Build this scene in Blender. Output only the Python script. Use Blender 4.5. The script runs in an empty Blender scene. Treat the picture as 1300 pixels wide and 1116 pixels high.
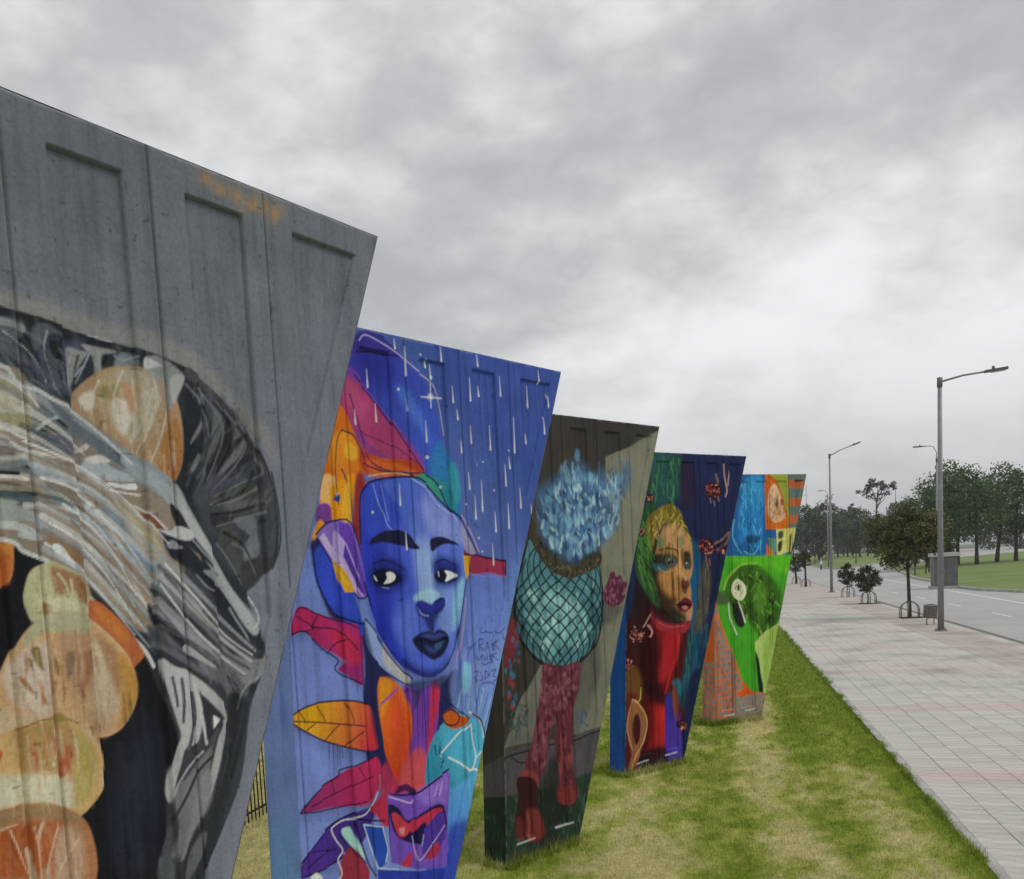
import bpy, bmesh, math, random
import numpy as np
from mathutils import Vector, Matrix

scene = bpy.context.scene
COL = scene.collection
RND = random.Random(11)
NR = np.random.RandomState(7)

# ------------------------------------------------------------------ camera
RIGHT, UP, FWD = Vector((0.998612, -0.005036, -0.052432)), Vector((0.052673, 0.095468, 0.994038)), Vector((0.000000, 0.995420, -0.095600))
PRINCIPAL_Y = 837.89
EYE = Vector((0.0, 0.0, 3.2))
cam_data = bpy.data.cameras.new('camera')
cam_data.sensor_fit = 'HORIZONTAL'
cam_data.sensor_width = 36.0
cam_data.lens = 1200 / 1300 * 36.0
cam_data.shift_x = 50 / 1300
cam_data.shift_y = (PRINCIPAL_Y - 558) / 1300
cam_data.clip_start = 0.05
cam_data.clip_end = 6000
cam = bpy.data.objects.new('camera', cam_data)
COL.objects.link(cam)
m = Matrix((RIGHT, UP, -FWD)).transposed().to_4x4()
m.translation = EYE
cam.matrix_world = m
scene.camera = cam

# ------------------------------------------------------------------ sky and sun
SUN_ELEV, SUN_AZ = math.radians(52), math.radians(112)      # azimuth clockwise from +Y: right of the walls
world = bpy.data.worlds.new('World')
scene.world = world
world.use_nodes = True
nt = world.node_tree
nt.nodes.clear()
def wn(kind, **kw):
    n = nt.nodes.new(kind)
    for k, v in kw.items():
        setattr(n, k, v)
    return n
def wmath(op, a, b=None):
    n = wn('ShaderNodeMath', operation=op)
    for i, v in enumerate((a, b)):
        if v is None: continue
        if isinstance(v, (int, float)): n.inputs[i].default_value = v
        else: nt.links.new(v, n.inputs[i])
    return n.outputs[0]
out = wn('ShaderNodeOutputWorld')
bg = wn('ShaderNodeBackground')
bg.inputs['Strength'].default_value = 0.1
nt.links.new(bg.outputs[0], out.inputs[0])
sky = wn('ShaderNodeTexSky', sky_type='NISHITA', sun_disc=False, sun_elevation=SUN_ELEV, sun_rotation=SUN_AZ)
sky.dust_density = 3.0
tc = wn('ShaderNodeTexCoord')
sep = wn('ShaderNodeSeparateXYZ')
nt.links.new(tc.outputs['Generated'], sep.inputs[0])
comb = wn('ShaderNodeVectorMath', operation='MULTIPLY_ADD')          # clouds a little flatter than they are wide
nt.links.new(tc.outputs['Generated'], comb.inputs[0])
comb.inputs[1].default_value = (1.0, 1.0, 1.75)
comb.inputs[2].default_value = (3.1, 1.4, 0.6)
n1 = wn('ShaderNodeTexNoise'); n1.inputs['Scale'].default_value = 2.7; n1.inputs['Detail'].default_value = 5; n1.inputs['Roughness'].default_value = 0.52; n1.inputs['Distortion'].default_value = 0.0
n2 = wn('ShaderNodeTexNoise'); n2.inputs['Scale'].default_value = 5.5; n2.inputs['Detail'].default_value = 6; n2.inputs['Roughness'].default_value = 0.55; n2.inputs['Distortion'].default_value = 0.0
for n in (n1, n2): nt.links.new(comb.outputs[0], n.inputs['Vector'])
lump = wmath('ABSOLUTE', wmath('SUBTRACT', wmath('MULTIPLY', n2.outputs['Fac'], 2.0), 1.0))
cl = wmath('ADD', wmath('MULTIPLY', n1.outputs['Fac'], 0.86), wmath('MULTIPLY', lump, 0.30))
ramp = wn('ShaderNodeValToRGB')
cr = ramp.color_ramp
cr.interpolation = 'B_SPLINE'
cr.elements[0].position = 0.30; cr.elements[0].color = (0.440, 0.452, 0.472, 1)
cr.elements[1].position = 0.62; cr.elements[1].color = (0.960, 0.965, 0.965, 1)
e = cr.elements.new(0.41); e.color = (0.545, 0.556, 0.572, 1)
e = cr.elements.new(0.50); e.color = (0.720, 0.728, 0.736, 1)
nt.links.new(cl, ramp.inputs[0])
hz = wn('ShaderNodeMapRange'); hz.inputs['From Min'].default_value = 0.0; hz.inputs['From Max'].default_value = 0.20
hz.inputs['To Min'].default_value = 0.8; hz.inputs['To Max'].default_value = 0.0
nt.links.new(sep.outputs['Z'], hz.inputs['Value'])
mixh = wn('ShaderNodeMix', data_type='RGBA'); mixh.inputs['B'].default_value = (0.62, 0.63, 0.64, 1)
nt.links.new(hz.outputs[0], mixh.inputs['Factor']); nt.links.new(ramp.outputs[0], mixh.inputs['A'])
up10 = wn('ShaderNodeVectorMath', operation='SCALE'); up10.inputs['Scale'].default_value = 10.0
nt.links.new(mixh.outputs['Result'], up10.inputs[0])
mixs = wn('ShaderNodeMix', data_type='RGBA'); mixs.inputs['Factor'].default_value = 0.97       # thick cloud cover over the clear sky
nt.links.new(sky.outputs[0], mixs.inputs['A']); nt.links.new(up10.outputs[0], mixs.inputs['B'])
nt.links.new(mixs.outputs['Result'], bg.inputs['Color'])

sun_data = bpy.data.lights.new('sun', 'SUN')
sun_data.energy = 1.2
sun_data.angle = math.radians(24)
sun_data.color = (1.0, 0.97, 0.93)
sun = bpy.data.objects.new('sun', sun_data)
COL.objects.link(sun)
to_sun = Vector((math.sin(SUN_AZ) * math.cos(SUN_ELEV), math.cos(SUN_AZ) * math.cos(SUN_ELEV), math.sin(SUN_ELEV)))
sun.rotation_euler = to_sun.to_track_quat('Z', 'Y').to_euler()
sun.location = (20, -10, 40)

vs = scene.view_settings
vs.view_transform = 'Standard'
vs.look = 'None'
vs.exposure = 0.0
vs.gamma = 1.0
vs.use_curve_mapping = False

# ------------------------------------------------------------------ helpers
def tag(o, label=None, cat=None, group=None, kind=None):
    if label: o['label'] = label
    if cat: o['category'] = cat
    if group: o['group'] = group
    if kind: o['kind'] = kind
    return o
def link(name, me, parent=None):
    o = bpy.data.objects.new(name, me)
    COL.objects.link(o)
    if parent is not None: o.parent = parent
    return o
def empty(name, loc=(0, 0, 0), rz=0.0):
    o = bpy.data.objects.new(name, None)
    o.empty_display_size = 0.2
    COL.objects.link(o)
    o.location = loc
    o.rotation_euler = (0, 0, rz)
    return o
def copy_tree(o, parent=None):
    c = o.copy()
    COL.objects.link(c)
    c.parent = parent
    for ch in list(o.children): copy_tree(ch, c)
    return c
def mesh_np(name, V, Fc, mat=None, cols=None, smooth=False):
    """mesh from arrays: V (n,3), Fc (m,k) with k = 3 or 4"""
    V = np.ascontiguousarray(V, np.float32); Fc = np.ascontiguousarray(Fc, np.int32)
    me = bpy.data.meshes.new(name)
    k = Fc.shape[1]
    me.vertices.add(len(V)); me.vertices.foreach_set('co', V.ravel())
    me.loops.add(Fc.size); me.loops.foreach_set('vertex_index', Fc.ravel())
    me.polygons.add(len(Fc))
    me.polygons.foreach_set('loop_start', np.arange(0, Fc.size, k, dtype=np.int32))
    me.polygons.foreach_set('loop_total', np.full(len(Fc), k, np.int32))
    me.polygons.foreach_set('use_smooth', np.full(len(Fc), smooth, bool))
    if cols is not None:
        at = me.color_attributes.new('col', 'FLOAT_COLOR', 'POINT')
        c4 = np.ones((len(V), 4), np.float32); c4[:, :3] = cols
        at.data.foreach_set('color', c4.ravel())
    me.update()
    me.validate()
    if mat: me.materials.append(mat)
    return me
class MB:
    """collects boxes, tubes and prisms into one mesh"""
    def __init__(s): s.bm = bmesh.new()
    def box(s, c, d, rz=0.0, bevel=0.0, mat=None):
        r = bmesh.ops.create_cube(s.bm, size=1.0)
        vs_ = r['verts']
        M = Matrix.Translation(c) @ Matrix.Rotation(rz, 4, 'Z') @ (mat or Matrix()) @ Matrix.Diagonal((*d, 1))
        bmesh.ops.transform(s.bm, matrix=M, verts=vs_)
        if bevel:
            es = list({e_ for v in vs_ for e_ in v.link_edges})
            bmesh.ops.bevel(s.bm, geom=es, offset=bevel, segments=2, affect='EDGES', profile=0.7)
        return s
    def tube(s, pts, rad, n=8, cap=True):
        pts = [Vector(p) for p in pts]
        rad = rad if isinstance(rad, (list, tuple)) else [rad] * len(pts)
        rings = []
        up = Vector((0.31, 0.95, 0.05)).normalized()
        for i, p in enumerate(pts):
            t = (pts[min(i + 1, len(pts) - 1)] - pts[max(i - 1, 0)]).normalized()
            a = t.cross(up)
            if a.length < 1e-3: a = t.cross(Vector((1, 0, 0)))
            a.normalize(); b = t.cross(a)
            rings.append([s.bm.verts.new(p + (a * math.cos(k * 2 * math.pi / n) + b * math.sin(k * 2 * math.pi / n)) * rad[i]) for k in range(n)])
        for r0, r1 in zip(rings, rings[1:]):
            for k in range(n):
                s.bm.faces.new((r0[k], r0[(k + 1) % n], r1[(k + 1) % n], r1[k])).smooth = True
        if cap:
            s.bm.faces.new(rings[0][::-1]); s.bm.faces.new(rings[-1])
        return s
    def prism(s, poly, z0, z1):
        a = [s.bm.verts.new((x, y, z0)) for x, y in poly]
        b = [s.bm.verts.new((x, y, z1)) for x, y in poly]
        s.bm.faces.new(b)
        n = len(poly)
        for k in range(n): s.bm.faces.new((a[k], a[(k + 1) % n], b[(k + 1) % n], b[k]))
        return s
    def face(s, pts):
        s.bm.faces.new([s.bm.verts.new(p) for p in pts]); return s
    def build(s, name, mat, parent=None):
        bmesh.ops.recalc_face_normals(s.bm, faces=s.bm.faces[:])
        me = bpy.data.meshes.new(name)
        s.bm.to_mesh(me); s.bm.free()
        if mat: me.materials.append(mat)
        return link(name, me, parent)

# ---- materials
def new_mat(name, rough=0.8, spec=0.3, metal=0.0):
    mt = bpy.data.materials.new(name)
    mt.use_nodes = True
    b = mt.node_tree.nodes['Principled BSDF']
    b.inputs['Roughness'].default_value = rough
    b.inputs['Metallic'].default_value = metal
    b.inputs['Specular IOR Level'].default_value = spec
    return mt, b
def add_noise(mt, scale, detail=5, rough=0.6, coord='Object', stretch=None):
    t = mt.node_tree
    tcn = t.nodes.new('ShaderNodeTexCoord')
    n = t.nodes.new('ShaderNodeTexNoise')
    n.inputs['Scale'].default_value = scale; n.inputs['Detail'].default_value = detail; n.inputs['Roughness'].default_value = rough
    src = tcn.outputs[coord]
    if stretch:
        mp = t.nodes.new('ShaderNodeMapping'); mp.inputs['Scale'].default_value = stretch
        t.links.new(src, mp.inputs[0]); src = mp.outputs[0]
    t.links.new(src, n.inputs['Vector'])
    return n
def add_ramp(mt, fac, stops):
    t = mt.node_tree
    r = t.nodes.new('ShaderNodeValToRGB')
    while len(r.color_ramp.elements) < len(stops): r.color_ramp.elements.new(0.5)
    for e_, (p, c) in zip(r.color_ramp.elements, stops):
        e_.position = p; e_.color = (*c, 1) if len(c) == 3 else c
    t.links.new(fac, r.inputs[0])
    return r.outputs[0]
def mul_col(mt, a, b, fac=1.0):
    t = mt.node_tree
    x = t.nodes.new('ShaderNodeMix'); x.data_type = 'RGBA'; x.blend_type = 'MULTIPLY'; x.inputs['Factor'].default_value = fac
    t.links.new(a, x.inputs['A']); t.links.new(b, x.inputs['B'])
    return x.outputs['Result']
def add_bump(mt, b, height, strength=0.3, dist=0.01):
    t = mt.node_tree
    bp = t.nodes.new('ShaderNodeBump'); bp.inputs['Strength'].default_value = strength; bp.inputs['Distance'].default_value = dist
    t.links.new(height, bp.inputs['Height']); t.links.new(bp.outputs[0], b.inputs['Normal'])
def mottled(name, c0, c1, scale, rough=0.85, bump=0.2, spec=0.3, metal=0.0, dist=0.01):
    mt, b = new_mat(name, rough, spec, metal)
    n = add_noise(mt, scale)
    mt.node_tree.links.new(add_ramp(mt, n.outputs['Fac'], [(0.3, c0), (0.7, c1)]), b.inputs['Base Color'])
    if bump:
        n2_ = add_noise(mt, scale * 6, 4)
        add_bump(mt, b, n2_.outputs['Fac'], bump, dist)
    return mt
def attr_mat(name, rough=0.8, spec=0.25, trans=0.0):
    mt, b = new_mat(name, rough, spec)
    t = mt.node_tree
    a = t.nodes.new('ShaderNodeAttribute'); a.attribute_name = 'col'
    t.links.new(a.outputs['Color'], b.inputs['Base Color'])
    return mt, b, a

# painted concrete: colour comes from the mural, weathering and form marks from noise
M_PAINT, pb, pa = attr_mat('painted_concrete', 0.8, 0.08)
nA = add_noise(M_PAINT, 3.0, 6, 0.62)
nB = add_noise(M_PAINT, 1.6, 5, 0.6, stretch=(9, 9, 0.55))
nC = add_noise(M_PAINT, 60, 3, 0.6)
c_ = mul_col(M_PAINT, pa.outputs['Color'], add_ramp(M_PAINT, nA.outputs['Fac'], [(0.3, (0.80, 0.80, 0.80)), (0.7, (1.08, 1.08, 1.08))]))
c_ = mul_col(M_PAINT, c_, add_ramp(M_PAINT, nB.outputs['Fac'], [(0.32, (0.70, 0.70, 0.70)), (0.5, (1, 1, 1)), (0.75, (1.05, 1.05, 1.05))]), 0.75)
c_ = mul_col(M_PAINT, c_, add_ramp(M_PAINT, nC.outputs['Fac'], [(0.35, (0.86, 0.86, 0.86)), (0.6, (1.04, 1.04, 1.04))]), 0.8)
M_PAINT.node_tree.links.new(c_, pb.inputs['Base Color'])
nD = add_noise(M_PAINT, 22, 8, 0.7)
add_bump(M_PAINT, pb, nD.outputs['Fac'], 0.45, 0.012)
M_CONC = mottled('raw_concrete', (0.20, 0.20, 0.20), (0.34, 0.335, 0.33), 2.5, 0.85, 0.4)
M_LEAF, lb_, la_ = attr_mat('leaves', 0.6, 0.25)
M_GRASS, gb_, ga_ = attr_mat('grass_blades', 0.7, 0.15)
M_LAWN, wb_, wa_ = attr_mat('lawn_soil', 0.95, 0.05)
wn_ = add_noise(M_LAWN, 14, 6, 0.7)
M_LAWN.node_tree.links.new(mul_col(M_LAWN, wa_.outputs['Color'], add_ramp(M_LAWN, wn_.outputs['Fac'], [(0.3, (0.62, 0.62, 0.58)), (0.7, (1.15, 1.15, 1.1))])), wb_.inputs['Base Color'])
add_bump(M_LAWN, wb_, add_noise(M_LAWN, 40, 5).outputs['Fac'], 0.6, 0.03)
M_BARK = mottled('bark', (0.030, 0.024, 0.018), (0.075, 0.06, 0.046), 9, 0.95, 0.5)
M_STEEL = mottled('galvanised_steel', (0.20, 0.21, 0.215), (0.29, 0.30, 0.305), 3, 0.5, 0.0, 0.5, 0.35)
M_HEAD = mottled('lamp_housing', (0.10, 0.105, 0.11), (0.15, 0.155, 0.16), 4, 0.5, 0.0)
M_BLACK = mottled('black_iron', (0.010, 0.010, 0.011), (0.026, 0.025, 0.024), 8, 0.55, 0.1)
M_HOOP = mottled('hoop_steel', (0.13, 0.13, 0.13), (0.22, 0.22, 0.215), 6, 0.5, 0.0, 0.5, 0.3)
M_ROAD = mottled('concrete_road', (0.36, 0.357, 0.352), (0.43, 0.425, 0.418), 0.35, 0.9, 0.25)
M_KERB = mottled('kerb_concrete', (0.30, 0.29, 0.275), (0.46, 0.45, 0.43), 1.2, 0.9, 0.3)
M_LINE = mottled('road_paint', (0.58, 0.58, 0.56), (0.78, 0.78, 0.76), 2.0, 0.7, 0.1)
M_FIELD = mottled('far_grass', (0.060, 0.085, 0.028), (0.125, 0.155, 0.050), 0.08, 0.95, 0.3)
M_VERGE = mottled('verge_grass', (0.120, 0.175, 0.045), (0.200, 0.255, 0.075), 0.25, 0.95, 0.5, dist=0.05)
M_SOIL = mottled('pit_soil', (0.020, 0.016, 0.012), (0.05, 0.04, 0.03), 6, 1.0, 0.5)
M_BED = mottled('paving_bed', (0.16, 0.155, 0.145), (0.24, 0.23, 0.215), 6, 0.95, 0.4)

# ------------------------------------------------------------------ street frame
# the street runs at 14.8 degrees to the right of +Y; along = metres down the street, off = metres to its right
SA, CA = math.sin(math.radians(14.8)), math.cos(math.radians(14.8))
def st(along, off): return (along * SA + off * CA, along * CA - off * SA)
def in_view(p, pad=0.0):
    d_ = Vector(p) - EYE
    z_ = d_.dot(FWD)
    if z_ < 0.2: return None
    u_ = 600 + 1200 * d_.dot(RIGHT) / z_; v_ = PRINCIPAL_Y - 1200 * d_.dot(UP) / z_
    if -pad < u_ < 1300 + pad and -pad < v_ < 1116 + pad: return u_, v_, z_
    return None
LAWN_EDGE = 2.50      # offset of the lawn's paved edge
PAVE_EDGE = 9.20
LAWN_Z, ROAD_Z = -0.03, -0.12

def vnoise(x, y, seed):
    """smooth value noise on arrays"""
    xi = np.floor(x).astype(np.int64); yi = np.floor(y).astype(np.int64)
    fx = x - xi; fy = y - yi
    fx = fx * fx * (3 - 2 * fx); fy = fy * fy * (3 - 2 * fy)
    def hsh(a, b):
        n_ = (a * 374761393 + b * 668265263 + seed * 974634777) & 0x7fffffff
        n_ = ((n_ ^ (n_ >> 13)) * 1274126177) & 0x7fffffff
        return (n_ ^ (n_ >> 16) & 0xffff) % 65536 / 65535.0
    return (hsh(xi, yi) * (1 - fx) + hsh(xi + 1, yi) * fx) * (1 - fy) + (hsh(xi, yi + 1) * (1 - fx) + hsh(xi + 1, yi + 1) * fx) * fy
def lawn_colour(X, Y):
    """living green to straw, in worn patches; darker lush grass by the paving"""
    al = X * SA + Y * CA; of = X * CA - Y * SA
    d = 0.42 * vnoise(al * 0.10, of * 1.5, 3) + 0.26 * vnoise(al * 1.1, of * 2.6, 5) + 0.32 * vnoise(al * 4, of * 8, 9)
    d = d + 0.10 * np.exp(-((of - 0.6 + 0.25 * np.sin(al * 0.5)) / 0.35) ** 2) + 0.12 * np.exp(-((of + 0.9) / 0.5) ** 2)
    d = d - 0.30 * np.exp(-((of - LAWN_EDGE) / 0.45) ** 2) - 0.10 * np.exp(-((of - 1.35) / 0.3) ** 2)
    d = d - 0.14 * np.clip((al - 17) / 14, 0, 1)
    d = d + 0.25 * np.clip((-of - 3.0) / 2.0, 0, 1)
    t = np.clip((d - 0.33) / 0.36, 0, 1)[:, None]
    green = np.array([0.205, 0.280, 0.034]); mid = np.array([0.365, 0.400, 0.090]); straw = np.array([0.580, 0.530, 0.250])
    c = np.where(t < 0.5, green + (mid - green) * t * 2, mid + (straw - mid) * (t * 2 - 1))
    v = 0.85 + 0.3 * vnoise(al * 9, of * 9, 21)[:, None]
    return c * v

# far ground
g = MB(); g.face([(-3000, -800, -0.55), (3000, -800, -0.55), (3000, 4000, -0.55), (-3000, 4000, -0.55)])
tag(g.build('ground', M_FIELD), kind='structure')
# lawn sheet
al = np.concatenate([np.arange(-14, 4, 1.0), np.arange(4, 46, 0.12), np.arange(46, 150.1, 2.0)])
of = np.concatenate([np.arange(-60, -7, 2.0), np.arange(-7, 2.5, 0.1), [LAWN_EDGE + 0.01]])
AA, OO = np.meshgrid(al, of, indexing='ij')
X_ = AA * SA + OO * CA; Y_ = AA * CA - OO * SA
Z_ = LAWN_Z - 0.02 + 0.045 * (vnoise(AA.ravel() * 0.5, OO.ravel() * 0.5, 2) - 0.5).reshape(AA.shape) + 0.02 * (vnoise(AA.ravel() * 3, OO.ravel() * 3, 4) - 0.5).reshape(AA.shape)
Z_ = Z_ + 0.04 * np.clip((OO - 1.9) / 0.6, 0, 1)
V = np.stack([X_.ravel(), Y_.ravel(), Z_.ravel()], 1)
ni, nj = AA.shape
I = np.arange(ni * nj).reshape(ni, nj)
Fq = np.stack([I[:-1, :-1].ravel(), I[:-1, 1:].ravel(), I[1:, 1:].ravel(), I[1:, :-1].ravel()], 1)
tag(link('lawn', mesh_np('lawn', V, Fq, M_LAWN, lawn_colour(V[:, 0], V[:, 1]) * 0.9, True)), kind='structure')

# road
r = MB(); r.face([(*st(-60, PAVE_EDGE + 0.1), ROAD_Z), (*st(-60, 300), ROAD_Z), (*st(620, 420), ROAD_Z), (*st(620, PAVE_EDGE - 20), ROAD_Z), (*st(150, PAVE_EDGE - 4), ROAD_Z), (*st(140, PAVE_EDGE + 0.1), ROAD_Z)])
road = tag(r.build('road', M_ROAD), kind='structure')
# pavement: bedding slab, pavers on top
pv = MB(); pv.prism([st(-20, LAWN_EDGE), st(-20, PAVE_EDGE), st(140, PAVE_EDGE), st(140, LAWN_EDGE)], -0.3, -0.012)
pavement = tag(pv.build('pavement', M_BED), kind='structure')
def paver_mat(name, c0, c1):
    mt, b = new_mat(name, 0.88, 0.25)
    t = mt.node_tree
    oi = t.nodes.new('ShaderNodeObjectInfo')
    n = add_noise(mt, 7, 6, 0.65)
    col = add_ramp(mt, n.outputs['Fac'], [(0.28, c0), (0.72, c1)])
    big = add_noise(mt, 0.7, 3, 0.5)
    col = mul_col(mt, col, add_ramp(mt, big.outputs['Fac'], [(0.3, (0.72, 0.72, 0.71)), (0.5, (0.98, 0.98, 0.98)), (0.7, (1.06, 1.06, 1.06))]))
    col = mul_col(mt, col, add_ramp(mt, oi.outputs['Random'], [(0.0, (0.90, 0.90, 0.90)), (1.0, (1.06, 1.06, 1.06))]))
    t.links.new(col, b.inputs['Base Color'])
    add_bump(mt, b, add_noise(mt, 90, 3).outputs['Fac'], 0.25, 0.004)
    return mt
M_PAVER = paver_mat('grey_paver', (0.455, 0.437, 0.395), (0.585, 0.568, 0.522))
M_PINK = paver_mat('pink_paver', (0.47, 0.395, 0.355), (0.60, 0.515, 0.47))
M_ROSE = paver_mat('rose_grey_paver', (0.40, 0.36, 0.325), (0.50, 0.45, 0.41))
BAND0, BAND_STEP, BAND_W = 14.0, 6.1, 0.8
def tile_kind(a_, o_):
    k_ = (a_ - BAND0 + BAND_W / 2) % BAND_STEP
    if k_ < BAND_W: return 1
    if 7.1 < o_ < 8.7: return 2
    return 0
TW, TL, GAP = 0.40, 0.20, 0.007
def tile_mesh(name, mat):
    x, y = TW / 2 - GAP / 2, TL / 2 - GAP / 2
    c = 0.004
    pts = [(-x, -y, -0.03), (x, -y, -0.03), (x, y, -0.03), (-x, y, -0.03), (-x, -y, -c), (x, -y, -c), (x, y, -c), (-x, y, -c),
           (-x + c, -y + c, 0), (x - c, -y + c, 0), (x - c, y - c, 0), (-x + c, y - c, 0)]
    fs = [(8, 9, 10, 11)] + [(4 + k, 4 + (k + 1) % 4, 8 + (k + 1) % 4, 8 + k) for k in range(4)] + [(k, (k + 1) % 4, 4 + (k + 1) % 4, 4 + k) for k in range(4)]
    return np.array(pts), np.array(fs)
TV, TF = tile_mesh('paver', None)
TMATS = (M_PAVER, M_PINK, M_ROSE)
tile_me = [mesh_np('paver', TV, TF, TMATS[k]) for k in range(3)]
PITS = [(-0.9, 0.9)]      # filled below with tree pits (along, off)
TREE_SPOTS = [(19.75, 42.44), (23.26, 55.10), (25.49, 63.65), (33.27, 96.20), (30.70, 86.30)]
PIT = 0.62
def in_pit(a_, o_):
    for x, y in TREE_SPOTS:
        ta, to = x * SA + y * CA, x * CA - y * SA
        if abs(a_ - ta) < PIT and abs(o_ - to) < PIT: return True
    return False
tiles = []
a_ = 7.0
while a_ < 62:
    o_ = LAWN_EDGE + 0.32
    while o_ < PAVE_EDGE - 0.15:
        if not in_pit(a_, o_):
            x, y = st(a_, o_)
            q = in_view((x, y, 0), 60)
            tiles.append((q[2] if q and in_view((x, y, 0)) else 1e6 + a_, a_, o_, tile_kind(a_, o_)))
        o_ += TW
    a_ += TL
tiles.sort(key=lambda t_: t_[0])
rot = -math.radians(14.8)
for d_, a_, o_, k_ in tiles[:300]:
    o = link('paver', tile_me[k_], pavement)
    o.location = (*st(a_, o_), RND.uniform(-0.0015, 0.0025)); o.rotation_euler = (RND.uniform(-.004, .004), RND.uniform(-.004, .004), rot)
for k in range(3):
    sel = [t_ for t_ in tiles[300:] if t_[3] == k]
    if not sel: continue
    n = len(sel)
    pos = np.array([st(t_[1], t_[2]) for t_ in sel])
    cr_, sr_ = math.cos(rot), math.sin(rot)
    R2 = np.array([[cr_, -sr_, 0], [sr_, cr_, 0], [0, 0, 1]])
    VV = (TV @ R2.T)[None] + np.concatenate([pos, NR.uniform(-.0015, .0025, (n, 1))], 1)[:, None, :]
    FF = TF[None] + (np.arange(n) * len(TV))[:, None, None]
    o = link('paver_field', mesh_np('paver_field', VV.reshape(-1, 3), FF.reshape(-1, 4), TMATS[k]), pavement)
    tag(o, kind='stuff')
# far paving, too small to see the single stones
fp = MB(); fp.face([(*st(62, LAWN_EDGE + .12), -0.001), (*st(62, PAVE_EDGE - .02), -0.001), (*st(140, PAVE_EDGE - .02), -0.001), (*st(140, LAWN_EDGE + .12), -0.001)])
tag(fp.build('far_paving', M_ROSE, pavement), kind='stuff')
# edging stones between lawn and pavement
for k in range(64):
    a0 = 6.5 + k * 0.8
    e_ = MB(); e_.box((0, 0, -0.09), (0.115, 0.792, 0.20), 0, 0.008)
    if k == 0: edge_me = e_.build('edging_stone', M_KERB, pavement); first_edge = edge_me
    else:
        e_.bm.free(); first_edge = first_edge; o2 = link('edging_stone', edge_me.data, pavement); first_edge = o2
    first_edge.location = (*st(a0, LAWN_EDGE + 0.058), RND.uniform(-.006, .006)); first_edge.rotation_euler = (0, RND.uniform(-.01, .01), rot)
# kerb stones along the road
for k in range(110):
    a0 = 22 + k * 1.0
    if k == 0:
        e_ = MB(); e_.box((0, 0, -0.10), (0.2, 0.992, 0.24), 0, 0.015); first = e_.build('kerb_stone', M_KERB, pavement); kerb_me = first.data; o2 = first
    else: o2 = link('kerb_stone', kerb_me, pavement)
    o2.location = (*st(a0, PAVE_EDGE + 0.10), 0.0); o2.rotation_euler = (0, 0, rot)
# lane marking on the road
ln = MB()
for a0, a1, o0, o1 in [(40, 112, 15.1, 16.6)]:
    ln.face([(*st(a0, o0), ROAD_Z + .004), (*st(a0, o0 + .18), ROAD_Z + .004), (*st(a1, o1 + .18), ROAD_Z + .004), (*st(a1, o1), ROAD_Z + .004)])
ln.build('lane_line', M_LINE, road)
for k in range(9):
    a0 = 46 + k * 9
    d2 = MB(); d2.face([(*st(a0, 12.3), ROAD_Z + .004), (*st(a0, 12.42), ROAD_Z + .004), (*st(a0 + 3, 12.42), ROAD_Z + .004), (*st(a0 + 3, 12.3), ROAD_Z + .004)])
    d2.build('lane_dash', M_LINE, road)

# traffic islands of grass with a kerb, gently mounded
def island(name, poly, rise, label=None):
    """grass mound inside a kerb; poly runs counter-clockwise"""
    cx = sum(p[0] for p in poly) / len(poly); cy = sum(p[1] for p in poly) / len(poly)
    # refine the outline
    P = []
    n = len(poly)
    for i in range(n):
        p0, p1, p2, p3 = (Vector(poly[(i + j - 1) % n]) for j in range(4))
        for t in (0, .25, .5, .75):
            P.append(0.5 * ((2 * p1) + (-p0 + p2) * t + (2 * p0 - 5 * p1 + 4 * p2 - p3) * t * t + (-p0 + 3 * p1 - 3 * p2 + p3) * t ** 3))
    n = len(P)
    V = []; F_ = []
    steps = [0, .03, .08, .16, .3, .5, .75, 1.0]
    for s_ in steps:
        for p in P:
            q = p.lerp(Vector((cx, cy)), s_)
            V.append((q.x, q.y, 0.02 + rise * (1 - (1 - min(1, s_ / 0.5)) ** 2)))
    for i in range(len(steps) - 1):
        for j in range(n):
            F_.append((i * n + j, i * n + (j + 1) % n, (i + 1) * n + (j + 1) % n, (i + 1) * n + j))
    o = link(name, mesh_np(name, np.array(V), np.array(F_), M_VERGE, None, True))
    tag(o, kind='structure')
    kb = MB()
    for j in range(n):
        p, q = P[j], P[(j + 1) % n]
        dv = (q - p); nn = Vector((-dv.y, dv.x)).normalized() * 0.22
        if (p + nn - Vector((cx, cy))).length > (p - Vector((cx, cy))).length: nn = -nn
        kb.face([(p.x - nn.x * .2, p.y - nn.y * .2, ROAD_Z), (q.x - nn.x * .2, q.y - nn.y * .2, ROAD_Z), (q.x - nn.x * .2, q.y - nn.y * .2, 0.06), (p.x - nn.x * .2, p.y - nn.y * .2, 0.06)])
        kb.face([(p.x - nn.x * .2, p.y - nn.y * .2, 0.06), (q.x - nn.x * .2, q.y - nn.y * .2, 0.06), (q.x + nn.x, q.y + nn.y, 0.06), (p.x + nn.x, p.y + nn.y, 0.06)])
    kb.build('kerb', M_KERB, o)
    return o
island('grass_island', [(62.5, 162), (74.5, 179), (100, 225), (136, 300), (230, 470), (260, 560), (150, 560), (118, 400), (99, 283), (78, 216)], 1.55)
island('grass_island', [(35, 60), (41, 83), (45.4, 96.6), (52, 113), (58.5, 130), (66, 150), (82, 176), (120, 226), (200, 300), (330, 330), (300, 120), (160, 60), (80, 30), (48, 40)], 0.5)

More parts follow.
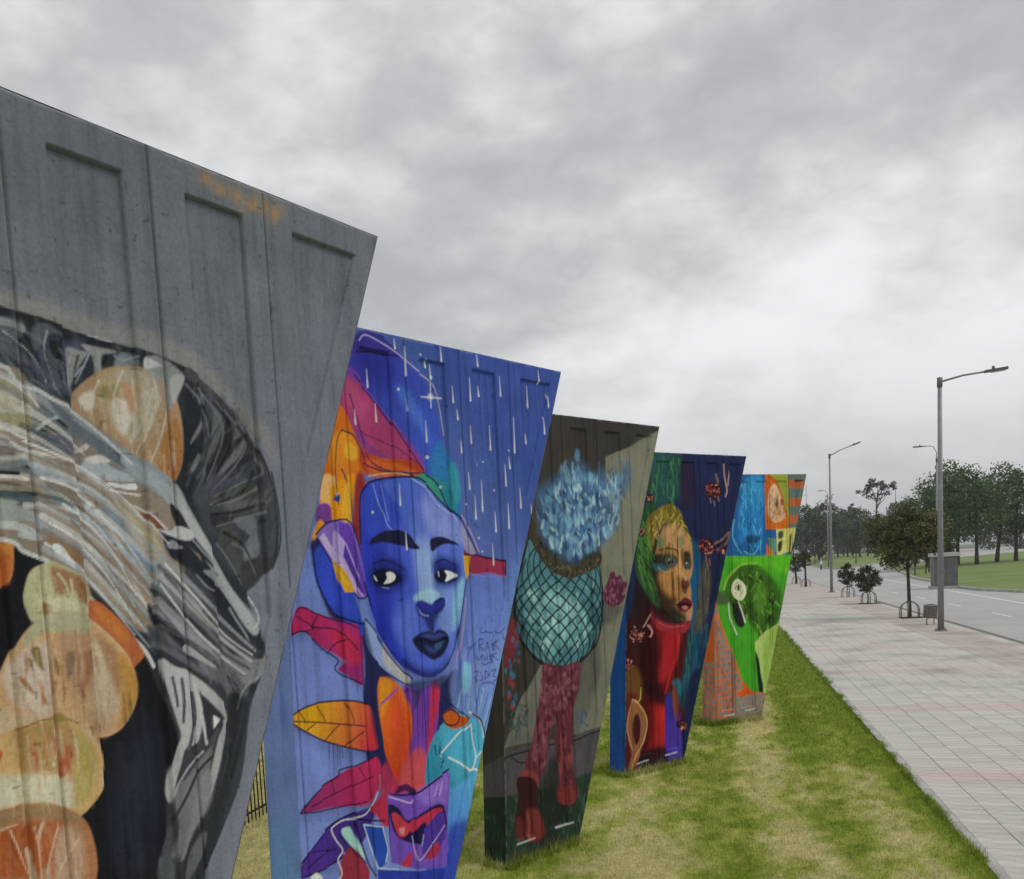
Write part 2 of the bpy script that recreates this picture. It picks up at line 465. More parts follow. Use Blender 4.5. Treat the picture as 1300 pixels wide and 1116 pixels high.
# ------------------------------------------------------------------ mural walls
WALLS = [
    dict(x=-0.3485, y=4.7888, turn=0.6068, height=4.8377, lean_right=0.4217, lean_left=-0.0547, foot=1.2530),
    dict(x=0.9414, y=8.7522, turn=0.7015, height=4.9311, lean_right=0.4309, lean_left=-0.0225, foot=1.2582),
    dict(x=2.5291, y=12.2127, turn=0.7963, height=4.8744, lean_right=0.3956, lean_left=-0.0427, foot=1.2588),
    dict(x=4.7123, y=15.8857, turn=0.9391, height=4.8225, lean_right=0.3664, lean_left=-0.0602, foot=1.3270),
    dict(x=6.8656, y=19.1328, turn=1.1130, height=4.7383, lean_right=0.2789, lean_left=-0.0536, foot=1.2333),
]
THICK = 0.33
BAYS = [[-0.594, -1.170, -1.747, -2.324, -2.900], [-0.628, -1.270, -1.891, -2.510, -3.120], [-0.511, -1.145, -1.789, -2.420, -3.020],
        [-0.452, -1.038, -1.598, -2.170, -2.740], [-0.324, -0.830, -1.330, -1.830, -2.330]]
GRID = [(0.0058, 0.0058, -2.25, 1.05), (0.0078, 0.0064, -3.6, 0.55), (0.010, 0.0085, -3.6, -0.1), (0.014, 0.0105, -3.6, -0.1), (0.015, 0.0115, -3.6, -0.1)]
LABELS = ['grey concrete mural wall painted with onions and garlic in a clear plastic bag',
          'concrete mural wall painted with a blue face, falling rain and bright feathers',
          'dark concrete mural wall painted with a netted balloon body and blue smoke head',
          'dark blue concrete mural wall painted with a portrait and red roses',
          'concrete mural wall painted with coloured squares, a green parrot and orange checks']
# wall paint, one line per stroke or fill, in millimetres on the wall: along from the upper right corner, height
PAINT_FACE_0 = """
f 98,103,108 2 1 0|-3284,5376 2122,9625 1193,-769 -3638,2103
f 92,98,103 3 0.8 0 112,116,129 -1291,4802 -710,3110|-3284,5376 2122,9625 1193,-769 -3638,2103
f 137,115,82 32 0.38 1|-1026,4819 -1042,4792 -1076,4780 -1080,4800 -1083,4818 -1047,4827
f 137,115,82 32 0.38 1|-986,4788 -1005,4761 -1035,4756 -1054,4764 -1050,4784 -1009,4799
f 137,115,82 33 0.38 1|-925,4793 -955,4759 -981,4759 -1015,4763 -985,4801 -952,4812
f 137,115,82 33 0.38 1|-872,4790 -884,4754 -934,4749 -949,4765 -929,4789 -894,4814
f 137,115,82 34 0.38 1|-796,4779 -809,4751 -862,4731 -879,4752 -870,4777 -810,4798
f 137,115,82 35 0.38 1|-702,4773 -744,4731 -780,4723 -791,4746 -781,4782 -744,4796
f 137,115,82 36 0.38 1|-620,4789 -660,4756 -703,4736 -714,4759 -713,4790 -668,4812
f 137,115,82 36 0.38 1|-682,4733 -690,4707 -723,4697 -744,4714 -727,4734 -699,4745
f 137,115,82 32 0.38 1|-1059,4785 -1077,4770 -1101,4758 -1108,4768 -1101,4787 -1078,4794
f 137,115,82 35 0.38 1|-752,4811 -766,4789 -795,4784 -816,4789 -799,4817 -767,4826
f 137,115,82 34 0.38 1|-851,4733 -860,4717 -887,4704 -905,4716 -887,4738 -862,4744
f 148,113,66 14 0.5 1|-1040,4802 -1051,4783 -1071,4776 -1081,4788 -1072,4808 -1053,4817
f 148,113,66 14 0.5 1|-967,4775 -978,4755 -998,4748 -1008,4761 -1000,4781 -980,4791
f 148,113,66 15 0.5 1|-883,4774 -895,4754 -916,4747 -927,4759 -918,4780 -897,4790
f 148,113,66 15 0.5 1|-789,4762 -804,4737 -830,4729 -843,4744 -832,4769 -806,4781
f 148,113,66 16 0.5 1|-672,4762 -685,4741 -707,4733 -719,4746 -709,4768 -687,4778
f 148,113,66 16 0.5 1|-725,4780 -735,4763 -753,4757 -762,4767 -754,4784 -737,4793
f 124,123,119 28 0.75 1|-2333,4257 -1963,4186 -1771,4179 -1527,4155 -1304,4136 -1109,4070 -909,3912 -786,3792 -787,3692 -995,3903 -1186,4004 -1437,4042 -1722,4080 -1972,4100 -2345,4143
f 85,89,105 40 0.35 1|-796,3924 -730,3796 -702,3594 -719,3319 -784,3045 -866,2880 -823,3320 -799,3657
f 43,47,51 5 1 1|-2421,4213 -2210,4168 -1969,4130 -1834,4120 -1690,4101 -1533,4089 -1365,4068 -1185,4022 -1042,3935 -926,3820 -835,3662 -805,3506 -810,3354 -863,3247 -992,3152 -929,2988 -954,2822 -1040,2666 -1121,2380 -1249,2179 -1357,1983 -1441,1461 -2836,2078 -2702,3347
s 34,38,41 1.93 0.95 1 41.4 41.4|-2423,4196 -2212,4149 -1971,4110 -1836,4099 -1692,4077 -1536,4064 -1368,4041 -1206,4001
s 63,64,66 2.63 1 1 48.8 30.1|-1223,4017 -1082,3940 -969,3826 -871,3667 -832,3505 -843,3354 -895,3238
s 53,56,59 2.76 1 1 11.8 11.8|-822,3656 -797,3489 -801,3354 -858,3247
s 141,148,150 2.1 1 1 7.51 7.51|-1638,4097 -1597,4093 -1546,4090
f 84,88,93 10 0.9 1|-2267,4057 -2076,4081 -1919,4100 -1889,4077 -1909,4041 -1978,4039 -2134,3999
f 123,127,132 5 0.9 1|-2075,4091 -1973,4095 -1920,4090 -1891,4079 -1896,4058 -1938,4071 -2027,4065
f 75,79,85 7 1 1|-1860,4085 -1813,4104 -1774,4089 -1753,4072 -1799,4069 -1838,4022 -1863,4002 -1870,4042
f 59,63,79 14 1 1|-1838,4022 -1801,4054 -1724,4061 -1662,4077 -1658,4050 -1729,4012 -1743,3930 -1737,3878 -1825,3872 -1866,3919 -1892,3936
f 34,37,42 6 1 1|-1807,4047 -1767,4049 -1759,4008 -1775,3963 -1801,3996
f 71,76,87 8 0.8 1|-1806,4006 -1792,3971 -1778,3942 -1770,3900 -1813,3884 -1829,3945
f 91,95,102 13 0.7 1|-2227,4007 -1978,4039 -1917,4009 -1890,3957 -1938,3965 -1984,3983 -2136,3974
f 65,70,79 8 1 1|-2234,3935 -1986,3968 -1915,3923 -1880,3892 -1923,3901 -1990,3923
f 135,139,138 6 0.75 1|-1732,4038 -1672,4037 -1622,4040 -1649,4019 -1683,3987 -1712,3940 -1734,3899 -1734,3958
f 140,144,144 6 0.8 1|-1670,4059 -1594,4060 -1536,4058 -1538,4047 -1591,4033 -1598,3961 -1624,3952 -1630,4022
f 42,47,57 4 1 1|-1641,4037 -1633,3994 -1649,3959 -1686,3954 -1713,3934 -1684,3981
s 141,147,162 2.04 0.8 1 6.42 6.42|-1706,3946 -1685,3970 -1671,3983
f 44,48,52 6 1 1|-1584,4034 -1524,4049 -1542,4007 -1588,3995
f 110,120,124 9 0.9 1|-1518,4050 -1464,4053 -1461,4008 -1543,3990
s 143,149,153 1.89 0.75 1 7.03 2.7|-1967,4051 -1901,4012 -1846,3948 -1829,3893
s 143,149,153 1.95 0.75 1 7.23 2.78|-1810,4078 -1829,4008 -1808,3932 -1801,3886
s 143,149,153 2.01 0.75 1 7.48 2.88|-1710,4026 -1734,3958 -1729,3889
s 143,149,153 2.05 0.75 1 7.61 2.93|-1642,4031 -1679,3966 -1708,3919
s 143,149,153 2.18 0.75 1 8.1 3.11|-1538,4041 -1506,4029 -1450,4049
s 143,149,153 2.29 0.75 1 8.5 3.27|-1403,4039 -1356,4017 -1324,3980
s 22,25,28 1.91 0.8 1 10.9 5.45|-1896,4053 -1863,3997 -1837,3928
s 22,25,28 1.98 0.8 1 11.3 5.65|-1760,4060 -1780,3978 -1770,3906
s 22,25,28 2.03 0.8 1 11.6 5.8|-1686,4019 -1711,3951
s 22,25,28 2.12 0.8 1 12.1 6.05|-1572,4031 -1594,4000
s 22,25,28 2.24 0.8 1 12.8 6.39|-1445,4038 -1407,4004
f 148,122,94 5 1 1|-1730,3857 -1711,3897 -1650,3948 -1576,3991 -1475,4011 -1386,4001 -1325,3962 -1288,3896 -1275,3798 -1281,3707 -1307,3630 -1358,3568 -1421,3507 -1565,3446 -1720,3499 -1747,3661
f 159,143,112 19 1 1|-1583,3979 -1476,4000 -1424,3973 -1411,3888 -1441,3798 -1496,3735 -1534,3755 -1594,3811 -1627,3869 -1627,3929
f 178,171,156 9 1 1|-1702,3866 -1661,3898 -1637,3895 -1642,3845 -1681,3830
f 185,178,167 12 1 1|-1569,3870 -1527,3891 -1495,3872 -1487,3822 -1520,3762 -1546,3771 -1568,3814
f 162,120,92 13 0.8 1|-1521,3948 -1468,3938 -1453,3883 -1467,3812 -1492,3839 -1507,3894
f 118,112,65 12 0.7 1|-1609,3921 -1549,3939 -1531,3919 -1567,3887 -1606,3882
f 169,160,132 13 0.8 1|-1458,3911 -1392,3942 -1362,3887 -1406,3801 -1461,3738 -1476,3794
f 146,105,63 10 1 1|-1376,3745 -1308,3840 -1284,3788 -1286,3692 -1315,3630 -1364,3580 -1410,3625
f 141,91,60 10 1 1|-1364,3651 -1309,3684 -1297,3655 -1341,3593 -1377,3597
s 180,171,153 2.24 0.7 1 12.8 12.8|-1392,3942 -1419,3881 -1454,3808 -1496,3735
s 138,126,99 2.25 0.8 1 16.1 16.1|-1362,3887 -1406,3801 -1449,3722 -1491,3650
f 141,145,146 13 0.4 1|-1545,3973 -1476,4000 -1388,3983 -1358,3923 -1427,3799 -1497,3718 -1504,3792 -1460,3882 -1482,3937
s 185,183,174 2.25 0.6 1 9.64 3.86|-1407,4004 -1380,3920 -1427,3799 -1479,3696
s 185,183,174 2.29 0.6 1 9.81 3.92|-1352,3982 -1332,3897 -1382,3756 -1442,3652
s 185,183,174 2.16 0.6 1 9.25 3.7|-1510,3989 -1553,3900 -1554,3815
s 185,183,174 2.09 0.6 1 8.94 3.57|-1613,3942 -1653,3860 -1647,3790
f 127,131,131 7 0.85 1|-1424,4042 -1366,4062 -1303,4042 -1248,4002 -1284,3932 -1328,3867 -1345,3913 -1354,3964 -1403,3975
f 154,156,156 7 0.8 1|-1316,3987 -1248,4002 -1276,3939 -1310,3893
f 163,166,166 5 1 1|-1423,4047 -1382,4042 -1347,4029 -1377,4019 -1427,4007
f 35,39,43 10 1 1|-1247,3936 -1188,3986 -1136,3962 -1127,3889 -1164,3762 -1223,3635 -1289,3510 -1336,3569 -1289,3662 -1269,3784
f 58,62,69 22 1 1|-1145,3948 -995,3903 -903,3750 -855,3555 -856,3354 -929,3255 -1062,3227 -1172,3357 -1236,3512 -1204,3636 -1164,3762
f 93,96,101 7 1 1|-1191,3961 -1159,3971 -1139,3937 -1150,3905 -1188,3907
f 94,97,100 7 1 1|-1091,3936 -1053,3903 -1058,3858 -1104,3804 -1123,3778 -1098,3861
f 88,91,95 7 1 1|-1037,3864 -1075,3769 -1131,3690 -1204,3599 -1249,3536 -1174,3656 -1115,3772
f 38,41,44 11 0.9 1|-1004,3902 -983,3859 -1007,3787 -1082,3693 -1164,3601 -1236,3512 -1176,3637 -1083,3768
f 98,101,103 7 1 1|-973,3873 -934,3825 -964,3791 -1001,3756 -991,3814
f 42,45,48 6 1 1|-928,3807 -1012,3736 -1094,3654 -1112,3641 -1027,3754 -954,3804
f 105,107,109 7 0.9 1|-938,3793 -970,3726 -1062,3650 -1125,3590 -1105,3629 -1022,3716
f 44,47,51 7 1 1|-909,3730 -940,3682 -1022,3633 -1109,3584 -1089,3623 -990,3699
f 107,110,112 5 1 1|-1193,3821 -1172,3841 -1192,3796 -1243,3743 -1224,3781
f 101,104,106 5 1 1|-1208,3709 -1202,3691 -1238,3640 -1253,3646
f 67,70,79 18 1 1|-1230,3567 -1105,3629 -978,3648 -914,3586 -1030,3556 -1156,3526 -1236,3512
f 63,68,64 15 1 1|-1070,3573 -938,3611 -861,3581 -869,3501 -995,3473 -1120,3477 -1189,3513
f 89,93,88 15 0.7 1|-1139,3527 -1015,3537 -883,3541 -877,3514 -1002,3492 -1093,3503
f 43,46,48 11 1 1|-1153,3476 -1038,3465 -891,3468 -884,3441 -1023,3446 -1126,3413
f 99,103,108 8 1 1|-1031,3459 -917,3467 -918,3375 -968,3401 -1008,3427
f 104,108,113 11 0.9 1|-981,3355 -916,3395 -906,3315 -979,3283 -995,3303
f 71,75,69 22 0.8 1|-1107,3445 -1035,3414 -999,3349 -1014,3284 -983,3244 -972,3177 -1074,3272 -1116,3356
f 53,56,56 8 1 1|-1006,3277 -862,3294 -867,3247 -983,3158 -1012,3212
s 108,112,116 2.44 0.7 1 10.5 4.19|-1243,3973 -1151,3886 -1132,3764 -1192,3637
s 108,112,116 2.5 0.7 1 10.7 4.28|-1145,3948 -1052,3834 -1098,3704 -1182,3575
s 108,112,116 2.57 0.7 1 11 4.41|-1037,3898 -939,3780 -1000,3679 -1126,3577
s 108,112,116 2.62 0.7 1 11.2 4.49|-930,3780 -872,3653 -973,3609 -1130,3546
s 108,112,116 2.58 0.7 1 11.1 4.43|-897,3586 -1032,3530 -1157,3514
s 108,112,116 2.61 0.7 1 11.2 4.47|-871,3488 -1014,3453 -1125,3426
s 108,112,116 2.63 0.7 1 11.3 4.51|-1049,3356 -984,3323 -933,3222
s 108,112,116 2.57 0.7 1 11 4.4|-1132,3356 -1073,3285 -1015,3186
s 20,23,26 2.46 0.75 1 17.6 7.03|-1191,3955 -1118,3828 -1173,3669
s 20,23,26 2.54 0.75 1 18.1 7.25|-1092,3924 -1005,3806 -1104,3641
s 20,23,26 2.62 0.75 1 18.7 7.48|-976,3841 -901,3717 -1039,3626
s 20,23,26 2.6 0.75 1 18.6 7.43|-908,3652 -977,3570 -1133,3514
s 20,23,26 2.59 0.75 1 18.5 7.4|-876,3521 -1037,3485 -1153,3476
s 20,23,26 2.61 0.75 1 18.7 7.47|-1087,3401 -998,3355 -946,3269
x 29,32,36/61,65,70/86,90,95/42,45,49/103,107,111/21,24,26 s 120 7.31 18.3 16.7 83.6 109 25.6 0.25|-1231,3938 -1145,3948 -998,3871 -878,3686 -840,3522 -856,3354 -977,3224 -1099,3276 -1198,3419 -1289,3510
x 42,45,49/78,82,87/111,115,119/28,31,34 s 70 5.38 12.1 11.2 61.5 -15.6 -67.4 0.42|-2079,4056 -1895,4069 -1726,4039 -1724,3879 -1831,3872 -1911,3908 -2086,3982
x 175,164,136/137,106,74/159,128,90/188,180,157/147,120,92 s 70 6.33 12.7 -13.8 13.8 -40.5 -104 0.38|-1675,3885 -1577,3974 -1442,3999 -1359,3952 -1308,3840 -1312,3660 -1395,3596 -1503,3735 -1626,3808
f 127,116,103 6 1 1|-2645,3894 -1988,3943 -1886,3886 -1718,3826 -1506,3700 -1317,3534 -1251,3357 -1226,3139 -1361,3024 -1539,3038 -1776,3252 -2049,3353 -2689,3474
f 143,138,109 10 1 1|-2458,3858 -1993,3897 -1921,3871 -1861,3806 -1891,3730 -1927,3701 -2011,3725 -2470,3746
f 169,166,150 8 1 1|-2244,3841 -1997,3862 -1931,3824 -1956,3791 -2155,3789
f 86,91,100 14 1 1|-1894,3807 -1805,3843 -1732,3808 -1717,3718 -1747,3661 -1851,3681 -1892,3714
f 107,101,92 18 0.7 1|-1733,3798 -1634,3735 -1578,3644 -1646,3613 -1736,3651
f 31,38,44 4 1 1|-1872,3747 -1835,3777 -1793,3792 -1764,3784 -1774,3748 -1845,3737
s 152,162,166 1.94 1 1 11.1 11.1|-1884,3741 -1835,3777 -1780,3801
s 176,178,174 1.78 1 1 12.7 7.61|-2251,3774 -2004,3793 -1923,3797
s 184,184,180 1.8 1 1 12.8 7.7|-2254,3750 -2009,3737 -1958,3722 -1915,3707
f 111,98,100 5 1 1|-2477,3675 -2013,3704 -1936,3672 -1931,3659 -2019,3646 -2485,3604
f 150,155,147 4 1 1|-2484,3613 -2019,3646 -1942,3659 -1921,3650 -1977,3636 -2021,3628 -2486,3586
f 71,79,82 6 1 1|-1915,3655 -1854,3644 -1798,3631 -1807,3593 -1876,3600 -1913,3619
f 108,114,120 4 1 1|-2486,3590 -2021,3626 -1938,3644 -1901,3633 -1880,3616 -1969,3611 -2023,3603 -2488,3568
f 34,41,44 3 1 1|-2271,3587 -2023,3603 -1958,3617 -1899,3620 -1842,3594 -1917,3588 -2025,3587
f 41,49,51 3 1 1|-2179,3560 -2027,3562 -1985,3561 -1915,3546 -1883,3532 -1926,3522 -1979,3538 -2028,3552
f 77,88,91 5 1 1|-2492,3528 -2029,3549 -1977,3536 -1918,3520 -1835,3496 -1849,3466 -1909,3468 -1981,3492 -2033,3511
f 134,141,138 5 1 1|-2687,3495 -2033,3506 -1976,3487 -1910,3463 -1904,3436 -2040,3440 -2692,3442
f 164,170,167 4 1 1|-2694,3427 -2040,3437 -1977,3433 -1916,3405 -1905,3373 -1982,3384 -2043,3412 -2698,3389
f 137,111,84 6 1 1|-1872,3468 -1823,3496 -1800,3486 -1746,3433 -1750,3389 -1871,3421
f 133,105,77 6 1 1|-1879,3405 -1745,3378 -1760,3290 -1800,3313 -1866,3362
s 174,180,179 1.97 1 1 14.1 11.3|-1907,3570 -1858,3556 -1809,3524 -1764,3487 -1743,3455
f 111,124,131 6 1 1|-1886,3553 -1836,3544 -1766,3476 -1723,3411 -1749,3400 -1797,3465 -1851,3512
f 137,106,84 4 1 1|-1740,3515 -1686,3472 -1629,3400 -1593,3337 -1634,3355 -1691,3422
f 141,153,162 5 1 1|-1737,3548 -1694,3516 -1648,3473 -1609,3411 -1562,3342 -1516,3295 -1554,3296 -1614,3360 -1671,3433 -1716,3483
s 179,184,184 2.11 1 1 9.03 9.03|-1734,3548 -1683,3500 -1638,3445 -1598,3383 -1558,3319
s 166,173,176 2.12 1 1 15.1 12.1|-1735,3477 -1677,3433 -1637,3389 -1579,3314 -1543,3267
f 109,132,158 8 1 1|-1646,3487 -1596,3465 -1511,3380 -1454,3323 -1401,3209 -1413,3161 -1469,3241 -1537,3325 -1597,3400
f 139,160,179 9 0.7 1|-1628,3473 -1580,3434 -1507,3348 -1542,3348 -1601,3423
f 152,118,94 6 1 1|-1618,3383 -1577,3331 -1506,3225 -1473,3140 -1514,3143 -1573,3239
f 166,156,131 13 0.85 1|-1591,3519 -1519,3504 -1432,3400 -1411,3329 -1432,3264 -1501,3348 -1553,3435
s 154,160,160 2.11 1 1 12.1 9.04|-1745,3383 -1711,3344 -1660,3287 -1602,3217 -1544,3127
s 110,86,65 2.11 1 1 12.1 9.04|-1725,3394 -1680,3344 -1628,3286 -1570,3204
s 168,174,176 2.16 1 1 12.4 9.26|-1686,3405 -1634,3349 -1582,3279 -1535,3208 -1489,3118
f 198,200,204 3 1 1|-1864,3357 -1834,3356 -1803,3315 -1780,3274 -1809,3288 -1852,3324
f 149,157,162 5 1 1|-1729,3624 -1649,3676 -1559,3668 -1508,3649 -1480,3621 -1490,3592 -1617,3589 -1691,3602
f 105,90,75 6 0.8 1|-1609,3659 -1544,3658 -1493,3626 -1547,3623 -1592,3638
f 189,182,178 4 1 1|-1698,3659 -1649,3676 -1575,3673 -1543,3664 -1610,3654 -1668,3645
f 186,182,178 2 1 1|-1680,3594 -1637,3580 -1611,3553 -1640,3551 -1663,3573
f 192,196,198 2 1 1|-1617,3580 -1552,3578 -1494,3580 -1496,3560 -1580,3565
s 194,189,184 2.16 1 1 7.4 7.4|-1645,3562 -1568,3548 -1481,3540
f 176,165,160 3 1 1|-1739,3678 -1699,3708 -1667,3716 -1695,3687
s 189,182,176 1.89 1 1 13.5 10.8|-2258,3710 -2012,3714 -1967,3688 -1930,3672 -1872,3664 -1804,3655 -1746,3640 -1727,3614
s 192,184,175 1.85 1 1 14.5 7.93|-2489,3559 -2026,3580 -1918,3575 -1829,3579 -1753,3572 -1734,3548
f 110,65,44 6 1 1|-1488,3476 -1433,3465 -1402,3412 -1405,3382 -1450,3436
s 184,180,180 2.26 1 1 8.08 8.08|-1506,3499 -1453,3471 -1414,3436 -1388,3412
x 94,82,65/167,154,137/137,120,97/106,110,112 s 60 3.02 7.25 32.3 96.9 -22.6 -73.4 0.3|-1872,3468 -1736,3526 -1593,3502 -1436,3359 -1419,3179 -1619,3246 -1768,3334
s 169,172,168 2.13 0.630249 1 27.8 9.75|-2094,3955 -1907,3875 -1801,3805
s 108,114,120 2.18 0.564671 1 26 8.04|-2090,3909 -1916,3840 -1808,3773 -1693,3691
s 180,178,170 2.24 0.725057 1 32.1 5.42|-1922,3814 -1804,3752 -1694,3673
s 143,138,113 2.12 0.678146 1 25.7 6.74|-2102,3848 -1930,3784 -1813,3733
s 60,68,72 2.2 0.691117 1 26.2 5.62|-1931,3751 -1804,3704
s 184,184,180 2.17 0.677211 1 22.4 6.65|-2115,3770 -1934,3733 -1818,3682 -1704,3618
s 127,120,112 2.17 0.617865 1 24 6.12|-2116,3732 -1941,3700 -1817,3658 -1709,3591
s 150,160,160 2.12 0.599842 1 20.4 7.15|-2108,3704 -1938,3676 -1817,3633
s 169,172,168 2.24 0.617155 1 22.5 5.79|-1935,3651 -1820,3611 -1704,3563
s 108,114,120 2.18 0.651925 1 23 6.03|-2126,3615 -1936,3605 -1823,3573 -1709,3532
s 180,178,170 2.24 0.591519 1 18.8 6.08|-1948,3588 -1813,3572 -1709,3524
s 143,138,113 2.17 0.618154 1 23.7 6.36|-2134,3547 -1949,3545 -1820,3527 -1721,3489
s 60,68,72 2.17 0.674042 1 21.8 9.56|-2134,3523 -1947,3524 -1831,3515 -1717,3473
s 184,184,180 2.24 0.708562 1 20 4.23|-1948,3489 -1826,3484 -1715,3452
s 168,174,176 2.46 0.746527 1 28.5 4.99|-1683,3599 -1460,3436
s 138,128,117 2.44 0.790449 1 22.3 9.49|-1915,3651 -1674,3580 -1472,3427 -1315,3205
s 182,184,182 2.35 0.614401 1 19.6 7.21|-1913,3624 -1679,3553 -1479,3395
s 143,154,163 2.44 0.71373 1 20.8 6.81|-1905,3607 -1682,3540 -1488,3382 -1331,3171
s 108,100,92 2.43 0.677781 1 33.9 7.99|-1909,3578 -1694,3508 -1507,3352 -1341,3149
s 176,178,176 2.52 0.706141 1 37.2 5.58|-1695,3495 -1496,3334 -1357,3137
s 150,140,127 2.52 0.67086 1 21.5 9.63|-1694,3463 -1508,3304 -1379,3109
s 154,166,175 2.51 0.714652 1 28.6 9.35|-1708,3445 -1528,3285 -1376,3095
s 128,119,109 2.41 0.723893 1 26.6 11.2|-1902,3507 -1718,3418 -1541,3256 -1393,3074
s 168,174,176 2.41 0.657411 1 23.1 5.75|-1901,3491 -1719,3400 -1540,3243 -1393,3066
s 138,128,117 2.42 0.690776 1 32.4 6.98|-1899,3474 -1708,3378 -1537,3220 -1407,3048
s 182,184,182 2.41 0.74647 1 26.6 6.66|-1890,3454 -1716,3353 -1551,3199 -1413,3027
s 143,154,163 2.41 0.60899 1 32.1 7.6|-1903,3426 -1722,3321 -1561,3173 -1425,3014
s 108,100,92 2.34 0.679464 1 21.8 4.75|-1888,3405 -1730,3310 -1581,3149
s 176,178,176 2.47 0.662778 1 28.4 5.28|-1734,3295 -1587,3133 -1459,2982
s 150,140,127 2.41 0.7826 1 29.4 9.98|-1733,3263 -1591,3121
s 154,166,175 2.39 0.64897 1 20.3 5.1|-1895,3344 -1743,3246 -1598,3096 -1470,2941
f 123,130,135 5 1 1|-1910,3898 -1850,3877 -1737,3813 -1619,3753 -1484,3685 -1333,3593 -1282,3504 -1297,3437 -1371,3508 -1483,3586 -1578,3650 -1692,3720 -1793,3786 -1868,3847
f 89,96,103 7 1 1|-1833,3856 -1722,3788 -1585,3711 -1484,3644 -1527,3630 -1668,3705 -1782,3782
f 143,151,156 10 0.8 1|-1542,3675 -1410,3619 -1324,3539 -1293,3474 -1343,3491 -1430,3565 -1520,3625
s 169,172,172 1.92 0.95 1 16.4 11|-2232,3959 -1989,3938 -1954,3918 -1930,3885 -1859,3873 -1816,3852 -1736,3824 -1631,3758 -1504,3655
s 183,184,181 1.84 0.95 1 7.88 7.88|-2143,3911 -1992,3902 -1931,3875 -1890,3849 -1870,3820
f 141,146,147 5 1 1|-1334,3587 -1282,3510 -1222,3413 -1153,3306 -1083,3189 -1007,3093 -952,3023 -938,2989 -975,2972 -1045,3057 -1134,3178 -1211,3288 -1285,3400 -1329,3485 -1367,3544
f 157,160,160 7 0.8 1|-1317,3528 -1277,3480 -1217,3388 -1155,3287 -1181,3275 -1249,3376 -1302,3461
f 159,163,166 11 0.55 1|-1106,3203 -1022,3114 -941,3043 -938,2989 -966,2971 -1031,3029 -1073,3117
s 185,187,190 2.68 1 1 6.12 6.12|-986,3132 -955,3090 -936,3049 -944,3016 -972,2998
f 38,41,47 4 1 1|-1364,3508 -1322,3485 -1263,3388 -1193,3307 -1137,3223 -1211,3288 -1297,3358 -1349,3437
f 39,43,51 7 1 1|-1424,3412 -1367,3400 -1288,3376 -1254,3326 -1305,3352 -1386,3358
f 165,168,168 4 1 1|-1427,3412 -1374,3406 -1335,3425 -1269,3407 -1265,3376 -1311,3370 -1376,3388
f 37,40,47 7 1 1|-1405,3382 -1304,3358 -1235,3289 -1163,3211 -1092,3099 -1157,3103 -1244,3190 -1335,3279 -1384,3310
f 125,130,140 4 1 1|-1393,3358 -1363,3370 -1321,3340 -1381,3340
s 134,138,144 2.46 1 1 7.01 7.01|-1272,3376 -1230,3332 -1180,3281 -1152,3243
f 60,64,72 18 1 1|-1321,3266 -1242,3214 -1186,3136 -1123,3036 -1087,2975 -1144,2986 -1232,3076 -1308,3168
f 120,124,128 4 1 1|-1230,3251 -1152,3243 -1147,3204 -1110,3171 -1149,3185 -1194,3219
s 132,136,140 2.45 1 1 5.25 5.25|-1263,3234 -1221,3188 -1183,3168
s 139,143,147 2.61 0.9 1 8.95 8.95|-1092,3092 -1063,3045 -1018,2982 -996,2940
f 140,143,145 7 1 1|-1450,3294 -1395,3268 -1335,3206 -1274,3129 -1212,3043 -1130,2966 -1166,2937 -1238,3013 -1317,3082 -1384,3159 -1452,3199
f 37,41,47 5 1 1|-1467,3193 -1406,3155 -1331,3095 -1274,3048 -1240,3001 -1306,3038 -1375,3098 -1456,3163
f 118,125,130 10 1 1|-1455,3169 -1388,3117 -1320,3051 -1245,2951 -1158,2846 -1223,2853 -1316,2939 -1403,3039 -1455,3103
f 36,39,46 7 1 1|-1487,3135 -1442,3085 -1362,3005 -1316,2939 -1254,2857 -1335,2898 -1423,2992 -1480,3069
f 69,72,78 13 1 1|-1495,3053 -1421,3010 -1332,2928 -1253,2863 -1185,2823 -1257,2826 -1353,2869 -1445,2916 -1489,2975
f 92,94,97 18 1 1|-1336,3046 -1240,2995 -1141,2941 -1126,2842 -1110,2742 -1171,2718 -1236,2798 -1297,2900
f 85,88,91 11 1 1|-1182,2938 -1095,2897 -1016,2916 -967,2870 -930,2880 -945,2821 -1013,2769 -1035,2718 -1092,2753 -1145,2818
f 113,116,118 7 1 1|-1148,2948 -1095,2897 -1012,2869 -932,2860 -975,2791 -1031,2764 -1086,2818 -1133,2849
f 35,38,41 3 1 1|-1132,2820 -1090,2779 -1070,2756 -1090,2736 -1112,2768
f 60,63,68 11 1 1|-1235,3045 -1151,3006 -1070,2980 -978,2939 -939,2881 -1001,2887 -1092,2923 -1187,2971
s 126,129,132 2.65 1 1 8.34 8.34|-940,2874 -955,2815 -1003,2781 -1060,2735 -1092,2667
f 58,61,65 7 1 1|-1318,2840 -1226,2816 -1143,2753 -1117,2677 -1076,2658 -1110,2577 -1158,2520 -1227,2403 -1317,2230 -1391,2038 -1461,1793 -1589,1840 -1511,2187 -1468,2393 -1482,2550 -1499,2735
x 42,45,48/80,83,87/109,112,115/58,61,64/128,131,134 s 110 6.87 17.2 30.6 115 -30.9 -105 0.4|-1445,3270 -1339,3236 -1204,3042 -1094,2904 -1107,2774 -1254,2857 -1403,2966 -1480,3063
x 42,45,48/80,83,87/109,112,115/31,34,37 s 70 6.93 17.3 -61.5 -7.69 -56.3 -144 0.4|-1310,2770 -1150,2682 -1146,2550 -1314,2261 -1430,2101 -1478,2147 -1378,2467
s 146,149,154 2.83 0.675973 1 23 12.1|-1420,3319 -1273,3178 -1116,3028 -970,2905
s 58,61,66 2.75 0.621307 1 21.7 8.82|-1438,3272 -1271,3138 -1150,2998
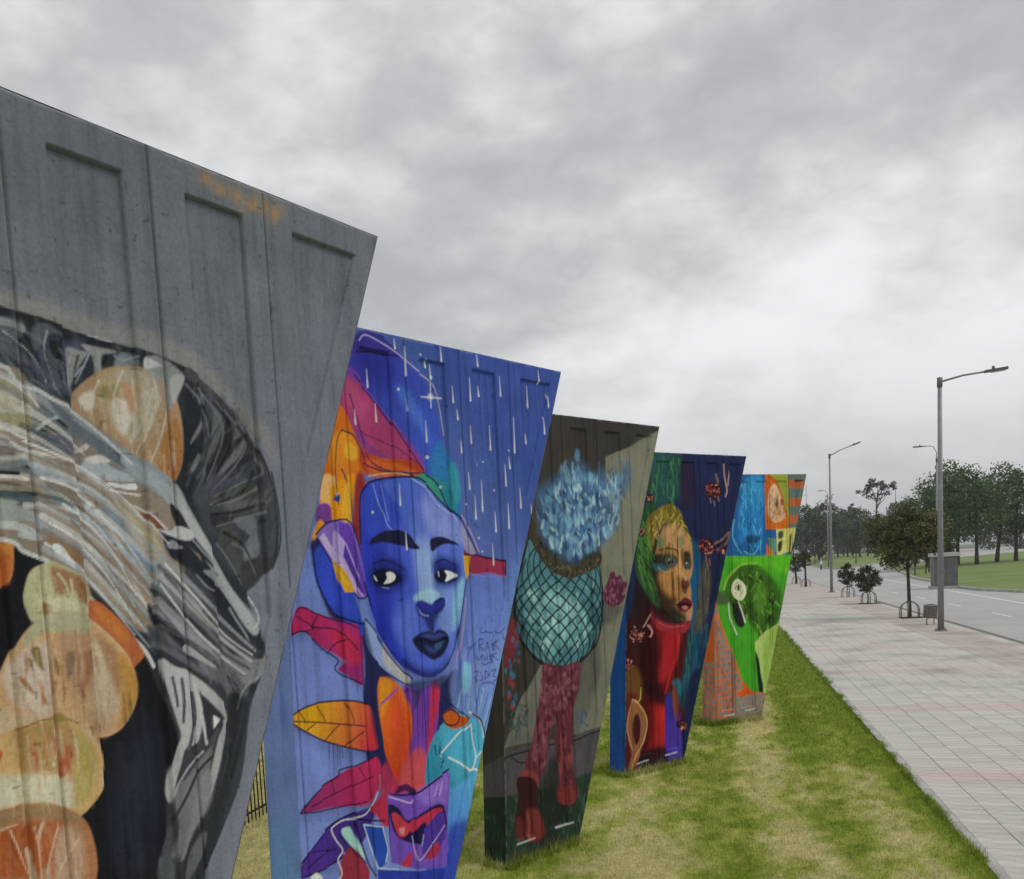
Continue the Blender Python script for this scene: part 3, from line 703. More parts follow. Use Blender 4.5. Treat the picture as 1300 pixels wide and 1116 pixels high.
s 164,167,168 2.81 0.765295 1 24.1 13.8|-1433,3235 -1296,3110 -1150,2974 -996,2863
s 92,95,100 2.73 0.721185 1 44 7.41|-1446,3200 -1310,3084 -1168,2960
s 36,39,44 2.8 0.632117 1 22.2 11.1|-1455,3163 -1311,3054 -1177,2934 -1008,2831
s 132,135,140 2.79 0.692838 1 38.2 8.33|-1453,3140 -1328,3025 -1178,2918 -1022,2813
s 146,149,154 2.72 0.628565 1 32.2 8.08|-1452,3106 -1327,3002 -1186,2898
s 58,61,66 2.77 0.618221 1 32.2 9.83|-1339,2975 -1211,2872
s 164,167,168 2.77 0.679821 1 32.4 11.3|-1344,2950 -1208,2862
s 92,95,100 2.77 0.754747 1 27.7 5.43|-1477,2976 -1356,2909 -1233,2824 -1050,2748
s 36,39,44 2.69 0.67028 1 42.8 7.58|-1481,2948 -1370,2885 -1254,2808
f 162,164,164 5 1 1|-1459,2923 -1404,2887 -1339,2861 -1306,2807 -1296,2755 -1285,2703 -1301,2623 -1330,2571 -1384,2562 -1412,2505 -1451,2420 -1464,2361 -1481,2414 -1458,2496 -1429,2564 -1401,2615 -1417,2686 -1443,2788 -1458,2857
f 154,156,157 5 1 1|-1326,2841 -1275,2809 -1209,2749 -1158,2683 -1151,2630 -1186,2564 -1231,2449 -1281,2350 -1305,2349 -1260,2475 -1218,2576 -1188,2630 -1222,2693 -1280,2753
s 77,80,83 2.33 1 1 13.3 13.3|-1419,2846 -1408,2771 -1405,2733
s 74,77,80 2.36 1 1 15.2 15.2|-1376,2834 -1373,2747 -1385,2668
s 77,80,83 2.39 1 1 17.1 17.1|-1333,2773 -1327,2678 -1350,2600 -1369,2559
s 176,177,177 2.43 0.95 1 13.9 13.9|-1304,2750 -1290,2653 -1280,2562
f 208,209,208 4 1 0|-1237,2670 -1218,2654 -1203,2645 -1238,2619
f 46,49,53 4 0.9 1|-1288,2754 -1236,2715 -1178,2647 -1227,2649 -1255,2685 -1246,2614 -1222,2616 -1274,2574 -1276,2638
f 211,212,211 4 1 0|-1237,2670 -1203,2648 -1238,2615
f 106,109,111 10 1 1|-1453,2396 -1380,2455 -1304,2515 -1254,2538 -1301,2387 -1376,2264 -1439,2167 -1478,2147 -1444,2263
s 51,54,57 2.38 1 1 13.6 13.6|-1257,2506 -1333,2458 -1395,2376 -1446,2319 -1463,2299
s 143,145,147 2.36 1 1 10.1 10.1|-1302,2534 -1377,2485 -1436,2423 -1462,2379
f 119,121,123 9 1 1|-1320,2436 -1271,2445 -1292,2320 -1380,2227 -1426,2144 -1449,2138 -1400,2251
s 48,51,54 2.45 1 1 21 21|-1164,2619 -1205,2463 -1287,2287 -1391,2185 -1450,2056
f 36,39,42 7 0.75 1|-1127,2744 -1063,2702 -1101,2576 -1137,2555 -1145,2649
f 95,98,102 7 0.8 1|-1393,2167 -1319,2211 -1343,2127 -1420,2047 -1433,2070
f 74,77,82 7 1 1|-1498,2245 -1459,2266 -1477,2159 -1514,2157
f 80,84,90 7 1 1|-1551,2149 -1472,2132 -1485,1929 -1577,1960
f 80,84,89 29 0.25 1|-1093,2574 -1037,2698 -1015,2662 -1077,2471 -1127,2315 -1193,2164 -1275,1923 -1345,1946 -1249,2179
f 27,28,31 4 1 1|-2689,3474 -2048,3363 -1996,3353 -1944,3321 -1895,3304 -1785,3169 -1639,3047 -1534,2949 -1487,2854 -1449,2728 -1418,2600 -1477,2457 -1491,2244 -1548,2105 -1633,1546 -2836,2078
f 27,28,31 56 0.7 1 38,43,57 -1717,2596 -1592,2512|-1668,2761 -1534,2741 -1496,2553 -1553,2199 -1726,2188 -1729,2482
f 174,116,61 3 1 1|-2417,3458 -2046,3384 -2005,3363 -2003,3337 -2016,3260 -2047,3223 -2089,3217 -2443,3206
f 159,81,47 13 0.8 1|-2301,3294 -2052,3323 -2014,3332 -2028,3250 -2062,3226 -2308,3222
x 154,160,160/111,100,81/167,154,137/125,136,143/95,90,81/181,176,168/133,118,93 s 40 2.96 7.39 37.8 132 -27.8 -94.5 0.42|-1990,3923 -1886,3886 -1718,3821 -1508,3677 -1367,3508 -1346,3358 -1407,3149 -1498,3094 -1711,3288 -1912,3362 -2044,3399
x 153,139,113/121,106,81/176,168,145/106,95,77 s 24 2.6 6.49 26.5 79.6 0 -30.5 0.4|-2146,3877 -1917,3856 -1868,3784 -1905,3703 -2024,3592 -2177,3584
s 201,204,204 2.09 0.85 1 8.96 3.58|-1883,3584 -1758,3547 -1655,3467 -1554,3360 -1452,3205
s 201,204,204 2.08 0.85 1 7.71 3.56|-1933,3701 -1795,3658 -1678,3611 -1526,3504 -1386,3358
s 201,204,204 2.1 0.85 1 8.98 3.59|-1811,3497 -1697,3422 -1611,3320 -1533,3167
s 201,204,204 2.07 0.85 1 10 3.55|-1865,3431 -1753,3361 -1651,3247 -1549,3069
s 201,204,204 2.05 0.85 1 8.8 3.52|-1889,3362 -1795,3302 -1683,3186 -1554,3022
s 201,204,204 2.47 0.85 1 12 4.24|-1408,3281 -1273,3141 -1128,2985 -984,2886
s 201,204,204 2.44 0.85 1 9.07 4.19|-1438,3204 -1320,3051 -1191,2927 -1035,2811
s 63,58,54 2.09 0.6 1 7.15 2.98|-1863,3559 -1722,3482 -1607,3360 -1490,3177
s 63,58,54 2.12 0.6 1 7.87 3.03|-1787,3443 -1686,3349 -1590,3199 -1504,3036
s 63,58,54 2.43 0.6 1 13.9 3.46|-1413,3239 -1278,3092 -1094,2904
s 63,58,54 2.39 0.6 1 13.7 3.42|-1460,3122 -1328,2971 -1144,2825
s 180,182,180 1.95 1 1 13.9 16.7|-2502,3434 -2046,3379 -1970,3337 -1889,3304 -1824,3259 -1751,3195 -1636,3075 -1525,2972 -1483,2896
f 168,166,132 4 1 1|-1907,3293 -1872,3303 -1804,3275 -1741,3234 -1722,3177 -1728,3116 -1790,3120 -1878,3131 -1955,3099 -1979,3138 -1985,3191 -1955,3268
f 146,104,74 11 0.9 1|-1880,3282 -1805,3264 -1742,3223 -1734,3178 -1768,3152 -1800,3198 -1843,3184 -1870,3207
s 181,178,146 1.98 1 1 8.48 8.48|-1853,3260 -1828,3221 -1820,3177
s 185,181,145 2 1 1 9.99 9.99|-1808,3236 -1806,3198 -1815,3171
s 121,92,53 2.04 0.7 1 14.5 14.5|-1767,3218 -1753,3179 -1756,3146
f 185,181,151 9 1 1|-1925,3177 -1815,3171 -1739,3133 -1760,3112 -1907,3133
f 137,111,73 6 1 1|-1920,3166 -1888,3148 -1903,3117 -1925,3124
f 165,94,59 4 1 1|-1730,3161 -1675,3141 -1603,3073 -1549,3004 -1520,2948 -1529,2931 -1580,2901 -1630,2942 -1674,3027 -1732,3077
f 136,81,54 12 0.9 1|-1732,3082 -1671,3049 -1606,2974 -1579,2907 -1634,2902 -1685,2982
f 178,113,51 12 0.7 1|-1713,3137 -1647,3099 -1582,3019 -1609,3009 -1670,3066
f 184,149,110 4 1 1|-2112,2891 -2074,2953 -2035,3017 -1986,3075 -1914,3118 -1837,3129 -1760,3112 -1672,3044 -1595,2956 -1563,2864 -1572,2776 -1628,2696 -1710,2664 -1803,2686 -1945,2755 -2064,2690 -2111,2751 -2129,2831
f 154,160,132 14 0.85 1|-1968,3085 -1914,3118 -1837,3129 -1748,3106 -1741,3055 -1827,3046 -1914,3064 -1985,3028 -2014,3010
f 188,173,156 19 1 1|-2064,2952 -1975,3022 -1918,3021 -1915,2935 -1921,2827 -1943,2776 -2023,2815 -2061,2874
f 167,132,106 23 0.85 1|-1875,3045 -1767,3046 -1743,2971 -1761,2860 -1818,2840 -1857,2928
f 178,166,144 18 0.8 1|-1725,3026 -1666,2906 -1661,2760 -1740,2686 -1757,2831
f 139,103,72 18 0.8 1|-1711,3036 -1639,2978 -1621,2900 -1642,2816 -1669,2877 -1688,2948
f 168,124,59 12 0.9 1|-1628,2959 -1585,2919 -1564,2858 -1571,2782 -1619,2713 -1662,2685 -1632,2785
f 119,104,60 5 1 1|-1976,3011 -1947,3014 -1941,2965 -1939,2932 -1964,2962
f 133,121,79 4 1 1|-1990,2981 -1974,2974 -1982,2953
f 144,101,68 4 1 1|-2028,2927 -2003,2908 -1980,2862 -2001,2876 -2025,2906
f 144,107,72 3 1 1|-1957,2865 -1942,2841 -1934,2813 -1949,2831
f 126,103,71 4 1 1|-1899,2982 -1884,2953 -1883,2909 -1898,2933
f 124,101,77 9 0.9 1|-1845,2987 -1816,2984 -1826,2941 -1850,2888 -1856,2939
f 140,106,74 12 0.8 1|-1786,2975 -1742,2982 -1749,2915 -1804,2855 -1786,2920
f 180,164,137 14 0.7 1|-2103,2827 -2025,2800 -1944,2771 -1858,2751 -1802,2697 -1946,2749 -2063,2695 -2111,2746
f 155,122,94 18 0.6 1|-1794,2780 -1701,2755 -1667,2703 -1710,2670 -1784,2694
f 187,154,103 4 1 1|-2167,2709 -2097,2733 -2047,2750 -1972,2770 -1898,2763 -1817,2733 -1766,2680 -1735,2611 -1736,2542 -1761,2478 -1817,2428 -1862,2410 -1919,2441 -2029,2490 -2138,2490 -2188,2507
f 159,128,83 19 1 1|-2058,2742 -1973,2765 -1887,2756 -1844,2704 -1853,2622 -1906,2566 -1973,2591 -2030,2592 -2056,2662
f 185,179,156 19 1 1|-2127,2597 -2046,2596 -1963,2578 -1878,2555 -1872,2486 -1889,2440 -2029,2495 -2137,2500
f 161,146,82 14 0.85 1|-1838,2703 -1788,2655 -1772,2561 -1805,2482 -1870,2452 -1849,2593
f 161,90,61 7 1 1|-1878,2666 -1856,2651 -1873,2598 -1907,2555 -1922,2581 -1900,2631
f 154,93,62 5 1 1|-2012,2659 -1989,2660 -1995,2607 -2007,2598
s 141,94,58 1.92 1 1 6.6 6.6|-1946,2690 -1953,2647 -1963,2611
f 162,86,50 5 1 1|-2117,2694 -2097,2680 -2111,2651 -2131,2661
s 191,177,145 1.95 0.8 1 8.34 8.34|-1919,2728 -1914,2667 -1937,2606
s 188,165,140 2.06 0.8 1 8.82 8.82|-1818,2722 -1774,2664 -1751,2585 -1766,2491
s 121,96,51 1.93 1 1 5.51 5.51|-2047,2748 -1973,2765 -1898,2766 -1829,2735
f 137,118,67 6 1 1|-1927,2768 -1896,2782 -1869,2756 -1899,2750
s 124,98,72 1.95 0.55 1 3.62 3.62|-1886,3051 -1907,2961 -1906,2852 -1902,2780
s 124,98,72 2.02 0.55 1 3.75 3.75|-1808,3061 -1807,2950 -1806,2838 -1800,2714
s 124,98,72 2.1 0.55 1 3.9 3.9|-1717,3036 -1683,2936 -1681,2821 -1720,2694
s 124,98,72 1.88 0.55 1 3.5 3.5|-1961,3042 -1999,2945 -2010,2840 -1987,2794
s 133,104,64 1.87 0.5 1 3.47 3.47|-2020,2746 -2040,2659 -2039,2551
s 133,104,64 1.92 0.5 1 3.56 3.56|-1950,2761 -1965,2671 -1973,2537
s 133,104,64 1.99 0.5 1 3.69 3.69|-1875,2754 -1850,2650 -1878,2488
s 133,104,64 2.04 0.5 1 3.79 3.79|-1806,2720 -1786,2609 -1819,2474
x 154,93,59/136,91,62/166,105,63/120,80,50 s 16 7.05 14.1 -11.7 11.7 -32.5 -81.4 0.6|-2002,3024 -1769,3024 -1686,2908 -1729,2799 -1938,2829 -2034,2870
x 165,91,55/154,93,62/173,107,63 s 10 8.18 16.4 -14 8.39 -42.5 -90.4 0.6|-2087,2720 -1977,2727 -1846,2683 -1872,2609 -2068,2648
f 158,108,74 4 1 1|-2193,2457 -2139,2479 -2056,2496 -1973,2482 -1889,2440 -1834,2381 -1811,2300 -1807,2212 -1828,2132 -1867,2000 -2232,2077
f 137,112,82 11 0.9 1|-2192,2472 -2084,2492 -1973,2479 -1885,2427 -1841,2377 -1923,2403 -2006,2441 -2089,2445 -2171,2425
f 149,80,41 16 1 1|-2146,2407 -2063,2428 -1991,2421 -1923,2398 -1961,2313 -2026,2249 -2108,2258 -2158,2289
f 175,149,126 22 1 1|-1931,2383 -1868,2355 -1859,2256 -1888,2151 -2009,2134 -2009,2244 -1961,2313
s 184,154,130 1.9 1 1 13.6 13.6|-1997,2417 -2013,2377 -2012,2328
s 160,89,50 1.92 0.9 1 22 22|-1947,2398 -1983,2330 -2017,2280
s 180,161,137 1.88 0.9 1 16.1 16.1|-2050,2338 -2042,2254 -2042,2145
s 178,154,122 1.83 1 1 7.83 7.83|-2134,2425 -2107,2429 -2074,2431
x 191,180,157/159,128,98/142,115,84/187,174,153/167,148,122/124,98,72 s 70 5.7 14.3 -14.9 14.9 -38.2 -109 0.3|-2053,2951 -1971,3058 -1822,3100 -1674,3027 -1594,2897 -1606,2781 -1707,2692 -1943,2776 -2077,2824
x 195,186,157/167,138,91/141,106,66/183,168,138/153,138,83 s 90 5.59 14 -11.5 11.5 -32.5 -92 0.3|-2089,2710 -1974,2754 -1831,2713 -1755,2603 -1779,2493 -1859,2438 -2081,2518
x 166,107,74/136,75,44/191,164,140/148,97,62/174,133,106 s 90 5.49 13.7 -11.2 11.2 -42.9 -118 0.35|-2145,2418 -2032,2458 -1865,2383 -1823,2246 -1861,2114 -2166,2212
x 192,188,154/137,112,74/167,154,114 s 40 5.61 11.2 -8.76 8.76 -26.9 -70 0.35|-1950,3258 -1874,3287 -1755,3223 -1740,3128 -1953,3126
x 21,23,26/44,48,56/32,36,44 s 60 9.39 25 -10.1 10.1 -117 -321 0.35|-1662,2818 -1501,2856 -1440,2603 -1508,2433 -1548,2105 -1760,2169 -1772,2376 -1679,2647
x 85,90,94/109,114,118/76,81,86/117,122,125 s 160 6.91 24.2 -7.8 15.6 -91.8 -367 0.16|-1899,4807 -65,4821 -280,4341 -786,3320 -786,3792 -1183,4035 -1689,4112 -1967,4151
x 58,62,66/46,50,54 s 26 3.42 5.47 -46.2 46.2 -6.07 -24.3 0.5|-1865,4623 -304,4656 -522,4023 -812,3988 -1362,4097 -1857,4172
x 135,64,35/165,93,55/120,59,34 s 18 8.08 18.9 -21.9 21.9 -53 -132 0.6|-2134,2425 -2035,2437 -1896,2374 -1933,2305 -2127,2333
s 201,168,140 1.9 0.7 1 8.66 4.06|-2026,2413 -2017,2329 -2017,2219
s 201,168,140 1.93 0.7 1 8.83 4.14|-1942,2391 -1973,2317 -1998,2241
s 201,168,140 1.85 0.7 1 8.48 3.97|-2097,2416 -2073,2334 -2053,2258
s 201,168,140 1.97 0.7 1 9.01 4.22|-1870,2328 -1924,2275 -1972,2205
"""
PAINT_FACE_1 = """
f 60,79,141 5 1 0|-5874,5752 3238,9394 2378,-4177 -6390,727
f 55,76,137 5 1 0 109,127,185 -900,4253 -2744,1799|-5874,5752 3238,9394 2378,-4177 -6390,727
f 106,122,187 150 0.6 1|-3548,2883 -3087,2898 -2695,2361 -2658,1898 -2962,1052 -3643,1147 -3654,2390
f 58,74,145 210 0.5 1|-1638,4921 89,4956 -199,4439 -900,4253 -1490,4458
f 105,142,195 134 0.5 1|-1269,2301 -754,3330 -1080,2009 -1434,1537
x 51,69,136/82,101,176 s 70 7.77 23.3 0 39 -186 -743 0.2|-2437,4890 9,4890 -342,4154 -1335,3973 -1678,4440 -2168,4790
f 49,51,140 8 1 1 55,80,171 -2410,4758 -1735,4196|-2708,4770 -2546,4771 -2453,4882 -2228,4849 -2031,4740 -1800,4606 -1715,4437 -1661,4201 -1607,4071 -1511,3966 -1503,3719 -1578,3619 -1720,3715 -1867,3802 -2073,3941 -2374,4264 -2683,4561
f 33,40,119 94 0.6 1|-2501,4767 -2168,4790 -2192,4506 -2424,4591
f 51,46,122 13 1 1|-2536,4880 -2364,4928 -2194,4865 -2119,4786 -2329,4779 -2562,4758
s 169,161,197 4.9 0.9 1 9.11 9.11|-2510,4841 -2444,4889 -2275,4853 -2126,4802 -1922,4708 -1735,4625 -1675,4470 -1638,4251
f 73,113,192 57 0.6 1|-2146,4567 -2024,4523 -1864,4364 -1808,4191 -1957,4298 -2115,4445
f 43,107,161 30 1 1|-1698,4199 -1563,4037 -1502,3843 -1518,3656 -1631,3667 -1760,3895 -1823,4012
f 53,141,147 23 0.8 1|-1602,4023 -1527,4014 -1495,3812 -1551,3718 -1614,3870
f 119,54,111 10 1 1|-2693,4613 -2562,4586 -2364,4377 -1980,4033 -1916,3960 -2242,3923 -2494,3968 -2632,4135 -2746,4341
f 106,59,143 20 1 1|-2708,4611 -2573,4628 -2359,4433 -2053,4175 -1894,4008 -2222,4163 -2521,4362
f 149,56,98 13 1 1|-2739,4581 -2637,4577 -2434,4480 -2212,4277 -2018,4090 -1899,3949 -2153,3996 -2464,4136 -2682,4240 -2775,4338
f 164,72,112 32 0.6 1|-2727,4556 -2583,4519 -2441,4391 -2526,4307 -2668,4402
f 116,54,113 26 0.7 1|-2677,4294 -2463,4147 -2616,4136 -2756,4234
f 179,93,25 10 1 1|-2819,4334 -2701,4356 -2545,4086 -2393,4040 -2066,4023 -1933,3959 -1990,3910 -2403,3927 -2624,3874 -2730,3696 -2688,3146 -2851,3154 -3017,3374 -2960,3692 -2876,4013
f 195,126,35 19 1 1 179,81,25 -2765,4126 -2492,3812|-2774,4190 -2657,4188 -2561,4074 -2477,3980 -2638,3884 -2750,3804 -2828,3909 -2842,4068
f 202,148,41 19 1 1|-2691,4131 -2605,4093 -2580,4029 -2673,4002 -2728,4053
f 151,55,32 27 1 1|-2576,4084 -2314,4033 -2048,4036 -1898,3961 -2075,3918 -2403,3927 -2544,3921
f 190,91,37 27 0.8 1|-2473,4024 -2234,4014 -1987,3945 -2203,3901 -2437,3903
f 207,157,96 12 1 1|-2916,3873 -2843,3898 -2806,3824 -2847,3694 -2818,3695 -2885,3586 -2946,3692
f 205,132,23 16 1 1|-2835,3823 -2712,3892 -2623,3885 -2675,3643 -2729,3368 -2783,3260 -2870,3425 -2861,3694
f 137,50,45 26 1 1|-2623,3885 -2546,3899 -2517,3700 -2592,3366 -2658,3145 -2738,3259 -2679,3588
f 105,55,125 12 1 1|-2960,3692 -2862,3683 -2861,3533 -2892,3501 -2998,3586
f 207,137,27 12 1 1|-3051,3459 -2970,3586 -2918,3533 -2956,3426 -3044,3375
f 33,40,83 6 1 0|-3062,3407 -3040,3427 -2930,3554 -2878,3501 -3044,3375
s 30,33,73 4.41 1 1 12.6 12.6|-2914,3576 -2889,3544 -2773,3544 -2711,3566 -2685,3697 -2715,3860 -2753,3934
s 29,31,63 4.5 1 1 11.6 11.6|-2729,4204 -2628,4179 -2574,4106 -2534,4032
s 28,30,68 4.8 1 1 12.3 12.3|-2538,3988 -2322,3942 -2107,3940 -2041,3920
f 32,61,126 6 1 1|-2811,3770 -2784,3749 -2802,3706 -2837,3727
f 207,212,223 4 1 1|-2817,3781 -2797,3765 -2813,3749
s 41,26,71 4.79 1 1 12.3 12.3|-2576,4595 -2434,4480 -2212,4277 -2027,4083 -1915,3966
s 41,26,71 4.71 1 1 10.8 10.8|-2633,4459 -2550,4207 -2444,4004 -2175,3937 -1917,3948
s 41,26,71 4.79 0.8 1 8.2 8.2|-2550,4207 -2224,4129 -1981,4016
s 209,169,104 4.8 0.8 1 8.22 8.22|-2484,3901 -2241,3934 -2058,3919
f 217,161,52 13 0.6 1|-2751,3793 -2688,3828 -2704,3478 -2758,3369 -2783,3587
f 120,41,37 19 0.8 1|-2626,3852 -2562,3887 -2563,3699 -2633,3422 -2684,3368
s 25,27,57 4.68 0.9 1 13.4 13.4|-2547,4760 -2408,4780 -2250,4779 -2119,4786
s 25,27,57 4.39 1 1 8.15 8.15|-2803,3695 -2813,3909 -2780,4125 -2729,4204
f 53,134,108 7 1 0|-2059,3907 -1899,3949 -1795,3918 -1681,3740 -1739,3714 -1911,3806
f 43,118,130 8 1 0|-1829,3940 -1631,3887 -1537,3656 -1631,3667 -1680,3752
f 27,106,113 8 1 0|-1681,3740 -1631,3667 -1576,3643 -1600,3582 -1740,3702
s 25,27,57 5.24 1 1 13.5 13.5|-1917,3948 -1761,3883 -1646,3716 -1578,3619
f 33,37,81 20 1 1|-3067,3428 -2904,3372 -2787,3041 -2651,2865 -2516,2625 -2370,2435 -2213,2296 -1856,2310 -1659,2412 -1573,2274 -1902,1756 -2279,1525 -2668,1784 -2690,2247 -2666,2697 -2942,2941
f 43,65,166 13 1 1|-3031,3374 -2899,3426 -2797,3261 -2698,3036 -2641,2808 -2690,2778 -2870,2936 -2998,3107 -3045,3216
f 48,68,178 31 0.8 1|-2961,3373 -2880,3317 -2782,3096 -2707,2925 -2867,2969 -2983,3117
s 25,27,63 4.38 1 1 16.3 16.3|-3042,3406 -3031,3215 -2986,3085 -2884,2937 -2712,2870 -2622,2851
f 118,93,172 6 1 0|-2901,3565 -2813,3587 -2682,3555 -2603,3243 -2571,3074 -2637,3032 -2778,3150 -3007,3480
f 90,55,155 6 1 0|-2814,3576 -2698,3544 -2596,3142 -2589,3052 -2663,3089 -2817,3370
f 162,141,194 6 1 0|-2847,3522 -2754,3424 -2653,3200 -2621,3042 -2734,3137 -2875,3371
f 172,155,197 6 1 0|-2980,3469 -2935,3501 -2728,3203 -2665,3056 -2722,3104
f 72,44,138 6 1 0|-2768,3424 -2655,3178 -2604,3053 -2648,3078 -2791,3337
s 27,28,67 4.45 1 1 12.7 12.7|-3006,3491 -2886,3570 -2696,3566 -2600,3277 -2570,3085 -2637,3032 -2737,3104 -2995,3459
f 195,142,37 6 1 0|-2880,3317 -2798,3250 -2719,3137 -2709,3081 -2798,3085 -2848,3186
f 208,159,50 6 1 0|-2856,3263 -2788,3195 -2735,3126 -2807,3152
f 40,54,166 10 1 1 88,111,194 -2540,3252 -1485,3344|-2594,3699 -2570,3799 -2472,3857 -2245,3894 -2059,3907 -1864,3843 -1692,3715 -1559,3619 -1488,3545 -1485,3344 -1484,3124 -1565,2845 -1653,2600 -1740,2471 -1885,2401 -2029,2406 -2182,2460 -2324,2582 -2457,2746 -2552,2942 -2599,3198 -2618,3422
f 41,52,162 81 0.8 1|-2603,3422 -2521,3477 -2404,3362 -2308,3158 -2330,2898 -2405,2788 -2505,2934 -2581,3142
f 50,71,172 40 0.8 1|-2556,3788 -2329,3863 -2178,3706 -2171,3591 -2358,3521 -2552,3477 -2584,3644
f 70,94,181 29 1 1 113,129,193 -2093,3708 -1566,3532|-2329,3863 -2043,3896 -1865,3831 -1650,3667 -1509,3532 -1519,3407 -1850,3472 -2032,3414 -2142,3532 -2219,3706
f 132,140,198 67 0.6 1|-1914,3771 -1688,3654 -1567,3520 -1668,3446 -1865,3508 -1960,3651
f 121,145,204 58 0.8 1|-2067,3415 -1870,3448 -1811,3290 -1829,3077 -1915,2918 -2037,2938 -2057,3118
f 109,138,199 76 0.8 1|-1829,3077 -1602,3098 -1536,2969 -1652,2726 -1771,2661 -1833,2802
f 127,177,205 31 0.8 1|-1583,3097 -1505,3106 -1563,2876 -1633,2724 -1666,2789
f 85,107,188 71 0.7 1|-2242,2951 -2102,3001 -2052,2759 -2102,2583 -2251,2657 -2319,2839
f 71,91,179 44 0.8 1|-2188,2592 -1975,2521 -1780,2550 -1864,2435 -2028,2418 -2164,2470
s 136,154,212 4.75 0.9 1 8.15 8.15|-2442,3847 -2391,3702 -2348,3635 -2307,3544 -2229,3498
s 140,157,214 4.75 0.6 1 8.15 8.15|-2362,3850 -2339,3749 -2303,3590
s 162,173,217 5.21 0.8 1 10.4 10.4|-2060,3901 -1866,3820 -1740,3702 -1614,3643 -1544,3569
s 23,26,59 4.97 1 1 15.6 15.6|-2618,3422 -2602,3699 -2554,3810 -2407,3877 -2076,3912 -1905,3878 -1736,3751 -1612,3668 -1486,3570 -1476,3344
s 23,26,59 5.42 1 1 12.4 12.4|-1484,3124 -1566,2832 -1645,2587 -1740,2465
s 20,23,55 4.94 0.9 1 17.6 17.6|-2604,3143 -2537,2924 -2427,2721 -2293,2556 -2148,2450 -1986,2394 -1829,2413 -1730,2470
f 21,25,87 61 0.8 1|-2510,3240 -2378,3293 -2232,3266 -2191,3159 -2314,3083 -2474,3103 -2548,3163
f 21,25,87 61 0.8 1|-1833,3242 -1719,3287 -1572,3234 -1581,3122 -1718,3078 -1825,3120
f 136,161,218 44 0.7 1|-2020,3355 -1895,3364 -1862,3109 -1940,3040 -2026,3069
f 160,200,224 22 0.8 1|-2065,3023 -1920,3064 -1797,3021 -1910,2966 -2017,2973
f 34,46,159 55 0.7 1|-2565,2972 -2411,2904 -2268,2647 -2197,2486 -2357,2586 -2503,2773
f 30,38,123 36 0.7 1|-2353,2632 -2110,2488 -1845,2445 -1727,2507 -1849,2396 -2065,2398 -2264,2505
f 28,29,57 8 1 1|-2542,3415 -2458,3471 -2343,3510 -2211,3515 -2113,3480 -2049,3414 -2009,3378 -2087,3374 -2220,3405 -2366,3430 -2463,3420
f 28,29,57 8 1 1|-1866,3388 -1852,3448 -1741,3465 -1631,3440 -1549,3389 -1652,3409 -1766,3392 -1842,3351
f 36,45,126 55 0.85 1|-2540,3252 -2392,3316 -2230,3289 -2172,3182 -2230,3091 -2397,3076 -2520,3127
f 36,45,126 53 0.85 1|-1850,3255 -1736,3300 -1590,3247 -1579,3147 -1679,3089 -1807,3119
f 20,22,46 14 1 1|-2522,3195 -2447,3232 -2334,3234 -2238,3196 -2226,3137 -2312,3106 -2426,3112 -2503,3138
f 20,22,46 15 1 1|-1839,3169 -1762,3215 -1669,3206 -1587,3166 -1620,3111 -1734,3104 -1807,3119
f 202,213,229 5 1 1|-2361,3206 -2303,3210 -2265,3180 -2284,3146 -2335,3130 -2392,3127 -2356,3166
f 196,205,222 7 1 1|-1717,3201 -1633,3186 -1588,3153 -1657,3125 -1714,3115 -1692,3163
f 205,213,229 4 1 1|-2490,3194 -2468,3176 -2455,3147 -2477,3160
s 214,219,229 5.23 1 1 10.5 10.5|-1791,3192 -1785,3161
s 130,142,202 4.77 0.7 1 8.17 8.17|-2411,3100 -2346,3091
s 30,36,91 4.8 1 1 13.7 13.7|-2491,3273 -2377,3299 -2249,3266 -2186,3218
s 30,36,91 5.29 1 1 15.1 15.1|-1813,3266 -1719,3287 -1609,3247
f 142,177,211 29 1 1|-2101,3013 -1975,3054 -1832,3035 -1780,2995 -1877,2940 -1983,2958 -2069,2976
f 40,45,132 13 1 1|-2087,2965 -2016,2984 -1912,2948 -1837,2974 -1780,2995 -1736,2968 -1750,2907 -1809,2874 -1902,2856 -2009,2852 -2076,2893
f 27,31,79 30 0.85 1|-2039,2914 -1936,2871 -1844,2889 -1769,2908 -1830,2839 -1893,2746 -1931,2724 -1995,2814
s 135,150,204 5.07 0.7 1 11.6 11.6|-2064,2928 -2025,2877 -1955,2860
s 21,23,55 5.26 1 1 12 12|-1838,2962 -1744,2981 -1740,2919
f 26,27,55 12 1 1|-2145,2695 -2054,2735 -1947,2744 -1895,2721 -1820,2746 -1747,2721 -1705,2667 -1728,2607 -1800,2540 -1912,2515 -2016,2562 -2099,2619
f 51,54,106 22 0.8 1|-2003,2718 -1897,2697 -1768,2698 -1826,2666 -1935,2676
f 54,92,131 22 0.8 1|-1903,2624 -1828,2642 -1772,2649 -1813,2603 -1869,2596
s 12,13,34 5.18 1 1 13.3 13.3|-2129,2682 -2006,2682 -1901,2648 -1770,2667 -1714,2668
f 55,65,134 15 0.8 1|-2056,2717 -1949,2726 -1896,2703 -1803,2720 -1749,2696 -1862,2682 -1969,2691
f 53,77,137 22 0.7 1|-2010,2634 -1905,2600 -1811,2621 -1871,2572 -1961,2581
s 30,34,89 5.07 1 1 10.1 10.1|-2243,2550 -2147,2468 -1975,2411 -1846,2433
f 126,144,190 8 1 1|-2621,2863 -2560,2846 -2490,2738 -2387,2612 -2280,2507 -2203,2415 -2208,2356 -2369,2447 -2535,2582 -2620,2693
f 162,159,165 14 1 1|-2445,2699 -2357,2586 -2265,2493 -2203,2415 -2216,2363 -2320,2429 -2442,2548
s 28,30,67 4.79 1 1 13.7 13.7|-2619,2885 -2532,2799 -2403,2626 -2266,2482 -2170,2399
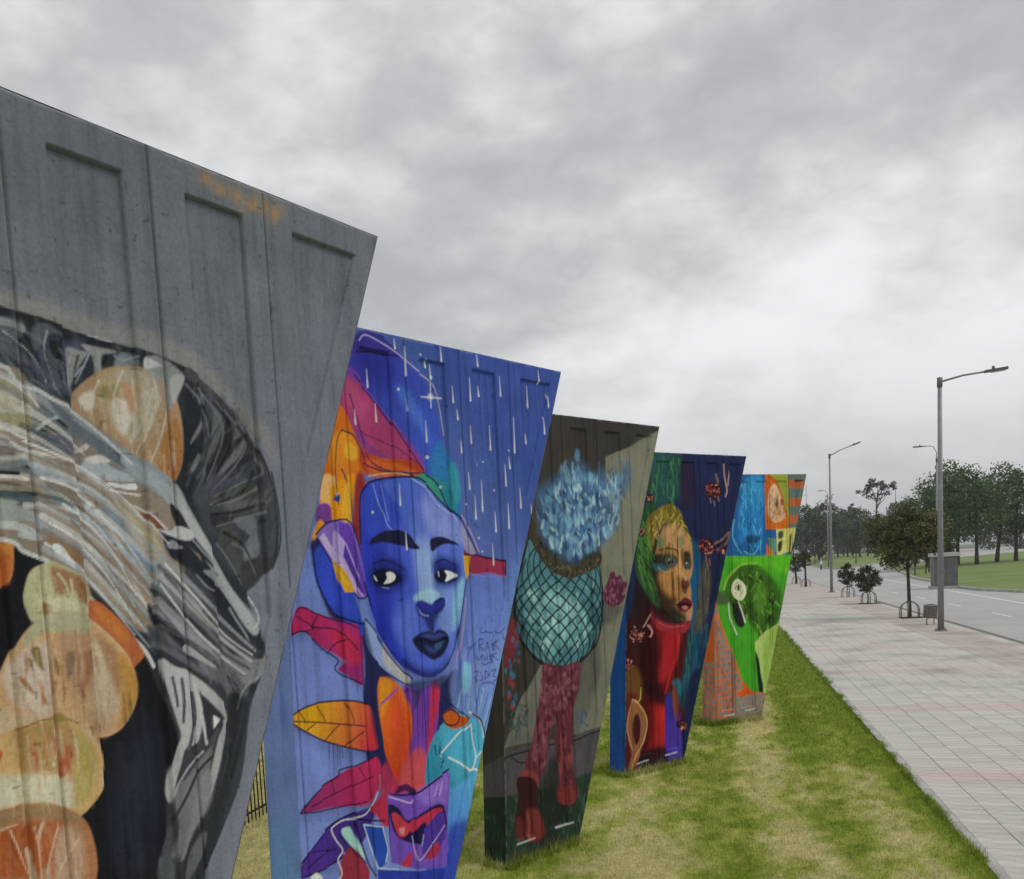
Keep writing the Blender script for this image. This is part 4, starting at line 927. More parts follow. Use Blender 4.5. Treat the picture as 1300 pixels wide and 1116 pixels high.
s 28,30,67 4.8 1 1 11 11|-2624,2648 -2477,2518 -2321,2417 -2175,2339
s 42,42,86 43.1 0.35 1 55.4 55.4|-3297,2821 -3094,2813 -2898,2621 -2720,2433
s 42,42,86 43.6 0.35 1 56 56|-3337,2227 -3130,2095 -2881,1973 -2656,1920
s 42,42,86 43.7 0.35 1 56.2 56.2|-3312,1612 -3063,1575 -2719,1552
s 42,42,86 42.8 0.35 1 55 55|-3443,1204 -3170,1169 -2948,1208
s 30,30,73 53.5 0.55 1 93.6 93.6|-2634,2353 -2596,2060 -2537,1817 -2573,1589 -2693,1500
f 162,38,85 7 1 1 135,39,101 -3227,2857 -2681,2529|-3296,2831 -3257,2974 -3186,3011 -3013,2946 -2802,2876 -2672,2810 -2670,2472 -2706,2419 -2833,2514 -2889,2554 -2826,2602 -2895,2653 -3019,2720 -3110,2793 -3201,2844
f 181,40,60 38 0.7 1|-2951,2834 -2735,2782 -2691,2587 -2826,2602 -2904,2720
s 28,20,50 4.34 1 1 11.2 11.2|-3296,2831 -3174,2842 -3019,2710 -2883,2619 -2918,2557 -2792,2475 -2690,2429
s 28,20,50 4.31 1 1 9.86 9.86|-3244,2973 -3187,3006 -3000,2935 -2773,2863 -2686,2823
s 28,20,50 4.32 1 1 9.25 9.25|-3245,2952 -3090,2866 -2880,2828 -2699,2667
s 28,20,50 4.25 1 1 8.5 8.5|-3104,2868 -3057,2917 -3042,2938
s 28,20,50 4.2 1 1 8.41 8.41|-3201,2844 -3119,2848 -3076,2860
s 28,20,50 4.39 1 1 8.78 8.78|-2980,2673 -2903,2731 -2812,2756
f 204,148,27 8 1 1 181,48,58 -3146,2233 -2646,2040|-3345,2291 -3248,2329 -3108,2347 -2923,2337 -2776,2316 -2656,2276 -2600,2205 -2581,2058 -2575,1940 -2715,1954 -2850,1990 -2992,2049 -3129,2117 -3234,2178 -3336,2237
s 31,21,43 4.33 1 1 12.4 12.4|-3345,2291 -3248,2329 -3108,2347 -2923,2337 -2776,2316 -2656,2276
s 31,21,43 4.32 1 1 12.4 12.4|-3349,2250 -3247,2180 -3129,2111 -2992,2049 -2835,1987 -2701,1940
s 31,21,43 4.33 1 1 9.27 9.27|-3348,2260 -3147,2223 -2937,2178 -2670,2118
s 31,21,43 4.16 1 1 7.72 7.72|-3276,2312 -3240,2259 -3229,2236
s 31,21,43 4.3 1 1 7.98 7.98|-3110,2331 -3060,2258 -3035,2210
s 31,21,43 4.49 1 1 8.34 8.34|-2851,2315 -2812,2243 -2789,2160
s 31,21,43 4.21 1 1 7.82 7.82|-3220,2181 -3148,2212
s 31,21,43 4.38 1 1 8.13 8.13|-3047,2081 -2970,2134 -2908,2168
s 31,21,43 4.53 1 1 8.41 8.41|-2878,2006 -2783,2057 -2688,2087
f 123,41,95 8 1 1 175,40,84 -3264,1687 -2585,1826|-3323,1636 -3221,1710 -3103,1772 -2954,1819 -2817,1848 -2660,1875 -2581,1872 -2558,1762 -2600,1654 -2688,1557 -2826,1565 -3031,1601 -3201,1618
s 28,20,50 4.38 1 1 11.3 11.3|-3323,1636 -3221,1710 -3103,1772 -2955,1808 -2936,1849 -2816,1854 -2628,1881
s 28,20,50 4.37 1 1 10 10|-3324,1631 -3132,1602 -2915,1586 -2717,1575
s 28,20,50 4.42 1 1 8.22 8.22|-3225,1657 -3053,1684 -2874,1712 -2640,1744
s 28,20,50 4.58 1 1 7.85 7.85|-2772,1839 -2718,1748
s 28,20,50 4.38 1 1 7.51 7.51|-3015,1787 -2994,1693
f 76,44,132 7 1 1 58,40,118 -3373,1227 -2774,1461|-3454,1229 -3368,1291 -3237,1375 -3117,1455 -2996,1503 -2845,1524 -2691,1522 -2648,1466 -2789,1291 -2947,1219 -3169,1191 -3343,1186
s 24,19,49 4.29 1 1 11 11|-3454,1229 -3340,1294 -3222,1382 -3102,1462 -2982,1500 -2830,1520
s 24,19,49 4.26 1 1 9.74 9.74|-3442,1214 -3308,1197 -3125,1200 -2976,1227
s 24,19,49 4.3 1 1 7.98 7.98|-3304,1240 -3159,1299 -3014,1305
s 24,19,49 4.3 1 1 7.38 7.38|-3239,1343 -3142,1328 -3058,1305
s 40,36,85 4.38 0.8 1 10 4.38|-2979,2036 -2991,1815
s 40,36,85 4.41 0.8 1 10.1 4.41|-2944,2018 -2949,1874
s 40,36,85 4.43 0.8 1 10.1 4.43|-2923,2003 -2926,1881
s 40,36,85 4.35 0.8 1 9.94 4.35|-3019,2065 -3023,1944
s 40,36,85 4.45 0.8 1 10.2 4.45|-2900,2010 -2900,1926
s 19,22,57 3.96 1 1 28.3 5.65|-3580,1770 -3567,1704 -3571,1590
s 19,22,57 3.99 1 1 22.8 5.7|-3502,1710 -3534,1644 -3550,1606
f 29,32,67 27 0.8 1|-2636,2864 -2628,2238 -2575,1940 -2440,1620 -2280,1513 -2287,1828 -2471,2215 -2541,2513
f 197,101,32 11 1 1 175,44,26 -2461,2330 -2358,1602|-2534,2409 -2483,2449 -2387,2425 -2277,2352 -2218,2237 -2199,2054 -2215,1875 -2283,1677 -2341,1598 -2430,1736 -2496,1926 -2539,2167
f 202,132,37 27 0.9 1|-2529,2385 -2468,2435 -2373,2400 -2417,2265 -2509,2150 -2532,2247
f 189,60,38 42 0.6 1|-2380,2319 -2269,2244 -2233,2059 -2276,1766 -2371,1844 -2416,2089
s 136,70,152 4.81 0.9 1 20.6 20.6|-2517,2245 -2398,2298 -2311,2345
f 104,56,147 15 1 1|-2260,2350 -2126,2309 -1963,2336 -1861,2249 -1918,2009 -2010,1777 -2096,1608 -2208,1540 -2237,1819 -2194,2113
f 173,43,78 15 1 1|-1963,2336 -1856,2310 -1866,2187 -1954,2015 -2028,1780 -2091,1669 -2031,1965
f 174,69,80 36 1 1|-2254,1822 -2128,1860 -2051,1722 -2104,1523 -2280,1513 -2374,1606
s 40,30,79 4.99 0.8 1 11.4 4.28|-2175,2339 -2206,1873
s 40,30,79 5.04 0.8 1 11.5 4.32|-2124,2333 -2158,1817
s 40,30,79 5.08 0.8 1 11.6 4.35|-2071,2326 -2096,1925
s 40,30,79 5.13 0.8 1 11.7 4.4|-2010,2318 -2033,1931
s 40,30,79 5.18 0.8 1 11.8 4.44|-1947,2310 -1969,1949
f 40,40,78 29 0.8 1|-2206,2379 -1987,2376 -1757,2373 -1858,2286 -2036,2321 -2155,2168 -2179,2292
f 121,140,199 32 0.5 1 105,156,198 -1470,2325 -1512,1814|-1657,2437 -1551,2552 -1399,2705 -1232,2756 -1026,2674 -939,2396 -1186,2025 -1413,1796 -1605,1894 -1704,2101 -1726,2294
s 59,88,177 5.42 0.7 1 17 7.75|-1595,2480 -1631,2282 -1704,2101
s 149,180,217 5.46 0.7 1 12.5 6.24|-1559,2451 -1595,2251 -1668,2070
s 59,88,177 5.5 0.7 1 17.3 7.85|-1518,2714 -1524,2396 -1589,2084
s 149,180,217 5.53 0.7 1 12.6 6.32|-1481,2686 -1487,2366 -1552,2053
s 59,88,177 5.56 0.7 1 17.5 7.95|-1429,2835 -1474,2519 -1461,2195
s 149,180,217 5.6 0.7 1 12.8 6.4|-1391,2807 -1437,2489 -1423,2164
s 59,88,177 5.6 0.7 1 17.6 8|-1376,2249 -1452,2064 -1527,1881
s 149,180,217 5.64 0.7 1 12.9 6.44|-1337,2218 -1414,2032 -1489,1849
s 59,88,177 5.68 0.7 1 17.8 8.11|-1279,2170 -1377,1987 -1453,1803
s 149,180,217 5.71 0.7 1 13.1 6.53|-1240,2139 -1338,1955 -1415,1770
s 59,88,177 5.75 0.7 1 18.1 8.22|-1191,2225 -1269,2037 -1367,1854
s 149,180,217 5.79 0.7 1 13.2 6.61|-1151,2193 -1230,2004 -1328,1821
f 113,177,214 24 0.8 1|-1559,2451 -1493,2418 -1516,2254 -1579,2211 -1597,2341
f 42,123,152 12 1 1 81,162,187 -2003,1651 -1502,1942|-2000,1898 -1825,2006 -1650,2055 -1498,1993 -1346,1851 -1342,1651 -1479,1480 -1647,1385 -1933,1385 -2072,1479 -2091,1669
f 73,160,191 31 0.8 1|-1837,1870 -1598,1970 -1387,1858 -1377,1724 -1568,1616 -1774,1719
f 172,79,25 10 1 1|-1819,2081 -1723,2104 -1632,2039 -1537,1999 -1601,1945 -1717,1938 -1808,1991
s 25,25,53 5.36 1 1 13.8 13.8|-1819,2081 -1723,2098 -1632,2033 -1676,1970 -1789,1988 -1832,2045
s 210,221,233 5.63 1 1 12.9 12.9|-1533,2050 -1437,1997 -1383,1909 -1370,1815
s 25,25,53 5.66 1 1 16.2 16.2|-1494,2031 -1399,1964 -1349,1825 -1357,1720
s 207,227,235 5.4 1 1 13.9 13.9|-1902,1756 -1784,1823 -1643,1900 -1521,1945
s 207,227,235 5.52 1 1 14.2 14.2|-1521,1945 -1512,1814 -1484,1665 -1552,1574 -1645,1644 -1792,1723
s 207,227,235 5.67 1 1 12.1 12.1|-1484,1665 -1400,1702 -1346,1732
s 207,227,235 5.58 1 1 14.4 14.4|-1571,1577 -1473,1558 -1504,1420 -1574,1304
s 26,26,57 5.4 1 1 12.3 12.3|-1845,2222 -1684,2111 -1537,1999
f 129,45,59 10 1 1|-1474,1545 -1367,1603 -1393,1529
s 21,33,62 5.2 1 1 13.4 13.4|-1967,1856 -1956,1779
s 21,33,62 5.25 1 1 13.5 13.5|-1892,1880 -1918,1784
s 21,33,62 5.28 1 1 13.6 13.6|-1850,1709 -1909,1670
f 59,81,181 23 1 1 85,153,203 -1975,889 -1544,1428|-2107,1487 -1737,1469 -1476,1519 -1525,1161 -1664,933 -1762,699 -1995,640 -2153,939
f 41,55,146 47 0.8 1|-1862,1114 -1662,1194 -1615,1051 -1741,719 -1935,686
f 131,45,60 9 1 1|-1767,870 -1656,1036 -1688,887 -1790,824
f 42,134,150 12 1 1|-1791,812 -1712,828 -1772,571 -1848,595
f 165,44,70 14 1 1|-2573,1589 -2470,1650 -2358,1602 -2279,1525 -2378,1366 -2545,1347 -2633,1451 -2691,1522
f 102,70,165 7 1 0|-2505,1622 -2395,1562 -2209,1534 -1990,1586 -1819,1627 -1785,1582 -1808,1421 -1842,1237 -1854,984 -1920,874 -2242,939 -2488,1057 -2492,1393
f 133,103,187 30 0.7 1|-2192,1530 -1991,1574 -1821,1602 -1841,1364 -1968,1406 -2113,1414
s 193,174,217 4.93 1 1 8.45 8.45|-2478,1557 -2366,1508 -2250,1457 -2231,1477
s 173,147,202 5.21 1 1 10.4 10.4|-2000,1463 -1957,1542
s 173,147,202 5.26 1 1 10.5 10.5|-1946,1451 -1900,1555
f 27,22,63 9 1 1|-2483,1498 -2387,1452 -2295,1334 -2153,1361 -1970,1387 -1881,1335 -1855,1202 -1899,1123 -1995,1085 -2191,1123 -2342,1187 -2436,1272 -2476,1389
f 173,52,68 8 1 1|-2457,1421 -2391,1405 -2313,1326 -2265,1278 -2304,1226 -2373,1220 -2419,1279
f 217,147,137 14 0.8 1|-2384,1295 -2334,1282 -2346,1237 -2379,1251
f 165,43,70 10 1 1|-2280,1306 -2155,1337 -1991,1361 -1919,1332 -1980,1270 -2077,1194 -2124,1280 -2197,1261 -2252,1225
f 71,48,138 11 1 1|-2090,1259 -1938,1323 -1873,1206 -1941,1071 -2113,990 -2177,1070 -2148,1211
f 151,43,71 7 1 1|-2147,1012 -1994,1097 -1982,1018 -2059,976
f 165,46,70 7 1 1|-2390,1018 -2265,1081 -2291,978
s 176,159,215 5.12 1 1 8.77 8.77|-2254,1201 -2231,1060 -2201,1002 -2088,1071 -1892,1211
s 147,159,218 5.09 1 1 8.73 8.73|-2150,1187 -2174,1107
f 33,68,158 7 1 0|-2762,1423 -2576,1366 -2526,1187 -2569,1079 -2636,1051 -2686,1206
s 176,192,224 4.72 1 0 8.77 8.77|-2762,1418 -2577,1355 -2535,1178 -2568,1091
s 176,192,224 4.83 1 0 8.97 8.97|-2762,1418 -2714,1249 -2651,1067 -2328,951 -1943,816
f 39,55,148 7 1 0|-2652,1055 -2243,927 -1921,861 -1972,697 -2665,905
s 20,19,57 4.8 1 1 16.5 16.5|-2520,1637 -2492,1393 -2504,1062
s 20,19,57 4.66 1 1 13.3 13.3|-2819,1472 -2667,1424 -2557,1397
s 20,19,57 5.05 1 1 15.9 15.9|-2491,1595 -2379,1547 -2192,1524 -1982,1578 -1800,1629
s 25,19,63 4.95 0.9 1 49.5 49.5|-2393,1586 -2291,1588 -2226,1537
f 151,193,189 8 1 1|-2960,1415 -2884,1430 -2844,1363 -2780,1208 -2783,1174 -2881,1281
f 115,178,182 6 1 0|-2958,1267 -2916,1233 -2792,1072 -2809,1053 -2897,1102
f 135,45,61 13 1 1|-2881,1281 -2784,1163 -2732,1043 -2818,951 -2967,996 -2996,1175
s 20,19,57 4.61 1 1 13.2 13.2|-2837,1442 -2802,1318 -2741,1127 -2671,1014
s 20,19,57 4.52 1 1 11.6 11.6|-2976,1397 -2868,1266 -2771,1136
s 221,211,231 4.43 1 1 9.49 9.49|-2834,1475 -2938,1489 -3029,1466 -3046,1437 -3009,1360 -2957,1278 -3006,1224 -2983,1149 -2988,1094 -3049,1077
s 221,211,231 4.65 1 1 8.63 8.63|-2576,1742 -2584,1650 -2657,1550 -2741,1488 -2833,1487
f 214,219,225 7 1 1|-3283,1168 -3225,1195 -3173,1136
f 157,44,77 21 0.8 1|-2631,1660 -2505,1822 -2430,1736 -2374,1606 -2493,1572
f 136,44,69 6 1 0|-1505,3345 -1446,3344 -958,3255 -968,3136 -1402,3165 -1459,3192
s 21,23,55 5.71 1 0 16.3 16.3|-1487,3319 -1389,3317 -958,3255 -968,3129
s 188,81,101 5.73 0.8 1 8.19 8.19|-1403,3152 -969,3122
f 202,148,33 8 1 0|-1507,3313 -1420,3305 -1441,3167 -1484,3118 -1498,3194
f 135,130,159 8 1 1|-1504,3594 -1436,3469 -1348,3329 -1447,3331 -1500,3407
s 40,34,79 5.51 1 1 12.6 12.6|-1522,3607 -1434,3494 -1328,3328
s 192,147,169 5.53 1 1 7.9 7.9|-1501,3632 -1394,3494 -1307,3341
f 89,111,184 16 0.7 1 106,127,193 -1408,3089 -796,2791|-1425,3128 -992,3110 -1069,2677 -1355,2507 -1499,2457 -1488,2839
s 162,134,186 5.46 0.7 1 15.6 15.6|-1497,2967 -1556,2718 -1635,2472
s 33,46,108 5.68 0.9 1 8.92 8.92|-1316,2730 -1341,2680 -1238,2678
s 33,46,108 5.74 0.9 1 9.03 9.03|-1251,2770 -1248,2685 -1155,2664
s 33,46,108 5.86 0.9 1 9.21 9.21|-1133,2682 -1093,2652 -1025,2687
s 33,46,108 5.54 0.9 1 8.71 8.71|-1510,2567 -1440,2580 -1408,2602 -1492,2546 -1516,2497
s 33,46,108 5.63 0.9 1 8.85 8.85|-1365,2624 -1363,2533
s 33,46,108 5.66 0.9 1 8.89 8.89|-1365,2624 -1305,2619 -1328,2582 -1370,2573 -1292,2526
s 33,46,108 5.72 0.9 1 8.99 8.99|-1267,2576 -1225,2585 -1250,2535 -1279,2551 -1267,2576
s 33,46,108 5.76 0.9 1 9.05 9.05|-1225,2585 -1209,2524
s 33,46,108 5.8 0.9 1 9.11 9.11|-1171,2606 -1167,2520
s 33,46,108 5.82 0.9 1 9.15 9.15|-1174,2561 -1107,2601
s 33,46,108 5.83 0.9 1 9.16 9.16|-1163,2566 -1104,2514
s 33,46,108 5.92 0.9 1 9.3 9.3|-1050,2649 -1033,2594 -987,2630
s 33,46,108 5.64 0.9 1 8.86 8.86|-1416,2500 -1379,2457 -1336,2492 -1339,2453
s 33,46,108 5.72 0.9 1 8.98 8.98|-1315,2489 -1298,2448 -1253,2496 -1236,2442
s 33,46,108 5.77 0.9 1 9.07 9.07|-1210,2505 -1205,2438
s 33,46,108 5.8 0.9 1 9.11 9.11|-1203,2471 -1148,2492
s 33,46,108 5.81 0.9 1 9.13 9.13|-1192,2470 -1132,2431
s 33,46,108 5.72 0.9 1 8.99 8.99|-1341,2427 -1281,2407 -1196,2424
s 33,46,108 5.6 0.9 1 8.8 8.8|-1447,2361 -1396,2368 -1431,2321 -1451,2323 -1413,2292 -1444,2283
s 33,46,108 5.66 0.9 1 8.89 8.89|-1367,2358 -1341,2297 -1373,2287
s 33,46,108 5.7 0.9 1 8.96 8.96|-1305,2358 -1311,2293
s 33,46,108 5.72 0.9 1 8.98 8.98|-1305,2358 -1246,2324 -1311,2293
s 33,46,108 5.8 0.9 1 9.12 9.12|-1223,2348 -1159,2354 -1205,2306 -1143,2286 -1210,2254
s 33,46,108 5.87 0.9 1 9.23 9.23|-1118,2336 -1079,2291 -1123,2270
s 33,46,108 5.74 0.9 1 9.01 9.01|-1354,2259 -1272,2262 -1190,2232
s 219,227,241 4.61 0.85 0 3.95 17.1|-2434,4656 -2432,4584 -2433,4535
s 219,227,241 4.68 0.85 0 4.01 17.4|-2368,4421 -2367,4347 -2367,4298
s 219,227,241 4.81 0.85 0 4.12 17.9|-2158,4904 -2153,4864 -2151,4838
s 219,227,241 4.9 0.85 0 4.2 18.2|-2045,4864 -2048,4740 -2050,4658
s 219,227,241 4.92 0.85 0 4.22 18.3|-2061,4485 -2057,4437 -2055,4405
s 219,227,241 5.09 0.85 0 4.36 18.9|-1818,4809 -1812,4774 -1809,4751
s 219,227,241 5.11 0.85 0 4.38 19|-1839,4343 -1838,4251 -1839,4189
s 219,227,241 5.22 0.85 0 4.47 19.4|-1647,4920 -1643,4857 -1642,4814
s 219,227,241 5.14 0.85 0 4.4 19.1|-1759,4775 -1755,4712 -1754,4670
s 219,227,241 5.33 0.85 0 4.57 19.8|-1532,4635 -1528,4563 -1528,4515
s 219,227,241 5.38 0.85 0 4.61 20|-1490,4458 -1484,4414 -1482,4385
s 219,227,241 5.51 0.85 0 4.72 20.5|-1314,4721 -1312,4618 -1313,4548
s 219,227,241 5.52 0.85 0 4.73 20.5|-1334,4348 -1331,4266 -1331,4211
s 219,227,241 5.58 0.85 0 4.78 20.7|-1208,4920 -1203,4869 -1200,4834
s 219,227,241 5.61 0.85 0 4.81 20.9|-1188,4674 -1182,4629 -1179,4599
s 219,227,241 5.75 0.85 0 4.93 21.4|-1060,4370 -1059,4255 -1060,4178
s 219,227,241 5.83 0.85 0 5 21.7|-922,4780 -919,4688 -918,4627
s 219,227,241 5.9 0.85 0 5.06 21.9|-905,4057 -902,3956 -902,3887
s 219,227,241 6 0.85 0 5.14 22.3|-753,4460 -756,4287 -760,4170
s 219,227,241 5.95 0.85 0 5.1 22.1|-845,4126 -839,4071 -836,4034
s 219,227,241 6.18 0.85 0 5.29 22.9|-517,4748 -514,4644 -514,4575
s 219,227,241 6.29 0.85 0 5.39 23.4|-367,4900 -360,4836 -357,4793
s 219,227,241 6.37 0.85 0 5.46 23.7|-315,4498 -309,4417 -308,4362
s 219,227,241 6.16 0.85 0 5.28 22.9|-572,4342 -564,4295 -561,4263
s 219,227,241 5.51 0.85 0 4.72 20.5|-1385,3971 -1381,3896 -1380,3846
s 219,227,241 5.58 0.85 0 4.78 20.7|-1321,3785 -1320,3679 -1320,3608
s 219,227,241 5.67 0.85 0 4.86 21.1|-1199,3916 -1201,3770 -1204,3673
s 219,227,241 5.82 0.85 0 4.99 21.6|-1043,3662 -1040,3568 -1040,3506
s 219,227,241 5.95 0.85 0 5.1 22.1|-888,3730 -886,3611 -887,3532
s 219,227,241 6.09 0.85 0 5.22 22.6|-711,3867 -708,3771 -707,3706
s 219,227,241 6.22 0.85 0 5.34 23.1|-562,3736 -555,3687 -551,3654
s 219,227,241 5.8 0.85 0 4.97 21.5|-1096,3402 -1094,3300 -1094,3232
s 219,227,241 4.87 0.85 0 4.17 18.1|-2190,3850 -2190,3760 -2191,3700
s 219,227,241 4.92 0.85 0 4.22 18.3|-2153,3503 -2151,3426 -2151,3375
s 219,227,241 4.51 0.85 0 3.86 16.7|-2597,4355 -2595,4297 -2595,4258
s 219,227,241 5.43 0.85 0 4.65 20.2|-1462,4215 -1457,4163 -1455,4129
s 219,227,241 6.42 0.85 0 5.5 23.8|-239,4711 -232,4646 -229,4602
s 219,227,241 5.6 0.85 0 4.8 20.8|-1265,4103 -1258,4065 -1255,4040
s 214,223,237 5.14 0.8 1 10.3 10.3|-1895,4519 -1643,4533
s 214,223,237 5.15 0.8 1 10.3 10.3|-1762,4628 -1768,4450
f 230,234,240 22 1 1|-1743,4535 -1757,4519 -1783,4515 -1797,4527 -1787,4544 -1761,4550
f 198,211,231 7 0.75 1|-2124,4547 -2132,4537 -2146,4535 -2154,4542 -2148,4552 -2134,4556
f 198,211,231 7 0.75 1|-1867,4831 -1872,4824 -1882,4823 -1888,4827 -1884,4834 -1874,4837
f 198,211,231 8 0.75 1|-1027,3844 -1033,3838 -1045,3837 -1052,3842 -1047,3850 -1035,3852
f 198,211,231 8 0.75 1|-1286,3449 -1292,3443 -1304,3442 -1310,3448 -1306,3455 -1294,3456
f 198,211,231 7 0.75 1|-1735,4684 -1742,4676 -1755,4673 -1762,4679 -1757,4688 -1744,4691
f 198,211,231 7 0.75 1|-2445,3645 -2452,3637 -2466,3636 -2473,3644 -2468,3653 -2454,3655
f 198,211,231 7 0.75 1|-1692,3849 -1701,3839 -1717,3838 -1726,3846 -1719,3856 -1703,3859
f 198,211,231 7 0.75 1|-1823,4071 -1834,4059 -1855,4057 -1866,4067 -1858,4080 -1837,4084
f 198,211,231 8 0.75 1|-1224,3339 -1230,3333 -1242,3333 -1248,3339 -1243,3345 -1232,3347
f 198,211,231 8 0.75 1|-1423,3720 -1429,3714 -1440,3713 -1447,3719 -1442,3726 -1431,3727
f 198,211,231 8 0.75 1|-1157,4070 -1161,4065 -1171,4064 -1176,4069 -1172,4074 -1163,4076
f 198,211,231 8 0.75 1|-831,4179 -836,4174 -846,4173 -852,4177 -848,4183 -838,4185
"""
